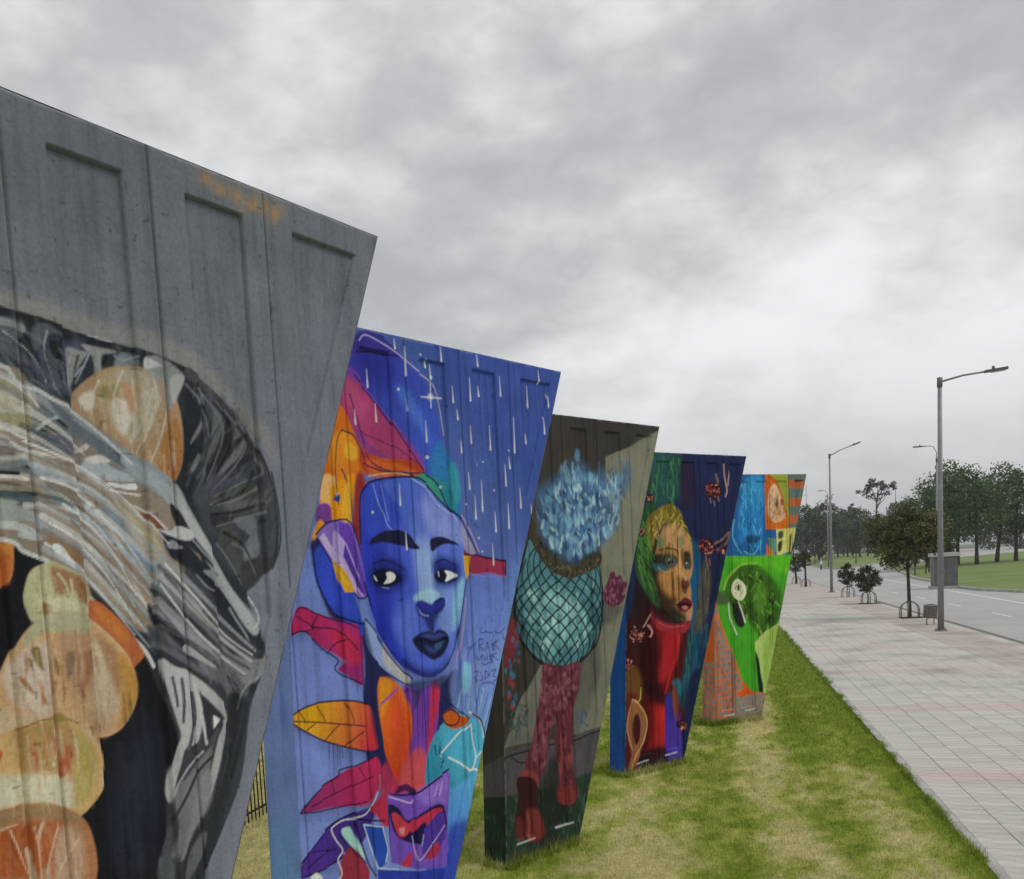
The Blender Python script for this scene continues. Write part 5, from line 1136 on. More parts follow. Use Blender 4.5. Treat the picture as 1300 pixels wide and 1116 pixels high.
PAINT_FACE_2 = """
f 55,52,48 10 1 0|-5981,6005 3524,7908 3002,-4216 -6543,-502
f 53,50,47 11 1 0 65,60,56 -1262,4804 -2214,3351|-3338,4981 424,5318 173,4102 -2984,3370
f 111,112,94 12 1 0|-1180,4202 -1134,4444 -652,4589 75,4864 367,4309 126,70 -2402,597 -1834,1697 -1537,2409 -1327,3330
f 116,116,99 99 0.8 1 100,101,87 -671,4274 -1477,1460|-990,4264 30,4694 -226,3303 -1361,866 -1627,1481 -1381,2959
f 79,79,72 59 0.85 1|-1501,2964 -1271,2765 -933,2649 -1135,2471 -1417,2399 -1417,1927 -1627,1481 -1858,1328 -1934,1710 -1713,2424
f 102,102,93 11 1 0|-2431,2148 -2305,2027 -2451,1866 -2520,1251 -3135,1268 -2994,1503 -2826,1739
f 88,88,82 46 0.8 1|-2047,1724 -1774,1502 -1871,1144 -2090,1088
f 73,73,69 84 0.4 1|-3286,1208 -2875,1398 -2496,1203 -2518,892 -3159,928
f 75,119,127 11 1 1|-2587,3497 -2695,3235 -2793,2924 -2816,2601 -2707,2333 -2433,2130 -2138,2053 -1883,2044 -1582,2170 -1417,2399 -1331,2788 -1367,3182 -1640,3099 -1915,3074 -2161,3138 -2404,3321
f 127,173,173 155 0.8 1|-2378,2919 -1972,2852 -1753,2702 -1858,2436 -2212,2376 -2429,2571
f 45,75,82 82 0.7 1|-1560,2967 -1357,2864 -1317,2533 -1501,2266 -1804,2155 -1561,2504
f 40,60,67 63 0.8 1|-2823,2857 -2695,2505 -2428,2200 -2680,2348 -2816,2601
x 158,199,195/57,94,105/100,150,157/42,73,86/129,176,180 b 120 33.2 66.4 -41.2 41.2 26.7 -26.7 0.5|-2631,3053 -2026,2882 -1441,2962 -1411,2493 -1727,2222 -2295,2169 -2699,2453 -2778,2769
s 21,32,29 7.42 0.95 1 20.1 20.1|-2860,2808 -2840,2709 -2783,2603 -2687,2490 -2567,2372 -2445,2253 -2333,2137 -2232,2021
s 21,32,29 7.4 0.95 1 20.1 20.1|-2127,3404 -2260,3315 -2405,3230 -2534,3147 -2644,3063 -2739,2980 -2816,2896 -2860,2808
s 21,32,29 7.44 0.95 1 20.2 20.2|-2823,2996 -2833,2899 -2813,2798 -2758,2692 -2661,2579 -2537,2461 -2411,2344 -2302,2229 -2212,2117 -2150,2010
s 21,32,29 7.43 0.95 1 20.2 20.2|-2050,3401 -2136,3304 -2253,3213 -2372,3125 -2494,3041 -2619,2959 -2733,2880 -2813,2798 -2850,2711 -2851,2618
s 21,32,29 7.49 0.95 1 20.3 20.3|-2728,3181 -2773,3086 -2784,2988 -2766,2886 -2711,2779 -2615,2667 -2486,2550 -2352,2433 -2238,2320 -2148,2210 -2079,2104 -2064,2007
s 21,32,29 7.48 0.95 1 20.3 20.3|-1972,3405 -1998,3302 -2076,3203 -2181,3109 -2313,3020 -2464,2938 -2605,2859 -2711,2779 -2776,2696 -2809,2608 -2813,2518 -2781,2421
s 21,32,29 7.57 0.95 1 20.5 20.5|-2646,3273 -2700,3176 -2715,3075 -2698,2972 -2647,2866 -2552,2754 -2420,2638 -2278,2523 -2155,2412 -2060,2304 -1986,2199 -1943,2100 -1984,2012
s 21,32,29 7.56 0.95 1 20.5 20.5|-1898,3417 -1857,3308 -1893,3203 -1982,3102 -2120,3007 -2282,2919 -2433,2836 -2552,2754 -2640,2671 -2707,2588 -2753,2504 -2760,2416 -2715,2318
s 21,32,29 7.65 0.95 1 20.8 20.8|-2354,3459 -2527,3364 -2604,3264 -2626,3162 -2614,3058 -2567,2952 -2475,2841 -2343,2727 -2193,2614 -2061,2504 -1959,2398 -1882,2295 -1827,2195 -1820,2103 -1921,2022
s 21,32,29 7.65 0.95 1 20.8 20.8|-1835,3431 -1733,3321 -1729,3211 -1798,3103 -1925,3001 -2078,2905 -2220,2815 -2343,2727 -2454,2643 -2561,2561 -2650,2482 -2695,2400 -2683,2309 -2609,2209 -2447,2096
s 21,32,29 7.75 0.95 1 21 21|-2340,3454 -2479,3352 -2521,3248 -2516,3144 -2474,3038 -2389,2929 -2258,2818 -2105,2707 -1963,2600 -1854,2495 -1773,2392 -1713,2293 -1686,2198 -1726,2109 -1883,2030
s 21,32,29 7.75 0.95 1 21 21|-1792,3444 -1643,3334 -1602,3222 -1640,3110 -1737,3002 -1859,2899 -1981,2801 -2105,2707 -2242,2619 -2386,2536 -2511,2457 -2586,2376 -2603,2288 -2562,2194 -2432,2088
s 21,32,29 7.86 0.95 1 21.3 21.3|-2302,3440 -2397,3335 -2408,3231 -2374,3126 -2296,3019 -2172,2911 -2017,2803 -1868,2697 -1751,2594 -1667,2493 -1605,2393 -1570,2296 -1586,2203 -1676,2114 -1870,2033
s 21,32,29 7.86 0.95 1 21.3 21.3|-1777,3449 -1596,3342 -1517,3232 -1514,3120 -1566,3009 -1645,2901 -1743,2797 -1868,2697 -2025,2603 -2193,2515 -2336,2431 -2431,2347 -2479,2260 -2478,2170 -2395,2072
s 21,32,29 7.95 0.95 1 21.6 21.6|-2244,3423 -2294,3319 -2272,3215 -2204,3111 -2087,3005 -1935,2900 -1782,2797 -1658,2696 -1570,2595 -1508,2495 -1472,2397 -1477,2301 -1542,2206
s 21,32,29 7.95 0.95 1 21.6 21.6|-1477,3238 -1429,3129 -1430,3019 -1466,2909 -1539,2801 -1658,2696 -1817,2595 -1985,2500 -2131,2409 -2240,2320 -2321,2232 -2370,2144 -2343,2052
s 21,32,29 8.01 0.95 1 21.7 21.7|-2174,3409 -2177,3307 -2118,3205 -2010,3102 -1864,3000 -1709,2900 -1580,2800 -1489,2700 -1427,2600 -1392,2500 -1394,2401
s 21,32,29 8.05 0.95 1 21.8 21.8|-1396,3132 -1353,3025 -1350,2917 -1392,2808 -1489,2700 -1626,2594 -1774,2493 -1910,2396 -2033,2302 -2151,2211 -2249,2123 -2278,2032
s 21,32,29 8.08 0.95 1 21.9 21.9|-2099,3402 -2050,3302 -1950,3202 -1810,3103 -1656,3005 -1523,2906 -1428,2806 -1367,2705 -1334,2604 -1337,2503
s 21,32,29 8.1 0.95 1 22 22|-1308,2920 -1311,2814 -1367,2705 -1464,2598 -1579,2494 -1701,2392 -1836,2294 -1985,2199 -2123,2108 -2203,2016
s 21,32,29 8.11 0.95 1 22 22|-2021,3402 -1918,3304 -1781,3207 -1628,3111 -1492,3014 -1393,2914 -1330,2812 -1299,2709
s 21,32,29 8.14 0.95 1 22.1 22.1|-1299,2709 -1349,2603 -1428,2498 -1533,2395 -1672,2293 -1835,2195 -1995,2100 -2120,2008
s 20,24,23 7.73 1 1 24.3 24.3|-2587,3497 -2723,3193 -2805,2924 -2828,2601 -2708,2316 -2434,2112 -2139,2035 -1855,2032 -1569,2150 -1388,2378 -1316,2787 -1353,3163
f 58,55,42 13 1 1|-2556,3753 -2485,3668 -2407,3468 -2150,3297 -1850,3198 -1602,3236 -1341,3339 -1321,3180 -1642,3072 -1917,3038 -2163,3111 -2418,3304 -2560,3514
x 99,93,67/36,33,26/117,111,82/80,75,55 s 80 11.2 16.7 -41.8 41.8 -17.8 -44.6 0.8|-2535,3685 -2422,3443 -2166,3262 -1852,3171 -1360,3293 -1350,3200 -1640,3099 -1915,3065 -2147,3137 -2390,3321
f 64,99,129 69 0.62 1|-2395,4012 -2298,4091 -2090,4175 -1959,4284 -1744,4364 -1529,4345 -1403,4250 -1173,4313 -1089,4177 -864,4268 -726,4424 -638,4275 -699,4083 -918,3908 -936,3624 -1261,3412 -1599,3281 -1821,3206 -2108,3313 -2313,3476 -2408,3633
x 49,75,103/75,115,150/105,142,168/42,64,97/127,165,180 s 90 28.8 57.5 -117 117 145 18.1 0.5|-2418,3874 -2298,4083 -1959,4284 -1529,4354 -1146,4259 -729,4386 -680,4121 -894,3795 -972,3549 -1293,3385 -2336,3528 -2405,3685
x 42,66,97/120,158,180/90,131,161/55,85,138/136,173,191/57,98,134/100,150,169/40,56,104 b 200 34.3 74.4 -57.9 57.9 45.2 -45.2 0.6|-2304,3996 -2079,4140 -1763,4292 -1421,4195 -1122,4148 -836,4212 -934,3662 -1289,3440 -1803,3251 -2159,3367 -2329,3632
x 135,173,191/75,115,150/158,192,203/42,60,104/105,154,176/49,75,130/173,203,210 s 190 16 38.9 -72.4 72.4 127 27.1 0.7|-2333,3961 -2080,4123 -1764,4274 -1421,4195 -1122,4148 -768,4271 -934,3662 -1291,3422 -1805,3233 -2160,3350 -2332,3598
f 85,126,155 23 0.8 1|-1712,4418 -1663,4510 -1608,4477 -1629,4368
f 41,39,39 34 0.4 1|-1907,4233 -1817,4325 -1769,4202 -1860,4111
f 89,89,75 36 0.35 1|-1169,3887 -1068,4019 -979,3945 -1051,3794
f 79,37,53 15 1 1|-1230,2933 -1129,3060 -1034,3076 -1006,3017 -909,3032 -882,2954 -817,2951 -838,2875 -890,2820 -862,2760 -995,2672 -1154,2663 -1274,2728 -1297,2842
x 114,61,83/129,76,98/60,30,43 b 34 19.6 29.3 -31.5 31.5 19 -19 0.85|-1248,2896 -1130,3042 -911,3004 -836,2914 -894,2762 -1121,2680 -1273,2747
f 100,42,49 21 1 1|-2995,2530 -2863,2638 -2797,2513 -2865,2262 -2976,2102 -3068,2198
x 129,55,57/60,99,129/44,83,112/114,46,53/48,84,105 b 26 20.6 41.2 -49.8 49.8 42.6 -42.6 0.9|-2999,2479 -2797,2513 -2776,2080 -2857,1656 -3031,1681 -3050,2111
x 35,53,43/27,41,38/45,69,64/55,80,90 s 34 14.6 24.9 -113 113 34.4 -172 0.85|-3079,1705 -2702,1669 -2692,1439 -3072,1463
x 60,83,112/79,105,133/42,60,82 s 24 16.3 23.2 -72.8 72.8 -27.8 -92.7 0.8|-1891,1500 -1686,1490 -1643,1238 -1892,1259
f 71,69,71 11 1 0|-3851,1104 -3481,1142 -3140,1200 -2732,1234 -2276,1229 -1792,1224 -1430,1243 -1022,1219 -1078,321 -2130,484 -2933,584 -3878,740
x 50,48,50/85,82,85 s 60 10.7 15 0 13 -220 -396 0.6|-3484,1109 -2841,1164 -1436,1148 -1643,773 -2858,912 -3492,993
s 28,29,34 7.47 1 1 19.2 19.2|-3559,1039 -3364,1121 -3118,1161 -2763,1168 -2363,1171 -1942,1155 -1432,1205
s 28,29,34 7.31 1 1 14.6 14.6|-3042,1182 -2898,1069 -2746,1041
f 38,51,41 32 1 0|-4088,883 -3507,793 -3049,732 -2871,730 -2396,687 -1825,722 -1212,741 -1257,-2559 -4260,-1390
x 44,69,53/55,84,64/26,36,29/32,45,36/66,95,77/23,30,25 s 420 10.8 23.8 -26.3 26.3 107 44.4 0.7|-3511,743 -3051,697 -2398,651 -1756,652 -1619,673 -1799,-6 -3103,-28 -3526,49
f 30,32,29 89 0.8 1|-2550,808 -2290,1031 -2108,814 -2048,430 -2263,198 -2579,-1 -2692,298
f 89,42,53 14 1 1|-2434,2112 -2138,2044 -1795,2062 -1779,1875 -1912,1614 -2015,1352 -2115,1551 -2229,1522 -2356,1269 -2458,971 -2574,849 -2755,901 -2801,990 -2677,1277 -2577,1572 -2477,1869
f 84,40,49 15 1 1|-2165,1649 -1963,1713 -1965,1252 -2018,890 -1924,554 -1990,436 -2190,441 -2293,574 -2220,835 -2284,1121 -2238,1387
x 117,64,75/129,79,90/100,51,62/69,29,40/105,60,72 b 190 24.2 39.6 -27.1 27.1 26.8 -26.8 0.8|-2410,2074 -1828,2010 -1940,1618 -2171,1559 -2386,1229 -2489,922 -2722,1002 -2580,1528 -2477,1869
x 114,49,53/131,64,64/66,25,30 s 50 17 34 0 28.1 -73 -183 0.7|-2198,1563 -1970,1604 -2027,752 -1979,602 -2232,653
s 39,17,23 7.8 0.7 1 24.5 24.5|-2215,1520 -2195,1197 -2272,891
f 117,55,49 14 1 1|-2908,931 -2752,954 -2601,854 -2635,735 -2707,839 -2863,852
f 48,25,26 15 1 1|-2937,884 -2782,889 -2657,811 -2613,677 -2654,469 -2559,285 -2540,172 -2625,119 -2808,146 -2958,218 -2996,404 -2928,653
f 104,45,42 32 1 1|-2809,504 -2653,487 -2558,303 -2568,160 -2756,142 -2853,246
f 89,38,35 26 1 1|-2980,453 -2892,433 -2882,200 -2981,259
s 144,85,68 7.46 0.7 1 17 17|-2786,463 -2770,316 -2804,199
s 28,14,15 7.41 1 1 21.2 21.2|-2848,512 -2834,331 -2870,197
f 107,45,45 18 1 1|-2233,635 -2091,644 -1968,544 -1990,436 -2134,429 -2256,511
s 39,17,19 7.97 1 1 15.9 15.9|-2092,625 -2089,457
s 158,165,158 7.42 1 0 19.1 19.1|-3000,175 -2858,176 -2714,177
s 158,165,158 7.92 1 0 20.4 20.4|-2346,208 -2177,206 -2035,201
"""
PAINT_FACE_3 = """
f 25,36,64 15 1 0|-5547,6470 3615,7499 3343,-4529 -6089,-1829
f 30,38,72 155 1 0 24,30,52 -967,4536 -1055,2526|-1691,5005 260,5076 -461,2490 -1986,2582
f 23,80,116 107 0.9 1|-1661,3304 -1283,3417 -1235,2789 -1307,2036 -1411,1411 -1668,1564 -1695,2565
f 39,71,65 87 1 1|-2404,4792 -1700,4812 -1604,4525 -1694,4160 -2006,4039 -2338,4039 -2418,4510
x 58,117,63/38,86,92/71,132,70/28,66,93/39,102,86 s 60 17.5 35 -88.8 88.8 -95.8 -239 0.75|-2266,4796 -1665,4789 -1655,4220 -1986,4087 -2333,4158
f 41,31,46 60 0.8 1|-1672,4644 -1340,4652 -1331,4037 -1627,4038
f 27,21,23 43 1 1 72,24,22 -3018,2645 -2424,905|-3394,1738 -2865,2399 -2563,3332 -2123,3439 -1622,2560 -1487,1419 -1737,52 -2479,-201 -3162,-80 -3351,1026
f 39,71,45 36 1 1|-2590,3805 -2442,4039 -2234,4039 -2409,3327 -2328,2844 -2129,2591 -2242,2452 -2508,2710 -2694,3100
x 59,100,50/41,81,45/100,126,58/30,57,40/81,123,55 s 60 17.2 34.4 0 138 -95.3 -215 0.8|-2592,3758 -2378,3945 -2409,3327 -2190,2789 -2200,2595 -2504,2805 -2689,3194
f 106,95,35 29 1 1|-2437,3447 -2419,3803 -2275,3920 -2060,4015 -1845,4038 -1669,3916 -1567,3744 -1411,3494 -1386,3221 -1471,3422 -1718,3648 -2002,3750 -2221,3609 -2339,3325
f 102,75,48 21 1 1 169,125,81 -2291,2891 -1560,3103|-2270,3323 -2153,3560 -2004,3702 -1786,3747 -1572,3646 -1430,3495 -1390,3146 -1417,2948 -1479,2826 -1449,2675 -1455,2525 -1421,2448 -1469,2225 -1602,2185 -1820,2251 -2031,2389 -2202,2547 -2331,2796 -2351,3086
f 184,140,96 74 0.8 1|-2006,3653 -1716,3697 -1578,3498 -1624,3303 -1915,3312 -2052,3437
f 173,123,65 74 0.8 1|-2216,2984 -1965,3021 -1753,2914 -1687,2738 -1844,2524 -2055,2635 -2224,2815
f 196,148,92 45 0.8 1|-1737,3257 -1627,3253 -1640,2958 -1790,2891 -1819,3064
f 19,12,10 88 0.85 1|-2377,3254 -2244,3130 -2187,2861 -2053,2684 -1805,2571 -1867,2427 -1598,2260 -1929,2259 -2206,2474 -2367,2774
f 26,40,32 60 0.6 1|-1884,2453 -1670,2315 -1523,2279 -1640,2163 -1966,2237
f 20,24,25 38 0.92 1|-2360,3254 -2166,3283 -1953,3276 -1775,3209 -1780,3111 -1963,3058 -2175,3103 -2349,3134
f 27,86,96 37 0.9 1|-2332,3121 -2138,3125 -1963,3070 -2038,3000 -2249,3021
f 90,107,111 21 0.7 1|-2028,3194 -1919,3227 -1813,3174 -1853,3102 -1962,3094
f 11,13,15 13 1 1|-1975,3192 -1884,3201 -1870,3127 -1960,3119
f 197,201,197 9 1 1|-1957,3191 -1921,3190 -1940,3166
f 20,17,14 30 0.92 1|-1644,3279 -1476,3298 -1427,3147 -1451,3024 -1600,3030 -1651,3131
f 54,88,92 21 0.6 1|-1597,3104 -1484,3125 -1450,3061 -1545,3028
f 186,194,190 8 1 1|-1559,3128 -1521,3126 -1541,3102
s 40,25,19 10.3 1 1 29.5 29.5|-2164,3332 -1985,3362 -1806,3333 -1754,3282
s 201,152,104 10.3 0.5 1 20.6 20.6|-2212,3068 -2003,2986 -1783,3038
f 87,35,29 27 0.9 1|-1701,2837 -1606,2907 -1498,2827 -1502,2740 -1615,2709 -1706,2739
f 199,151,120 18 0.8 1|-1643,2909 -1568,2917 -1534,2854 -1609,2845
f 31,11,9 24 0.7 1|-1686,2762 -1539,2742 -1581,2632 -1672,2663
f 89,26,34 15 1 1|-1810,2473 -1696,2552 -1602,2584 -1456,2513 -1441,2437 -1518,2379 -1668,2352 -1777,2397
f 23,7,7 12 1 1|-1846,2475 -1661,2501 -1440,2449 -1664,2439
f 177,115,109 21 0.8 1|-1701,2441 -1590,2446 -1536,2405 -1648,2388
f 176,131,101 21 0.8 1|-1615,2311 -1483,2327 -1469,2225 -1582,2208
x 176,152,60/132,118,46/88,86,36/191,171,83/67,65,27 s 120 14.7 29.4 -125 125 -48.3 -145 0.75|-2420,3447 -2350,3802 -2061,3991 -1810,4014 -1602,3793 -1430,3495 -1681,3672 -2002,3750 -2222,3585
x 153,131,53/70,80,36/101,86,40/56,46,22/184,152,72 s 40 13.4 26.8 -27.2 27.2 -122 -365 0.65|-2148,3656 -1932,3725 -1644,3671 -1433,3421 -1442,3223 -2164,3320
x 56,40,26/102,70,36/44,34,22/192,148,88 s 30 11.9 22.2 -18 18 -146 -366 0.5|-2178,3030 -1676,2984 -1686,2762 -2190,2789
f 59,102,60 36 0.7 1|-2228,3466 -2083,3534 -2017,3436 -2162,3368
f 59,101,68 37 0.6 1|-1762,3503 -1613,3548 -1582,3425 -1714,3355
x 59,102,48/33,65,39/89,132,58/22,42,28/69,117,55 s 70 20.1 40.1 0 138 -95.3 -238 0.8|-2608,3452 -2424,3708 -2374,3326 -2392,2968 -2262,2769 -2338,2652 -2567,2904 -2691,3147
f 118,39,57 22 1 1|-2418,2440 -2283,2334 -2075,2221 -1787,2174 -1508,2203 -1493,2101 -1720,2032 -2011,2068 -2256,2161 -2408,2294
f 163,69,83 30 0.8 1|-2150,2165 -1791,2088 -1529,2142 -1646,2038 -1975,2065
f 56,18,20 44 0.7 1|-2450,2490 -2176,2350 -1930,2234 -2216,2256 -2422,2368
f 88,18,22 30 1 1 135,23,27 -2394,1515 -1754,1698|-2428,2247 -2182,2229 -1901,2084 -1720,2044 -1809,1703 -1936,1342 -2099,987 -2191,-189 -2686,-140 -2667,937 -2561,1654
f 152,29,37 59 0.85 1|-2082,2074 -1794,2026 -1846,1707 -2044,1379 -2263,1304 -2324,1507 -2170,1738
f 136,40,48 24 1 1|-2356,2290 -2076,2196 -1788,2149 -1527,2179 -1512,2103 -1721,2020 -2047,2071 -2293,2140
s 178,84,74 10.4 0.7 1 17.9 17.9|-2253,2234 -2007,2142 -1641,2138
f 119,25,27 59 1 1 172,38,32 -2622,441 -2259,635|-2586,1170 -2238,1079 -2140,868 -2176,123 -2569,112 -2651,568
f 35,19,23 59 0.8 1|-2612,1344 -2305,1161 -2133,1016 -2208,951 -2484,1109
f 27,9,11 131 0.8 1|-2644,2072 -2362,2170 -2241,1744 -2342,1141 -2483,420 -2738,214
f 33,9,11 88 0.7 1|-2577,1340 -2125,1189 -2138,918 -2523,1041
s 187,59,59 10.5 0.5 1 30 30|-1795,2001 -1846,1707 -2008,1375 -2128,1115
f 41,39,117 24 1 1 86,54,152 -2068,859 -1874,328|-2134,992 -2020,1102 -1887,835 -1800,317 -1741,-24 -2187,-101 -2158,496
f 55,44,137 60 0.6 1|-2140,868 -1954,969 -1794,443 -1779,-43 -2187,-101
f 26,57,73 61 1 1|-2020,1102 -1796,1201 -1533,2054 -1383,2042 -1492,1293 -1665,806 -1881,960
x 38,86,76/26,71,89/59,101,70/23,55,87/43,102,102 s 50 18.5 37 -56.6 0 -151 -378 0.7|-1444,2361 -1021,2396 -1247,1649 -1498,1166 -1759,1197 -1619,1811
f 70,66,60 62 0.9 1|-1224,3040 -1067,3134 -961,2902 -1060,2399 -1269,2033 -1420,2045 -1322,2542
x 101,95,81/55,51,45/83,107,67 s 30 15.5 21.8 -38.3 0 -101 -252 0.7|-1264,2991 -993,3055 -1060,2399 -1339,2165
f 24,33,62 46 1 1|-1654,1058 -1411,1411 -1303,1272 -1532,405 -1778,-18 -1794,443
f 38,102,116 38 0.8 1|-1958,1270 -1828,1305 -1760,1172 -1804,1026 -1909,1139
f 118,60,44 23 1 1|-1965,1121 -1906,1214 -1863,958 -1896,647 -1960,844
f 45,19,25 16 1 1|-658,4264 -757,4152 -953,4142 -1064,4242 -991,4360 -800,4389
x 169,110,99/134,60,52/192,146,128/103,33,33/162,83,71 s 34 15.6 28.1 -58.2 58.2 37.6 -37.6 0.9|-668,4264 -762,4157 -949,4148 -1055,4243 -985,4356 -803,4383
s 169,131,121 11.1 1 1 31.7 31.7|-592,4668 -580,4467 -529,4265 -573,4163
s 169,131,121 11.1 1 1 25.5 25.5|-457,4570 -506,4341
s 116,101,91 11 1 1 31.3 31.3|-775,4514 -741,4389
s 153,121,113 10.9 0.8 1 18.7 18.7|-927,4137 -911,4062
s 153,121,113 11 0.8 1 18.8 18.8|-832,4087 -816,4011
s 153,121,113 11 0.8 1 18.9 18.9|-750,4162 -734,4087
f 45,19,25 16 1 1|-833,3354 -942,3234 -1155,3232 -1276,3346 -1196,3474 -988,3498
x 169,110,99/134,60,52/192,146,128/103,33,33/162,83,71 s 34 15.5 28 -57.7 57.7 37.7 -37.7 0.9|-844,3354 -947,3240 -1150,3238 -1265,3347 -1190,3468 -991,3492
s 117,85,75 11.1 1 1 38.1 38.1|-841,3405 -661,3477 -497,3576 -585,3398 -787,3302
f 45,19,25 16 1 1|-544,3295 -595,3240 -695,3238 -752,3291 -715,3350 -616,3361
x 169,110,99/134,60,52/192,146,128/103,33,33/162,83,71 s 12 15.9 28.7 -59.6 59.6 38.3 -38.3 0.9|-549,3295 -597,3242 -692,3241 -747,3292 -711,3348 -618,3358
s 162,98,86 10.9 0.8 1 21.8 21.8|-1102,3211 -1086,3122
s 162,98,86 11 0.8 1 21.9 21.9|-988,3157 -973,3067
s 162,98,86 10.9 0.8 1 21.8 21.8|-1069,3084 -1054,2995
f 45,19,25 14 1 1|-2531,2062 -2629,1954 -2817,1961 -2922,2076 -2851,2193 -2667,2206
x 169,110,99/134,60,52/192,146,128/103,33,33/162,83,71 s 44 14.2 25.6 -50.9 50.9 35.8 -35.8 0.9|-2541,2063 -2633,1960 -2812,1966 -2913,2076 -2845,2188 -2670,2200
f 45,19,25 14 1 1|-2794,1653 -2872,1566 -3024,1574 -3109,1669 -3051,1764 -2902,1773
x 169,110,99/134,60,52/192,146,128/103,33,33/162,83,71 s 30 14.1 25.3 -50.1 50.1 35.6 -35.6 0.9|-2802,1654 -2876,1571 -3020,1579 -3101,1669 -3046,1760 -2905,1768
s 184,136,128 10.1 1 1 29 29|-2465,2202 -2400,2100 -2438,2030
f 45,19,25 15 1 1|-1671,553 -1728,493 -1840,504 -1903,574 -1861,640 -1752,641
x 169,110,99/134,60,52/192,146,128/103,33,33/162,83,71 s 14 15.3 27.5 -55.5 55.5 37.8 -37.8 0.9|-1677,553 -1731,497 -1837,507 -1898,574 -1858,636 -1753,637
s 169,131,113 10.1 1 1 23 23|-2422,2368 -2497,2253 -2569,2186
f 45,19,25 14 1 1|-2243,4134 -2287,4082 -2374,4077 -2424,4125 -2391,4181 -2305,4194
x 169,110,99/134,60,52/192,146,128/103,33,33/162,83,71 s 10 14.3 25.7 -51.9 51.9 35.5 -35.5 0.9|-2247,4134 -2289,4084 -2372,4080 -2419,4126 -2388,4179 -2306,4191
f 45,19,25 14 1 1|-2460,3614 -2495,3573 -2564,3571 -2603,3610 -2576,3654 -2509,3662
x 169,110,99/134,60,52/192,146,128/103,33,33/162,83,71 s 8 14.2 25.6 -51.2 51.2 35.4 -35.4 0.9|-2463,3614 -2497,3575 -2562,3573 -2599,3610 -2574,3652 -2510,3660
f 102,70,30 71 0.8 1|-2974,1576 -2804,1606 -2644,1396 -2695,1062 -2861,1155 -2972,977 -3020,1342
f 88,26,22 57 0.8 1|-2993,1220 -2729,1067 -2685,573 -2874,236 -2991,618
f 133,85,55 17 1 1|-2847,1105 -2730,1042 -2600,879 -2557,702 -2622,441 -2772,219 -2890,-67 -3028,-104 -3019,77 -2941,271 -2997,498 -3018,742 -2958,927
f 56,18,18 23 1 1|-2807,883 -2710,772 -2720,578 -2832,400 -2892,555 -2881,771
s 192,152,104 10.1 1 1 18.7 18.7|-2881,1110 -2732,1018 -2602,855 -2558,678 -2658,422 -2839,255 -2952,54
s 184,136,104 9.94 1 1 17 17|-2882,1086 -2977,881 -3020,694 -2965,469 -2903,338
s 168,152,72 10 1 1 23 23|-2668,1253 -2694,1086 -2799,1051
f 19,19,23 59 0.9 1|-2774,195 -2454,292 -2170,248 -2188,-126 -2649,-97 -2891,-79
s 167,175,183 10.1 1 0 20.3 20.3|-2830,106 -2708,123 -2586,127
s 167,175,215 10.5 1 0 21.1 21.1|-2194,139 -2066,143 -1937,148
"""
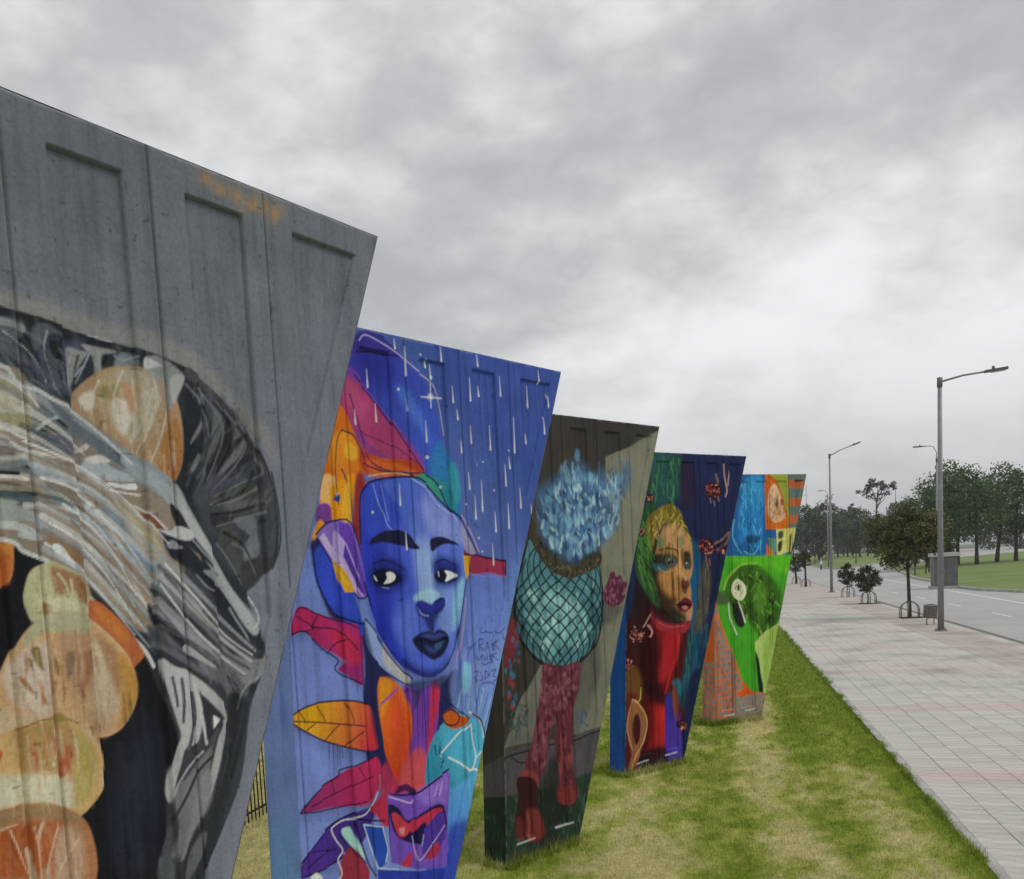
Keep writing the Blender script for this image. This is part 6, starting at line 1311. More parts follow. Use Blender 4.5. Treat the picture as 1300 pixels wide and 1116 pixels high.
PAINT_FACE_4 = """
f 37,88,141 18 1 0|-4239,6166 1712,6367 1534,-3616 -4622,-2442
f 192,99,29 9 1 0|-1101,4845 -485,4845 -517,3656 -1096,3673
f 140,153,57 9 1 0|-485,4845 -517,3656 -529,3998 -686,4339 -922,4708 -1082,4800 -1101,4845 -1101,4845
f 140,153,57 11 1 0|-1040,4845 -485,4845 -496,3656 -545,4152 -723,4493 -962,4739
f 87,106,97 9 1 0|-485,4845 344,4845 316,3632 -496,3656
f 161,90,53 11 1 0|-490,4630 123,4626 119,4455 -495,4460
f 161,90,53 11 1 0|-500,4275 114,4267 110,4094 -505,4105
f 161,90,53 11 1 0|-510,3935 106,3922 102,3749 -514,3765
s 37,57,57 12.7 1 0 36.2 36.2|-323,4613 -91,4612
f 50,133,184 52 1 1|-1649,4591 -1366,4740 -1167,4649 -1142,4162 -1348,4014 -1543,4169 -1698,4292
f 39,117,173 52 1 1|-1741,4172 -1541,4229 -1306,4074 -1171,3858 -1206,3400 -1372,3253 -1564,3534 -1727,3419 -1801,3572
x 81,169,210/25,76,130/55,142,191/96,180,217/22,61,111 s 70 17.3 38.2 -99.6 99.6 -60.4 -211 0.7|-1648,4621 -1167,4679 -1165,3399 -1573,3261 -1924,3425 -1864,4025
f 18,38,59 44 0.7 1|-1623,3536 -1442,3576 -1242,3524 -1326,3435 -1488,3410
s 96,176,217 12 0.8 1 27.5 27.5|-1908,3876 -1958,3577 -1847,3362 -1733,3237
s 96,176,217 12.2 0.8 1 24.5 24.5|-1652,3264 -1454,3196 -1288,3342
f 204,167,128 28 1 1|-970,4465 -844,4555 -683,4431 -587,4153 -573,3921 -700,3816 -867,3789 -1026,3946 -1037,4252
f 170,117,72 53 0.7 1|-856,4158 -691,4155 -656,3908 -865,3851
f 56,40,25 25 0.9 1|-873,4265 -790,4295 -751,4217 -775,4110 -856,4142
f 56,40,25 21 0.85 1|-688,4247 -626,4262 -608,4153 -671,4139
x 149,100,57/215,186,149/103,70,39/178,129,79 s 40 17.8 35.5 -61.8 61.8 -30.7 -123 0.6|-991,4435 -825,4525 -664,4370 -591,3999 -845,3819 -1005,3977
s 119,69,39 12.5 0.8 1 28.5 28.5|-775,4095 -716,4001 -759,3956
s 176,84,24 12.4 0.9 1 53.4 53.4|-1004,4678 -802,4586 -645,4308 -570,3998
f 192,99,29 18 1 0|-1071,3794 -513,3811 -517,3656 -1075,3672
f 37,88,141 18 1 0|-1076,3641 -871,3635 -885,3142 -1091,3150
f 83,132,110 18 1 0|-1059,3518 -834,3480 -800,3231 -1007,3208
f 191,105,50 18 1 0|-1083,3396 -885,3173 -1092,3119
f 191,187,103 18 1 0|-829,3665 -327,3682 -378,3371 -508,3220 -677,3164 -823,3139 -816,3387
f 56,71,48 27 1 1|-769,3602 -643,3629 -647,3505 -752,3477
f 39,50,37 25 1 1|-775,3385 -669,3444 -695,3258 -779,3230
f 27,40,30 18 1 0|-479,3531 -391,3653 -426,3139 -532,3127
s 191,187,103 12.7 1 1 25.4 25.4|-413,3622 -466,3218
f 67,149,36 11 1 0|-3297,3240 -1091,3150 -341,3151 -449,2276 -677,1660 -1024,1215 -1297,391 -3031,486 -3352,1862
x 100,178,40/67,145,34/80,162,37 s 30 52.8 106 -162 162 -30.7 -153 0.4|-2130,3102 -470,3093 -647,2758 -1979,2945
f 90,174,34 71 0.8 0|-2167,3164 -426,3154 -521,2751 -1077,2934 -1780,2996
f 69,112,34 35 1 1|-2022,2826 -1821,2968 -1541,2985 -1222,2848 -983,2619 -865,2426 -789,2171 -882,1832 -1096,1598 -1382,1620 -1496,1877 -1692,2044 -2004,2218 -2111,2528
f 93,154,35 34 1 1|-2106,2679 -1900,2941 -1784,2875 -1990,2612 -2075,2435
x 41,71,28/83,143,40/28,46,22/98,162,47/55,96,31 b 110 26.6 60.4 -40.8 40.8 46.4 -46.4 0.7|-1666,2839 -1264,2819 -905,2459 -810,2141 -924,1804 -1259,1642 -1454,1935 -1647,2195
f 48,81,26 53 0.75 1|-2228,2535 -2102,2770 -1780,2996 -1339,3007 -900,2646 -702,2291 -883,1801 -1302,1583 -1537,1849 -1850,2086 -2080,2284
s 131,185,61 12.1 0.8 1 51.9 51.9|-2188,2563 -2062,2798 -1740,3010 -1379,3024
f 56,87,29 70 0.55 1|-2073,2496 -1984,2794 -1702,2947 -1342,2915 -984,2588 -829,2236 -1007,1810 -1300,1645 -1576,1913 -1849,2116 -2041,2281
x 26,50,17/70,118,36/17,31,10/99,154,47/48,87,27/125,181,58 s 150 24.7 53 -101 101 -46.2 -169 0.7|-1988,2673 -1663,2930 -1263,2850 -904,2490 -810,2141 -1008,1779 -1300,1645 -1615,1947 -1925,2213
f 204,204,165 16 1 1|-1989,2658 -1868,2742 -1731,2690 -1635,2562 -1639,2425 -1743,2324 -1901,2349 -2014,2492
x 101,107,66/131,137,88/225,223,188/61,69,40 s 30 17.4 20.8 -39.6 39.6 -15.2 -60.8 0.85|-1970,2642 -1849,2696 -1695,2566 -1720,2399 -1899,2410
f 24,31,22 17 1 1|-1872,2606 -1812,2633 -1795,2541 -1855,2514
f 28,34,28 28 1 1|-2002,2279 -1845,2238 -1690,2106 -1699,1830 -1859,1811 -1972,1972
s 209,209,181 12.2 1 1 34.9 34.9|-1843,2299 -1750,2110 -1677,1890
s 201,205,181 12.1 1 1 27.7 27.7|-2080,2284 -2051,1978 -1904,1661
f 72,72,60 51 0.9 1|-2575,2525 -2266,2537 -2079,2314 -2237,2263 -2429,2306
f 86,133,45 71 0.6 1|-1351,2639 -1110,2502 -1161,2164 -1369,2053 -1481,2338
f 160,184,102 18 1 0|-1468,1471 -1176,1666 -799,1826 -483,2592 -316,2505 -602,1337 -944,417 -1338,395 -1403,936
f 136,169,70 36 0.8 0|-1093,1691 -671,1880 -930,891 -1210,539 -1276,1080
f 24,34,26 21 1 1|-1454,1284 -1376,1152 -1323,897 -1269,640 -1296,422 -1377,462 -1425,906
f 192,93,34 14 1 0|-3625,-347 -2791,1820 -2426,2396 -2287,1934 -2032,1364 -1813,788 -1539,511 -1151,439 -628,383 -664,-901 -3632,-497
f 132,125,113 35 0.3 0|-2427,2366 -2307,1935 -2052,1366 -1813,788 -1779,598 -1942,522 -2241,1015 -2420,1489 -2524,1800
f 119,126,113 71 0.6 0|-2063,473 -1213,445 -1229,-91 -2080,-53
x 72,122,133/68,115,123/99,126,126 g 0 53.9 53.9 130 65 -117 0 0.85|-2434,2186 -2254,1779 -2036,1272 -1835,728 -1499,475 -1214,414 -1270,-71 -2742,58 -2874,621 -2689,1511
f 189,78,20 18 1 0|-1942,522 -1657,617 -1540,480 -1865,421
s 151,69,26 12 0.8 1 24 24|-2423,1943 -2422,879 -2471,41
s 135,63,30 12.2 0.8 1 24.4 24.4|-2035,1303 -2054,131
s 190,190,182 12.2 1 0 24.4 24.4|-2273,110 -2154,112 -2035,113
s 190,190,182 12.5 1 0 24.9 24.9|-1753,159 -1611,158 -1488,176
"""
PAINT_SIDE_0 = """

"""
PAINT_SIDE_1 = """
f 110,131,193 7 1 0|1232,5695 -1233,5058 -896,-590 2100,-1771
f 100,139,187 139 0.7 1|430,1430 244,1566 1,1491 3,1059 381,988
f 85,109,188 33 0.6 1|103,2442 45,2339 59,2179 121,2228
"""
PAINT_SIDE_2 = """
f 55,52,48 10 1 0|801,6845 -777,6403 -658,924 1021,708
f 71,69,71 10 1 0|1021,708 344,1023 -228,1307 -209,527 1034,337
f 36,45,38 10 1 0|1026,578 -656,842 -603,-1589 1123,-2131
x 50,48,50/85,82,85 s 16 10.2 14.2 0 11.9 -173 -260 0.6|344,1023 -66,1206 -60,975 324,868
x 44,69,53/55,84,64/26,36,29/32,45,36 s 80 10.3 18.5 -24 24 105 43.8 0.7|357,582 -75,678 -33,-17 328,-68
"""
PAINT_SIDE_3 = """
f 26,71,136 14 1 0|1701,7203 -951,6561 -1055,-2331 1687,-3137
f 25,65,131 143 0.6 1 40,70,130 237,964 229,-65|577,442 -98,519 -103,-195 573,-301
"""
PAINT_SIDE_4 = """
f 180,90,36 19 1 0|2786,6751 -1771,5906 -1985,-2288 2658,-3503
x 72,122,133/68,115,123/99,126,126 g 0 58.1 58.1 151 75.6 -117 0 0.85|525,1157 19,1190 -52,-111 359,-164
"""
FACES = [PAINT_FACE_0, PAINT_FACE_1, PAINT_FACE_2, PAINT_FACE_3, PAINT_FACE_4]
SIDES = [PAINT_SIDE_0, PAINT_SIDE_1, PAINT_SIDE_2, PAINT_SIDE_3, PAINT_SIDE_4]
LIGHT_ON_WALL = 0.66      # daylight falling on the walls, to turn seen colours into pigment
def pigment(rgb):
    c = np.array([float(v) / 255 for v in rgb.split(',')])
    lin = np.where(c <= 0.04045, c / 12.92, ((c + 0.055) / 1.055) ** 2.4)
    return np.clip(lin / LIGHT_ON_WALL, 0.004, 0.88).astype(np.float32)
def smooth_pts(P, closed, sub=4):
    n = len(P)
    if n < 3: return P
    out_ = []
    rng = range(n if closed else n - 1)
    for i in rng:
        g_ = (lambda j: P[j % n]) if closed else (lambda j: P[min(max(j, 0), n - 1)])
        p0, p1, p2, p3 = g_(i - 1), g_(i), g_(i + 1), g_(i + 2)
        for k in range(sub):
            t = k / sub
            out_.append(0.5 * ((2 * p1) + (p2 - p0) * t + (2 * p0 - 5 * p1 + 4 * p2 - p3) * t * t + (3 * p1 - p0 - 3 * p2 + p3) * t ** 3))
    if not closed: out_.append(P[-1])
    return np.array(out_)
class Canvas:
    def __init__(s, ax, az):
        s.ax = ax.astype(np.float32); s.az = az.astype(np.float32)      # mm
        s.c = np.zeros((len(az), len(ax), 3), np.float32)
    def window(s, P, pad):
        lo = P.min(0) - pad; hi = P.max(0) + pad
        i0, i1 = np.searchsorted(s.ax, [lo[0], hi[0]]); j0, j1 = np.searchsorted(s.az, [lo[1], hi[1]])
        if i1 <= i0 or j1 <= j0: return None
        return slice(j0, j1), slice(i0, i1), s.ax[None, i0:i1], s.az[j0:j1, None]
    def blend(s, w, alpha, col):
        v = s.c[w[0], w[1]]
        v += alpha[..., None] * (col - v)
    def fill(s, P, col, e, a, closed_smooth, col2=None, g0=None, g1=None):
        if closed_smooth: P = smooth_pts(P, True)
        w = s.window(P, e)
        if w is None: return
        X, Z = w[2], w[3]
        sh = (Z.shape[0], X.shape[1])
        ins = np.zeros(sh, bool); dm = np.full(sh, 1e12, np.float32)
        n = len(P)
        for k in range(n):
            x0, z0 = P[k]; x1, z1 = P[(k + 1) % n]
            ex, ez = x1 - x0, z1 - z0
            L2 = ex * ex + ez * ez
            if L2 < 1e-6: continue
            if z0 != z1:
                cond = (z0 > Z) != (z1 > Z)
                ins ^= cond & (X < (x0 + ex * (Z - z0) / ez))
            t = np.clip(((X - x0) * ex + (Z - z0) * ez) / L2, 0, 1)
            dx = X - x0 - t * ex; dz = Z - z0 - t * ez
            np.minimum(dm, dx * dx + dz * dz, out=dm)
        d = np.sqrt(dm); d = np.where(ins, d, -d)
        al_ = np.clip(d / max(e, 1e-3) * 0.5 + 0.5, 0, 1)
        al_ = al_ * al_ * (3 - 2 * al_) * a
        if col2 is not None:
            gx, gz = g1 - g0
            t = np.clip(((X - g0[0]) * gx + (Z - g0[1]) * gz) / (gx * gx + gz * gz), 0, 1)[..., None]
            col = col + (col2 - col) * t
        s.blend(w, al_, col)
    def stroke(s, P, col, w0, w1, e, a, sm):
        if sm: P = smooth_pts(P, False)
        e = max(e, 0.5)
        w = s.window(P, max(w0, w1) / 2 + e)
        if w is None: return
        X, Z = w[2], w[3]
        best = np.full((Z.shape[0], X.shape[1]), -1e9, np.float32)
        n = len(P) - 1
        for k in range(n):
            x0, z0 = P[k]; ex, ez = P[k + 1] - P[k]
            L2 = ex * ex + ez * ez
            if L2 < 1e-6: continue
            t = np.clip(((X - x0) * ex + (Z - z0) * ez) / L2, 0, 1)
            d = np.hypot(X - x0 - t * ex, Z - z0 - t * ez)
            r_ = (w0 + (w1 - w0) * (k + t) / n) / 2
            np.maximum(best, r_ - d, out=best)
        al_ = np.clip(best / e * 0.5 + 0.5, 0, 1)
        s.blend(w, al_ * a, col)
    def paint(s, text, seed):
        R = random.Random(seed)
        for line in text.strip().split('\n'):
            head, pts = line.split('|')
            hd = head.split()
            P = np.array([[float(v) for v in q.split(',')] for q in pts.split()], np.float32)
            if hd[0] == 'f':
                g_ = {}
                if len(hd) > 5: g_ = dict(col2=pigment(hd[5]), g0=np.array([float(v) for v in hd[6].split(',')]), g1=np.array([float(v) for v in hd[7].split(',')]))
                s.fill(P, pigment(hd[1]), float(hd[2]), float(hd[3]), hd[4] == '1', **g_)
            elif hd[0] == 's':
                s.stroke(P, pigment(hd[1]), float(hd[5]), float(hd[6]), float(hd[2]), float(hd[3]), hd[4] == '1')
            else:
                pal = [pigment(c) for c in hd[1].split('/')]
                kind, n = hd[2], int(hd[3])
                wa, wb2, dx0, dx1, dz0, dz1, a = (float(v) for v in hd[4:11])
                lo, hi = P.min(0), P.max(0)
                def inside(x, z):
                    c = False
                    for k in range(len(P)):
                        (x0, z0), (x1, z1) = P[k - 1], P[k]
                        if (z0 > z) != (z1 > z) and x < x0 + (x1 - x0) * (z - z0) / (z1 - z0): c = not c
                    return c
                if kind == 'g':
                    j = 0; z = lo[1]
                    while z < hi[1]:
                        x = lo[0] + (dx1 if j % 2 else 0)
                        while x < hi[0]:
                            if inside(x, z):
                                s.fill(np.array([[x + wa * math.cos(q), z + wa * math.sin(q)] for q in range(6)], np.float32), R.choice(pal), wa * .5, a, False)
                            x += dx0
                        z += abs(dz0); j += 1
                    continue
                k = tries = 0
                while k < n and tries < n * 40:
                    tries += 1
                    x, z = R.uniform(lo[0], hi[0]), R.uniform(lo[1], hi[1])
                    if not inside(x, z): continue
                    k += 1
                    w_ = R.uniform(wa, wb2); dx, dz = R.uniform(dx0, dx1), R.uniform(dz0, dz1)
                    if kind == 's': s.stroke(np.array([[x, z], [x + dx * .5 + R.uniform(-1, 1), z + dz * .5], [x + dx, z + dz]], np.float32), R.choice(pal), w_, w_ * .4, w_ * .45, a, False)
                    else: s.fill(np.array([[x + w_ * R.uniform(.7, 1.2) * math.cos(q), z + w_ * 1.2 * R.uniform(.7, 1.2) * math.sin(q)] for q in (0, 1.05, 2.1, 3.14, 4.2, 5.2)], np.float32), R.choice(pal), w_ * .4, a, False)

def build_wall(i):
    W = WALLS[i]
    H, rr, rl, foot = W['height'], W['lean_right'], W['lean_left'], W['foot']
    root = empty('mural_wall', (W['x'], W['y'], 0), math.pi / 2 - W['turn'])
    # local axes: x along the face, y towards the back, z up; origin under the upper right corner
    tag(root, LABELS[i], 'mural wall', 'painted concrete walls standing in a row on the lawn')
    right = lambda z: -rr * (H - z)
    left = lambda z: -rr * H - foot - rl * z
    ds, dz, smin, zmin = GRID[i]
    Z0 = -0.25
    az = np.concatenate([np.linspace(Z0, zmin, max(2, int((zmin - Z0) / 0.04) + 1))[:-1] if zmin > Z0 + 0.05 else np.array([Z0]), np.arange(max(zmin, Z0 + 0.01), H, dz), [H]])
    lmin = min(left(Z0), left(H)) - 0.001
    ax = np.concatenate([np.arange(lmin, max(smin, lmin), 0.04), np.arange(max(smin, lmin), 0, ds), [0.0]])
    cv = Canvas(ax * 1000, az * 1000)
    cv.paint(FACES[i], 50 + i)
    S, Zg = np.meshgrid(ax, az)
    Rg, Lg = right(Zg), left(Zg)
    Sc = np.clip(S, Lg, Rg)
    # relief: recessed bays, thin form joints between them, rounded arrises
    depth = np.zeros_like(S); joint_dark = np.zeros_like(S)
    panel = np.full(S.shape, -1)
    DEP = 0.022
    top, bot, margin = H - 0.135, 0.22, 0.13
    for k, b0 in enumerate(BAYS[i]):
        b1 = b0 + 0.287 if k else 1.0
        lim_r = np.minimum(b1, Rg - margin); lim_l = np.maximum(b0, Lg + 0.09)
        sd = np.minimum(np.minimum(Sc - lim_l, lim_r - Sc), np.minimum(top - Zg, Zg - bot))
        w = max(ds, dz) * 0.8
        t = np.clip(sd / w * 0.5 + 0.5, 0, 1)
        depth = np.maximum(depth, DEP * t)
        panel[sd > 0] = k
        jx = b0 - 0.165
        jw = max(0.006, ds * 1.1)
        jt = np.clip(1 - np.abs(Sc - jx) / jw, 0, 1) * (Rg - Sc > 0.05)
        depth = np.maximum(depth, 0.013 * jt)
        joint_dark = np.maximum(joint_dark, jt * 0.55)
    nz = vnoise((Sc * 14 + 50).ravel(), (Zg * 14 + 50).ravel(), i + 3).reshape(S.shape)
    edge = np.minimum(np.minimum(Rg - Sc, Sc - Lg), H - Zg)
    depth = np.maximum(depth, np.clip(1 - edge / 0.012, 0, 1) ** 1.5 * (0.004 + 0.010 * nz))
    depth = depth + 0.0016 * vnoise((Sc * 5 + 9).ravel(), (Zg * 5 + 9).ravel(), i + 30).reshape(S.shape)
    nzr, ns = S.shape
    idx = np.arange(nzr * ns).reshape(nzr, ns)
    q = np.stack([idx[:-1, :-1].ravel(), idx[:-1, 1:].ravel(), idx[1:, 1:].ravel(), idx[1:, :-1].ravel()], 1)
    sf = Sc.ravel()
    keep = (np.abs(sf[q[:, 1]] - sf[q[:, 0]]) + np.abs(sf[q[:, 2]] - sf[q[:, 3]])) > 1e-6
    q = q[keep]
    V = np.stack([sf, depth.ravel(), Zg.ravel()], 1)
    # groove shade and dirt put into the colour along the joints, mud splashed up from the lawn, pale scuffs on the arrises
    splash = np.clip(1 - (Zg + 0.02) / (0.05 + 0.16 * vnoise((Sc * 6 + 20).ravel(), (Zg * 2 + 9).ravel(), i + 60).reshape(S.shape)), 0, 1) * 0.7
    fleck = (vnoise((Sc * 45 + 5).ravel(), (Zg * 45 + 5).ravel(), i + 70).reshape(S.shape) > 0.93) * 0.35
    c3 = cv.c * (1 - np.maximum(joint_dark, fleck * (vnoise((Sc * 2).ravel() + 50, (Zg * 2).ravel() + 50, 8).reshape(S.shape) > 0.5))[..., None])
    c3 = c3 + splash[..., None] * (np.array([0.10, 0.085, 0.05], np.float32) - c3)
    scuff = np.clip(1 - edge / 0.02, 0, 1) * (nz > 0.45) * 0.55
    c3 = c3 + scuff[..., None] * (np.array([0.33, 0.33, 0.325], np.float32) - c3)
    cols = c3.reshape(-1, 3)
    pq = panel.ravel()[q]
    pid = np.where((pq >= 0).sum(1) >= 3, pq.max(1), -1)
    for k in range(-1, len(BAYS[i])):
        f = q[pid == k]
        if len(f) < 4: continue
        used, inv = np.unique(f, return_inverse=True)
        nm = 'painted_face' if k < 0 else 'recessed_panel'
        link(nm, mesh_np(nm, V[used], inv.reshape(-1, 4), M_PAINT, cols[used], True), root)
    # left side face
    by = np.linspace(0, THICK, 40); bz = np.linspace(Z0, H, 420)
    c2 = Canvas(by * 1000, bz * 1000)
    c2.c[:] = cols.reshape(nzr, ns, 3)[0, 0] if not SIDES[i].strip() else 0
    if SIDES[i].strip(): c2.paint(SIDES[i], 80 + i)
    else: c2.c[:] = pigment('98,103,108')
    B, Zs = np.meshgrid(by, bz)
    Vs = np.stack([(left(Zs)).ravel(), (0.004 + B * (THICK - .004) / THICK).ravel(), Zs.ravel()], 1)
    ii = np.arange(B.size).reshape(B.shape)
    qs = np.stack([ii[:-1, 1:].ravel(), ii[:-1, :-1].ravel(), ii[1:, :-1].ravel(), ii[1:, 1:].ravel()], 1)
    link('side_face', mesh_np('side_face', Vs, qs, M_PAINT, c2.c.reshape(-1, 3), True), root)
    # the rest of the slab
    cb = MB()
    y0 = 0.006
    cb.face([(left(Z0), THICK, Z0), (left(H), THICK, H), (0, THICK, H), (right(Z0), THICK, Z0)])
    cb.face([(right(Z0), y0, Z0), (right(Z0), THICK, Z0), (0, THICK, H), (0, y0, H)])
    cb.face([(left(H), y0, H), (0, y0, H), (0, THICK, H), (left(H), THICK, H)])
    cb.face([(left(Z0), y0, Z0), (left(Z0), THICK, Z0), (right(Z0), THICK, Z0), (right(Z0), y0, Z0)])
    cb.build('concrete_core', M_CONC, root)
    return root
for i in range(5): build_wall(i)

# ------------------------------------------------------------------ trees
def tube_np(pts, rads, n=6):
    pts = [Vector(p) for p in pts]
    V = []; F_ = []
    for i, p in enumerate(pts):
        t = (pts[min(i + 1, len(pts) - 1)] - pts[max(i - 1, 0)]).normalized()
        a = t.cross(Vector((.3, .9, .1))).normalized(); b = t.cross(a)
        for k in range(n):
            c = 2 * math.pi * k / n
            V.append(p + (a * math.cos(c) + b * math.sin(c)) * rads[i])
    for i in range(len(pts) - 1):
        for k in range(n): F_.append((i * n + k, i * n + (k + 1) % n, (i + 1) * n + (k + 1) % n, (i + 1) * n + k))
    return V, F_
def tree_mesh(seed, h, clear, rx, rz, trunk_r, n_clump, per, leaf, c_dark, c_light, tint=None, flat=False, spread=1.0):
    """trunk and crown meshes; crown = leaf quads in clumps set along limbs"""
    R = random.Random(seed); N = np.random.RandomState(seed)
    V, F_ = [], []
    def add(p, r):
        v, f = tube_np(p, r, 7)
        o_ = len(V); V.extend(v); F_.extend([tuple(a + o_ for a in q) for q in f])
    bx, by = R.uniform(-.05, .05) * h, R.uniform(-.05, .05) * h
    crown_c = Vector((bx, by, h - rz))
    add([(0, 0, -0.15), (bx * .2, by * .2, clear * .5), (bx * .5, by * .5, clear), (bx, by, h - rz * 1.2), (bx * 1.1, by, h - rz * .6)], [trunk_r * 1.35, trunk_r, trunk_r * .85, trunk_r * .5, trunk_r * .2])
    cl = []
    for k in range(n_clump):
        while True:
            d = Vector((R.uniform(-1, 1), R.uniform(-1, 1), R.uniform(-1, 1)))
            if 0.25 < d.length < 1: break
        if R.random() < .6: d = d.normalized() * R.uniform(.72, 1.0)
        lump = 1 + .22 * math.sin(3 * math.atan2(d.y, d.x) + seed) + .15 * math.sin(5 * d.z + seed * 2)
        p = crown_c + Vector((d.x * rx * lump * spread, d.y * rx * lump * spread, d.z * rz * (1 + .12 * math.sin(seed + 4 * d.x))))
        if flat: p.z = crown_c.z + abs(d.z) * rz * .7 + (0.15 * rz if d.length > .8 else 0)
        cl.append(p)
    for p in cl[::max(1, n_clump // 14)]:
        z0 = R.uniform(clear * .85, max(clear, h - rz * 1.3))
        s0 = Vector((bx * z0 / h, by * z0 / h, z0))
        mid = s0.lerp(p, .5) + Vector((0, 0, -.06 * h * R.random()))
        add([s0, mid, p], [trunk_r * .45, trunk_r * .28, trunk_r * .08])
    tm = mesh_np('trunk', np.array([tuple(v) for v in V]), np.array(F_), M_BARK, None, True)
    n = n_clump * per
    cen = np.repeat(np.array([tuple(p) for p in cl]), per, 0)
    cr = (rx + rz) / 2 * .26
    off = N.normal(0, 1, (n, 3)); off /= np.linalg.norm(off, axis=1)[:, None]; off *= (N.rand(n, 1) ** .5) * cr * np.array([1.15, 1.15, .8])
    P = cen + off
    nrm = N.normal(0, 1, (n, 3)) + np.array([0, 0, .7]); nrm /= np.linalg.norm(nrm, axis=1)[:, None]
    t = np.cross(nrm, N.normal(0, 1, (n, 3))); t /= np.linalg.norm(t, axis=1)[:, None]
    b = np.cross(nrm, t)
    s = leaf * N.uniform(.6, 1.3, (n, 1))
    Vl = np.stack([P - t * s, P + b * s * .45, P + t * s, P - b * s * .45], 1).reshape(-1, 3)
    Fl = np.arange(n * 4).reshape(-1, 4)
    k = np.repeat(N.rand(n_clump), per) * .6 + N.rand(n) * .4
    c = np.array(c_dark)[None] + (np.array(c_light) - np.array(c_dark))[None] * k[:, None]
    if tint is not None:
        w = np.clip((P[:, 0] - crown_c.x) / rx + .1, 0, 1)[:, None] * (N.rand(n, 1) < .55) * (np.repeat(N.rand(n_clump), per)[:, None] < .7)
        c = c + (np.array(tint) - c) * w
    cm = mesh_np('crown', Vl, Fl, M_LEAF, np.repeat(c, 4, 0), False)
    return tm, cm
def plant(name, label, meshes, loc, group=None, rz=0.0, sc=1.0, cat='tree'):
    o = empty(name, loc, rz); o.scale = (sc, sc, sc)
    tag(o, label, cat, group)
    link('trunk', meshes[0], o); link('crown', meshes[1], o)
    return o
DK, LT = (0.016, 0.032, 0.010), (0.075, 0.105, 0.032)
# street trees on the pavement, each in a soil pit with a hoop guard
plant('street_tree', 'broad street tree with olive brown leaves beside the litter bin', tree_mesh(3, 5.0, 2.3, 1.55, 1.25, .075, 130, 90, .085, (0.042, 0.066, 0.018), (0.145, 0.185, 0.050), tint=(0.17, 0.125, 0.045)), (19.75, 42.44, 0), 'trees in hoop guards along the pavement', rz=-.4)
plant('street_tree', 'young street tree with round dark crown on thin stem, in front of the open road', tree_mesh(14, 2.15, .75, .62, .74, .022, 80, 50, .062, (0.016, 0.028, 0.010), (0.060, 0.080, 0.028)), (23.26, 55.10, 0), 'trees in hoop guards along the pavement')
plant('street_tree', 'smaller young street tree beside the lamp post with the long arm', tree_mesh(25, 2.2, .80, .52, .72, .022, 60, 46, .062, (0.018, 0.030, 0.011), (0.060, 0.080, 0.028)), (25.49, 63.65, 0), 'trees in hoop guards along the pavement')
plant('street_tree', 'dark leafy street tree beyond the checkered mural wall, farthest along the pavement', tree_mesh(36, 3.1, 1.2, .85, 1.0, .11, 60, 30, .08, DK, (0.05, 0.07, 0.025)), (33.27, 96.20, 0), 'trees in hoop guards along the pavement')
plant('street_tree', 'dark slim street tree with a leaning stem beyond the lamp post', tree_mesh(47, 3.2, 1.9, .55, .70, .09, 40, 30, .08, DK, (0.05, 0.07, 0.025)), (30.70, 86.30, 0), 'trees in hoop guards along the pavement')
hoops = ['around the broad olive brown street tree', 'around the young tree with the round crown', 'around the smaller young tree near the lamp post', 'around the farthest dark street tree', 'around the dark slim street tree']
for k, (x, y) in enumerate(TREE_SPOTS):
    p = MB(); p.box((0, 0, -0.02), (1.24, 1.24, 0.05), 0, 0)
    po = p.build('tree_pit', M_SOIL); po.location = (x, y, -0.012); po.rotation_euler = (0, 0, rot)
    tag(po, kind='structure')
    gd = empty('tree_guard', (x, y, 0), rot + .2)
    tag(gd, 'steel hoop tree guard ' + hoops[k], 'tree guard', 'hoop guards around street trees')
    for a in (0.0, 1.05, 2.09):
        hb = MB()
        pts = [(-.44, 0, -.03), (-.44, 0, .35)] + [(-.44 * math.cos(t), 0, .35 + .36 * math.sin(t)) for t in (.4, .8, 1.2, 1.57, 1.94, 2.34, 2.74)] + [(.44, 0, .35), (.44, 0, -.03)]
        pts = [(px * math.cos(a), px * math.sin(a), pz + a * .012) for px, py, pz in pts]
        hb.tube(pts, .024, 8); hb.build('hoop', M_HOOP, gd)
# row of trees on the far grass island
row = [tree_mesh(60 + k, 13.5, 3.2, 3.4, 5.0, .22, 90, 34, .30, (0.026, 0.048, 0.020), (0.100, 0.145, 0.056)) for k in range(4)]
rowdata = [(77.3, 225, 11.6), (82.1, 230, 14.4), (84.4, 228, 13.6), (91.3, 240, 16.2), (87.8, 225, 12.2), (94.1, 235, 13.4), (94.7, 229, 13.6), (101.2, 240, 10.8), (73.5, 222, 11.8), (99, 250, 12.6), (88.5, 232, 13.0), (80, 236, 13)]
for k, (x, y, ztop) in enumerate(rowdata):
    plant('park_tree', 'dark green bushy tree in the grove on the far grass island', row[k % 4], (x, y, 1.3), 'grove on the far grass island', rz=k * 1.7, sc=(ztop - 1.3) / 13.5)
plant('umbrella_tree', 'tall bare-stemmed tree with a flat airy crown above the grove', tree_mesh(77, 20.4, 13.5, 4.2, 2.6, .26, 30, 40, .34, (0.010, 0.016, 0.010), (0.030, 0.042, 0.022), spread=1.1), (111.85, 260, 1.3))
plant('umbrella_tree', 'thin bare-stemmed tree with a small ragged crown beside the tall flat-crowned one', tree_mesh(78, 14.0, 10.5, 2.0, 1.2, .16, 12, 36, .30, (0.010, 0.016, 0.010), (0.030, 0.042, 0.022)), (104.5, 258, 1.3))
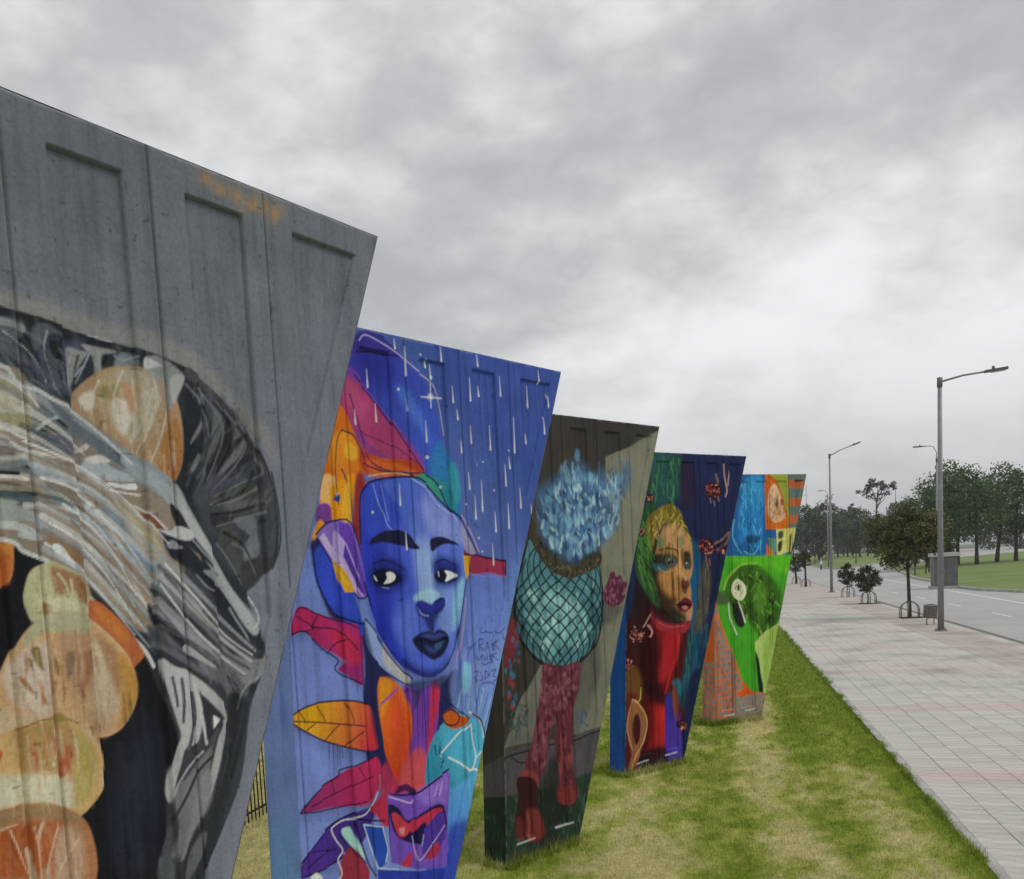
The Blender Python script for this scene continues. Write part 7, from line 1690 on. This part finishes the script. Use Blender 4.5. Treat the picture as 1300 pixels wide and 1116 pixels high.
# trees on the near island across the road
big = [tree_mesh(90 + k, 13.0, 3.4, 3.6, 4.9, .24, 100, 40, .22, (0.028, 0.056, 0.018), (0.125, 0.190, 0.060)) for k in range(3)]
bgd = [(63.0, 130, 10.7), (62.6, 125, 13.7), (66.1, 128, 13.0), (67.1, 125, 12.3), (72.5, 130, 13.5), (74.0, 128, 12.6), (66.0, 140, 8.2), (80, 132, 13), (86, 128, 12), (70, 138, 12.5)]
for k, (x, y, zt) in enumerate(bgd):
    plant('park_tree', 'tall dense green tree on the grass island across the road', big[k % 3], (x, y, .3), 'trees on the grass island across the road', rz=k * 2.1, sc=zt / 13.0)
small = tree_mesh(120, 4.6, 1.6, 1.15, 1.5, .07, 36, 26, .16, (0.016, 0.030, 0.010), (0.058, 0.085, 0.028))
for k, (x, y) in enumerate([(47.6, 101), (50.2, 104), (52.5, 108), (46.5, 92)]):
    plant('young_tree', 'thin young tree on the grass island across the road', small, (x, y, .12), 'young trees on the grass island across the road', rz=k, sc=.8 + .12 * (k % 3))
for k, (x, y) in enumerate([(70.5, 190), (75, 205), (80, 212), (83, 222), (87, 214), (72, 176)]):
    plant('young_tree', 'slender sapling in the open grass before the grove', small, (x, y, .6), 'saplings in front of the grove', rz=k * 1.3, sc=.9 + .15 * (k % 3))
# far wood behind everything
far = [tree_mesh(140 + k, 15, 1.2, 6.5, 7.2, .3, 80, 24, .6, (0.014, 0.024, 0.014), (0.045, 0.066, 0.034)) for k in range(2)]
for k in range(26):
    x = 128 + k * 11 + RND.uniform(-4, 4); y = 400 + RND.uniform(-30, 40) - k * 3
    plant('distant_tree', 'hazy tree in the distant wood line behind the islands', far[k % 2], (x, y, -.5), 'distant wood line', rz=k * 1.1, sc=RND.uniform(.9, 1.25) * (0.85 if k < 4 else 1.15))

# ------------------------------------------------------------------ far buildings
def facade(root, w, h, d, floors, bays, wall_m, win_m, z0=0):
    wl = MB(); wl.box((0, 0, z0 + h / 2), (w, d, h)); wl.build('wall', wall_m, root)
    for f in range(floors):
        for b in range(bays):
            x = -w / 2 + (b + .5) * w / bays; z = z0 + (f + .5) * h / floors
            wi = MB(); wi.box((x, -d / 2 - .04, z), (w / bays * .62, .16, h / floors * .5)); wi.build('window', win_m, root)
M_WALLW = mottled('pale_render', (0.42, 0.42, 0.42), (0.52, 0.52, 0.51), .2, .9, 0)
M_WALLG = mottled('grey_render', (0.20, 0.205, 0.22), (0.26, 0.265, 0.28), .2, .9, 0)
M_WIN = mottled('window_glass', (0.05, 0.055, 0.065), (0.09, 0.10, 0.11), 1.0, .15, 0, .5)
bd = empty('office_building', (207.8, 452, -.5), -.43); facade(bd, 15, 21.5, 10, 7, 7, M_WALLW, M_WIN)
ub = MB(); ub.box((-1.5, 0, 23.0), (8.5, 6, 3.0)); ub.build('roof_block', M_WALLG, bd)
an = MB(); an.tube([(-3.4, 0, 24.4), (-3.4, 0, 31)], [.22, .1], 6); an.build('antenna', M_STEEL, bd)
tag(bd, 'pale distant office block with a roof block and antenna', 'building')
b2 = empty('apartment_building', (143, 332, -.5), -.40); facade(b2, 11, 12.6, 8, 4, 4, M_WALLG, M_WIN)
rf = MB(); rf.box((0, 0, 12.9), (11.6, 8.6, .5)); rf.build('roof', M_WALLW, b2)
tag(b2, 'grey distant apartment building between the tree crowns', 'building')
ms = empty('radio_mast', (178.98, 500, -.5)); mm = MB(); mm.tube([(0, 0, 0), (0, 0, 38.5)], [.35, .12], 6); mm.build('mast', M_STEEL, ms)
for z_ in (20, 27, 33): mr = MB(); mr.tube([(-1.2, 0, z_), (1.2, 0, z_)], .09, 6); mr.build('crossbar', M_STEEL, ms)
tag(ms, 'thin distant radio mast rising behind the grove', 'mast')

# ------------------------------------------------------------------ lamp posts
def lamp_post(label, loc, h, arm, rise, aim, head=.75, curved=False, r0=.11, r1=.06):
    o = empty('lamp_post', loc, aim)
    tag(o, label, 'lamp post', 'street lamp posts')
    p = MB(); p.tube([(0, 0, -.05), (0, 0, h * .5), (0, 0, h)], [r0, (r0 + r1) / 2, r1], 12); p.build('pole', M_STEEL, o)
    b = MB(); b.box((0, 0, .02), (.42, .42, .05), 0, .006); 
    base = b.build('base', M_STEEL, o)
    for sx in (-1, 1):
        for sy in (-1, 1):
            bl = MB(); bl.tube([(sx * .15, sy * .15, .04), (sx * .15, sy * .15, .11)], .02, 6); bl.build('bolt', M_STEEL, base)
    cl = MB(); cl.tube([(0, 0, h - .28), (0, 0, h + .06)], r1 * 1.35, 12); cl.build('collar', M_HEAD, o)
    a = MB()
    if curved: pts = [(0, 0, h - .1), (.02, 0, h + .5 * rise), (.25, 0, h + .92 * rise), (.6, 0, h + rise), (arm, 0, h + rise)]
    else: pts = [(0, 0, h - .1), (arm * .5, 0, h + rise * .5), (arm, 0, h + rise)]
    a.tube(pts, .035, 8); a.build('arm', M_STEEL, o)
    hd = MB(); sl = math.atan2(rise, arm) if not curved else 0.0
    hd.box((arm + head * .42, 0, h + rise + math.sin(sl) * head * .42), (head, .26, .085), 0, .03, Matrix.Rotation(-sl, 4, 'Y'))
    hh = hd.build('lamp_head', M_HEAD, o)
    ln_ = MB(); ln_.box((arm + head * .5, 0, h + rise + math.sin(sl) * head * .5 - .055), (head * .6, .2, .03), 0, .008, Matrix.Rotation(-sl, 4, 'Y')); ln_.build('lens', M_WALLW, hh)
    pc = MB(); pc.tube([(arm + head * .3, 0, h + rise + .04), (arm + head * .3, 0, h + rise + .16)], .05, 8); pc.build('photocell', M_HEAD, hh)
    return o
lamp_post('steel lamp post with a long rising arm beside the young trees', (27.60, 72.07, 0), 10.35, 1.55, .55, rot + .1)
lamp_post('tall steel lamp post beside the litter bin at the kerb', (17.44, 34.99, 0), 9.15, 1.5, .10, rot - .1, r0=.115, r1=.07)
lamp_post('lamp post with a curved neck on the grass island across the road', (40.58, 82.0, .02), 10.5, 1.1, 1.1, math.pi + rot + .15, .9, True)
lamp_post('lamp post with a short curved neck at the tip of the far island', (64.6, 170.0, .3), 12.6, .9, .9, math.pi + rot + .15, .9, True, .14, .08)

# ------------------------------------------------------------------ litter bin
bn = empty('litter_bin', (18.54, 38.05, 0), rot + .5)
tag(bn, 'grey litter bin tilted on its post at the kerb', 'litter bin')
M_BIN = mottled('bin_metal', (0.085, 0.085, 0.075), (0.14, 0.138, 0.122), 5, .6, .1)
for s_ in (-1, 1):
    p = MB(); p.tube([(s_ * .17, 0, -.05), (s_ * .17, 0, .55)], .022, 8); p.build('post', M_BIN, bn)
bm_ = MB(); bm_.box((0, 0, .52), (.40, .34, .50), 0, .03, Matrix.Rotation(.10, 4, 'X')); body = bm_.build('bin_body', M_BIN, bn)
rm = MB(); rm.box((0, -.03, .785), (.44, .38, .035), 0, .01, Matrix.Rotation(.10, 4, 'X')); rm.build('rim', M_STEEL, body)
hl = MB(); hl.box((0, -.03, .806), (.32, .25, .008), 0, 0, Matrix.Rotation(.10, 4, 'X')); hl.build('opening', M_BLACK, body)

# ------------------------------------------------------------------ kiosk by the road
ks = empty('roadside_kiosk', (35.9, 71.5, ROAD_Z), rot)
tag(ks, 'tall grey roadside kiosk with a pale overhanging roof', 'kiosk')
M_KIOSK = mottled('kiosk_metal', (0.105, 0.11, 0.112), (0.15, 0.155, 0.155), 1.5, .6, .05)
k_ = MB(); k_.box((0, 0, .1), (1.9, 1.7, .2), 0, .01); k_.build('plinth', M_KERB, ks)
k_ = MB(); k_.box((0, 0, 1.3), (1.6, 1.4, 2.2), 0, .02); kb_ = k_.build('cabinet', M_KIOSK, ks)
for s_ in (-.4, .4):
    k_ = MB(); k_.box((s_, -.71, 1.3), (.70, .03, 1.9), 0, .006); dr = k_.build('door', M_KIOSK, ks)
    k_ = MB(); k_.tube([(s_ * .3, -.745, 1.2), (s_ * .3, -.745, 1.4)], .012, 6); k_.build('handle', M_STEEL, dr)
k_ = MB(); k_.box((0, 0, 2.54), (1.9, 1.7, .28), 0, .03); k_.build('roof', M_WALLW, ks)

# ------------------------------------------------------------------ picket fence behind the walls
fn = empty('picket_fence', (*st(4.0, -6.2), LAWN_Z), 0)
tag(fn, 'black iron picket fence standing in dry grass behind the walls', 'fence')
fdir = Vector((SA, CA, 0))
picket = None
for k in range(205):
    if picket is None:
        p = MB(); p.tube([(0, 0, -.1), (0, 0, 1.42)], .011, 6); p.tube([(0, 0, 1.42), (0, 0, 1.52)], [.02, .001], 6); picket = p.build('picket', M_BLACK, fn); o = picket
    else: o = link('picket', picket.data, fn)
    o.location = fdir * (k * .105) + Vector((0, 0, RND.uniform(-.01, .01)))
for z_ in (.12, 1.30):
    p = MB(); p.tube([fdir * -.1 + Vector((0, 0, z_)), fdir * 21.6 + Vector((0, 0, z_))], .017, 6); p.build('rail', M_BLACK, fn)
for k in range(8):
    p = MB(); p.box((*(fdir * (k * 3.07 - .05)).xy, .75), (.06, .06, 1.7), rot, .004); p.build('post', M_BLACK, fn)

# ------------------------------------------------------------------ scooter and rider on the road
M_SHIRT = mottled('white_shirt', (0.55, 0.56, 0.58), (0.66, 0.67, 0.69), 5, .9, 0)
M_DARK = mottled('dark_cloth', (0.02, 0.022, 0.03), (0.04, 0.042, 0.05), 5, .9, 0)
M_RUBBER = mottled('tyre_rubber', (0.012, 0.012, 0.012), (0.025, 0.025, 0.025), 5, .9, 0)
mc = empty('motorcycle', (60.3, 162.0, ROAD_Z), -math.radians(14.8) + math.pi / 2)
tag(mc, 'small dark motorcycle on the road beside the far grass island', 'motorcycle')
for x in (-.62, .62):
    w = MB(); pts = [(x + .27 * math.cos(t), 0, .30 + .27 * math.sin(t)) for t in [j * math.pi / 8 for j in range(17)]]; w.tube(pts, .05, 6, False); wo = w.build('wheel', M_RUBBER, mc)
    w = MB(); w.tube([(x, -.05, .30), (x, .05, .30)], .06, 8); w.build('hub', M_STEEL, wo)
b_ = MB(); b_.box((-.05, 0, .55), (.75, .26, .34), 0, .08); b_.box((-.42, 0, .80), (.62, .26, .10), 0, .04); b_.build('body', M_DARK, mc)
b_ = MB(); b_.tube([(.62, 0, .30), (.42, 0, .95)], .035, 6); b_.tube([(.40, -.33, 1.0), (.40, .33, 1.0)], .02, 6); b_.build('fork', M_STEEL, mc)
b_ = MB(); b_.box((.52, 0, .85), (.14, .2, .2), 0, .05); b_.build('headlight', M_WALLW, mc)
pr = bpy.data.meshes.new('person')
joints = [(-.30, 0, .92), (-.26, 0, 1.15), (-.18, 0, 1.38), (-.14, 0, 1.50), (-.12, 0, 1.66), (-.16, .19, 1.36), (.06, .27, 1.16), (.34, .28, 1.03), (-.16, -.19, 1.36), (.06, -.27, 1.16), (.34, -.28, 1.03),
          (-.24, .12, .88), (.14, .20, .82), (.02, .18, .42), (.12, .18, .34), (-.24, -.12, .88), (.14, -.20, .82), (.02, -.18, .42), (.12, -.18, .34)]
pr.from_pydata(joints, [(0, 1), (1, 2), (2, 3), (3, 4), (2, 5), (5, 6), (6, 7), (2, 8), (8, 9), (9, 10), (0, 11), (11, 12), (12, 13), (13, 14), (0, 15), (15, 16), (16, 17), (17, 18)], [])
rad = [.16, .15, .16, .06, .12, .07, .055, .04, .07, .055, .04, .10, .08, .055, .045, .10, .08, .055, .045]
po = link('person', pr)
po.location = mc.location; po.rotation_euler = mc.rotation_euler
sk = po.modifiers.new('skin', 'SKIN')
for v_, r_ in zip(pr.skin_vertices[0].data, rad): v_.radius = (r_, r_)
pr.skin_vertices[0].data[0].use_root = True
po.modifiers.new('sub', 'SUBSURF').levels = 1
pr.materials.append(M_SHIRT)
tag(po, 'rider in a white top seated on the motorcycle', 'person')
hm = MB(); bmesh.ops.create_icosphere(hm.bm, subdivisions=2, radius=.15, matrix=Matrix.Translation((-.11, 0, 1.68))); hm.build('helmet', M_WALLW, po)

# ------------------------------------------------------------------ mown grass on the lawn
def grass():
    pos = []
    tot = 0
    for _ in range(40):
        n = 60000
        a_ = 7.0 * np.exp(NR.rand(n) * math.log(46 / 7.0))            # denser close by
        o_ = NR.uniform(-9.5, LAWN_EDGE + .03, n)
        x = a_ * SA + o_ * CA; y = a_ * CA - o_ * SA
        D = np.stack([x, y, np.full(n, -3.2)], 1)
        zc_ = D @ np.array(FWD); u = 600 + 1200 * (D @ np.array(RIGHT)) / zc_; v = PRINCIPAL_Y - 1200 * (D @ np.array(UP)) / zc_
        k = (zc_ > .5) & (u > 240) & (u < 1330) & (v < 1150) & (NR.rand(n) < 9.0 / np.maximum(y, 9.0) + .12)
        # skip what the walls hide
        pos.append(np.stack([x[k], y[k]], 1)); tot += k.sum()
        if tot > 330000: break
    P = np.concatenate(pos)[:330000]
    P = np.concatenate([P, np.ones((len(P), 1))], 1)
    # longer tufts left by the mower along the foot of each wall and by the edging
    ex = []
    for w_ in WALLS[1:]:
        c, s_ = math.sin(w_['turn']), math.cos(w_['turn'])
        x1 = -w_['lean_right'] * w_['height']; x0 = x1 - w_['foot']
        k = 2600
        t = NR.uniform(x0, x1, k); o_ = np.abs(NR.normal(0, .035, k)) + .005
        ex.append(np.stack([w_['x'] + t * c + o_ * s_, w_['y'] + t * s_ - o_ * c, NR.uniform(1.0, 3.0, k)], 1))
        k = 900
        t = NR.uniform(0, THICK, k); o_ = np.abs(NR.normal(0, .035, k)) + .005
        ex.append(np.stack([w_['x'] + (x0 - o_) * c - t * s_, w_['y'] + (x0 - o_) * s_ + t * c, NR.uniform(1.0, 3.0, k)], 1))
    k = 26000
    a_ = 8 * np.exp(NR.rand(k) * math.log(40 / 8.0)); o_ = LAWN_EDGE + NR.normal(-.01, .03, k)
    ex.append(np.stack([a_ * SA + o_ * CA, a_ * CA - o_ * SA, NR.uniform(.8, 2.0, k) * (vnoise(a_ * 2.2, a_ * 0, 6) * 1.2)], 1))
    return np.concatenate([P] + ex)
G = grass()
n = len(G)
dist = np.maximum(G[:, 1], 6)
hgt = NR.uniform(.018, .050, n) * (1 + .25 * (dist > 18)) * (1 + .9 * (NR.rand(n) < .06)) * G[:, 2]
wid = NR.uniform(.0022, .0042, n) * dist / 9
ang = NR.uniform(0, 2 * math.pi, n); lean = NR.uniform(.1, .8, n)
la = NR.uniform(0, 2 * math.pi, n)
aa = G[:, 0] * SA + G[:, 1] * CA; oo = G[:, 0] * CA - G[:, 1] * SA
gz = 0.04 * np.clip((oo - 1.9) / 0.6, 0, 1) + LAWN_Z - 0.024 + 0.045 * (vnoise(aa * .5, oo * .5, 2) - .5) + 0.02 * (vnoise(aa * 3, oo * 3, 4) - .5)
b0 = np.stack([G[:, 0] - np.cos(ang) * wid, G[:, 1] - np.sin(ang) * wid, gz], 1)
b1 = np.stack([G[:, 0] + np.cos(ang) * wid, G[:, 1] + np.sin(ang) * wid, gz], 1)
tp = np.stack([G[:, 0] + np.cos(la) * hgt * lean, G[:, 1] + np.sin(la) * hgt * lean, gz + hgt], 1)
gc = lawn_colour(G[:, 0], G[:, 1]) * NR.uniform(.75, 1.3, (n, 1))
go = link('grass', mesh_np('grass', np.stack([b0, b1, tp], 1).reshape(-1, 3), np.arange(n * 3).reshape(-1, 3), M_GRASS, np.repeat(gc, 3, 0)))
tag(go, 'short mown lawn grass, green with straw coloured worn patches', 'grass', kind='stuff')

# ------------------------------------------------------------------ humid air that greys the distance
hb = MB(); hb.box((0, 1600, 29.2), (6200, 5000, 61.6))
M_AIR = bpy.data.materials.new('haze'); M_AIR.use_nodes = True
ht = M_AIR.node_tree; ht.nodes.clear()
ho = ht.nodes.new('ShaderNodeOutputMaterial'); hv = ht.nodes.new('ShaderNodeVolumePrincipled')
hv.inputs['Color'].default_value = (0.88, 0.92, 0.96, 1); hv.inputs['Density'].default_value = 0.0004; hv.inputs['Anisotropy'].default_value = 0.2
ht.links.new(hv.outputs[0], ho.inputs['Volume'])
tag(hb.build('haze', M_AIR), 'thin grey haze in the air over the whole street', 'haze', kind='stuff')
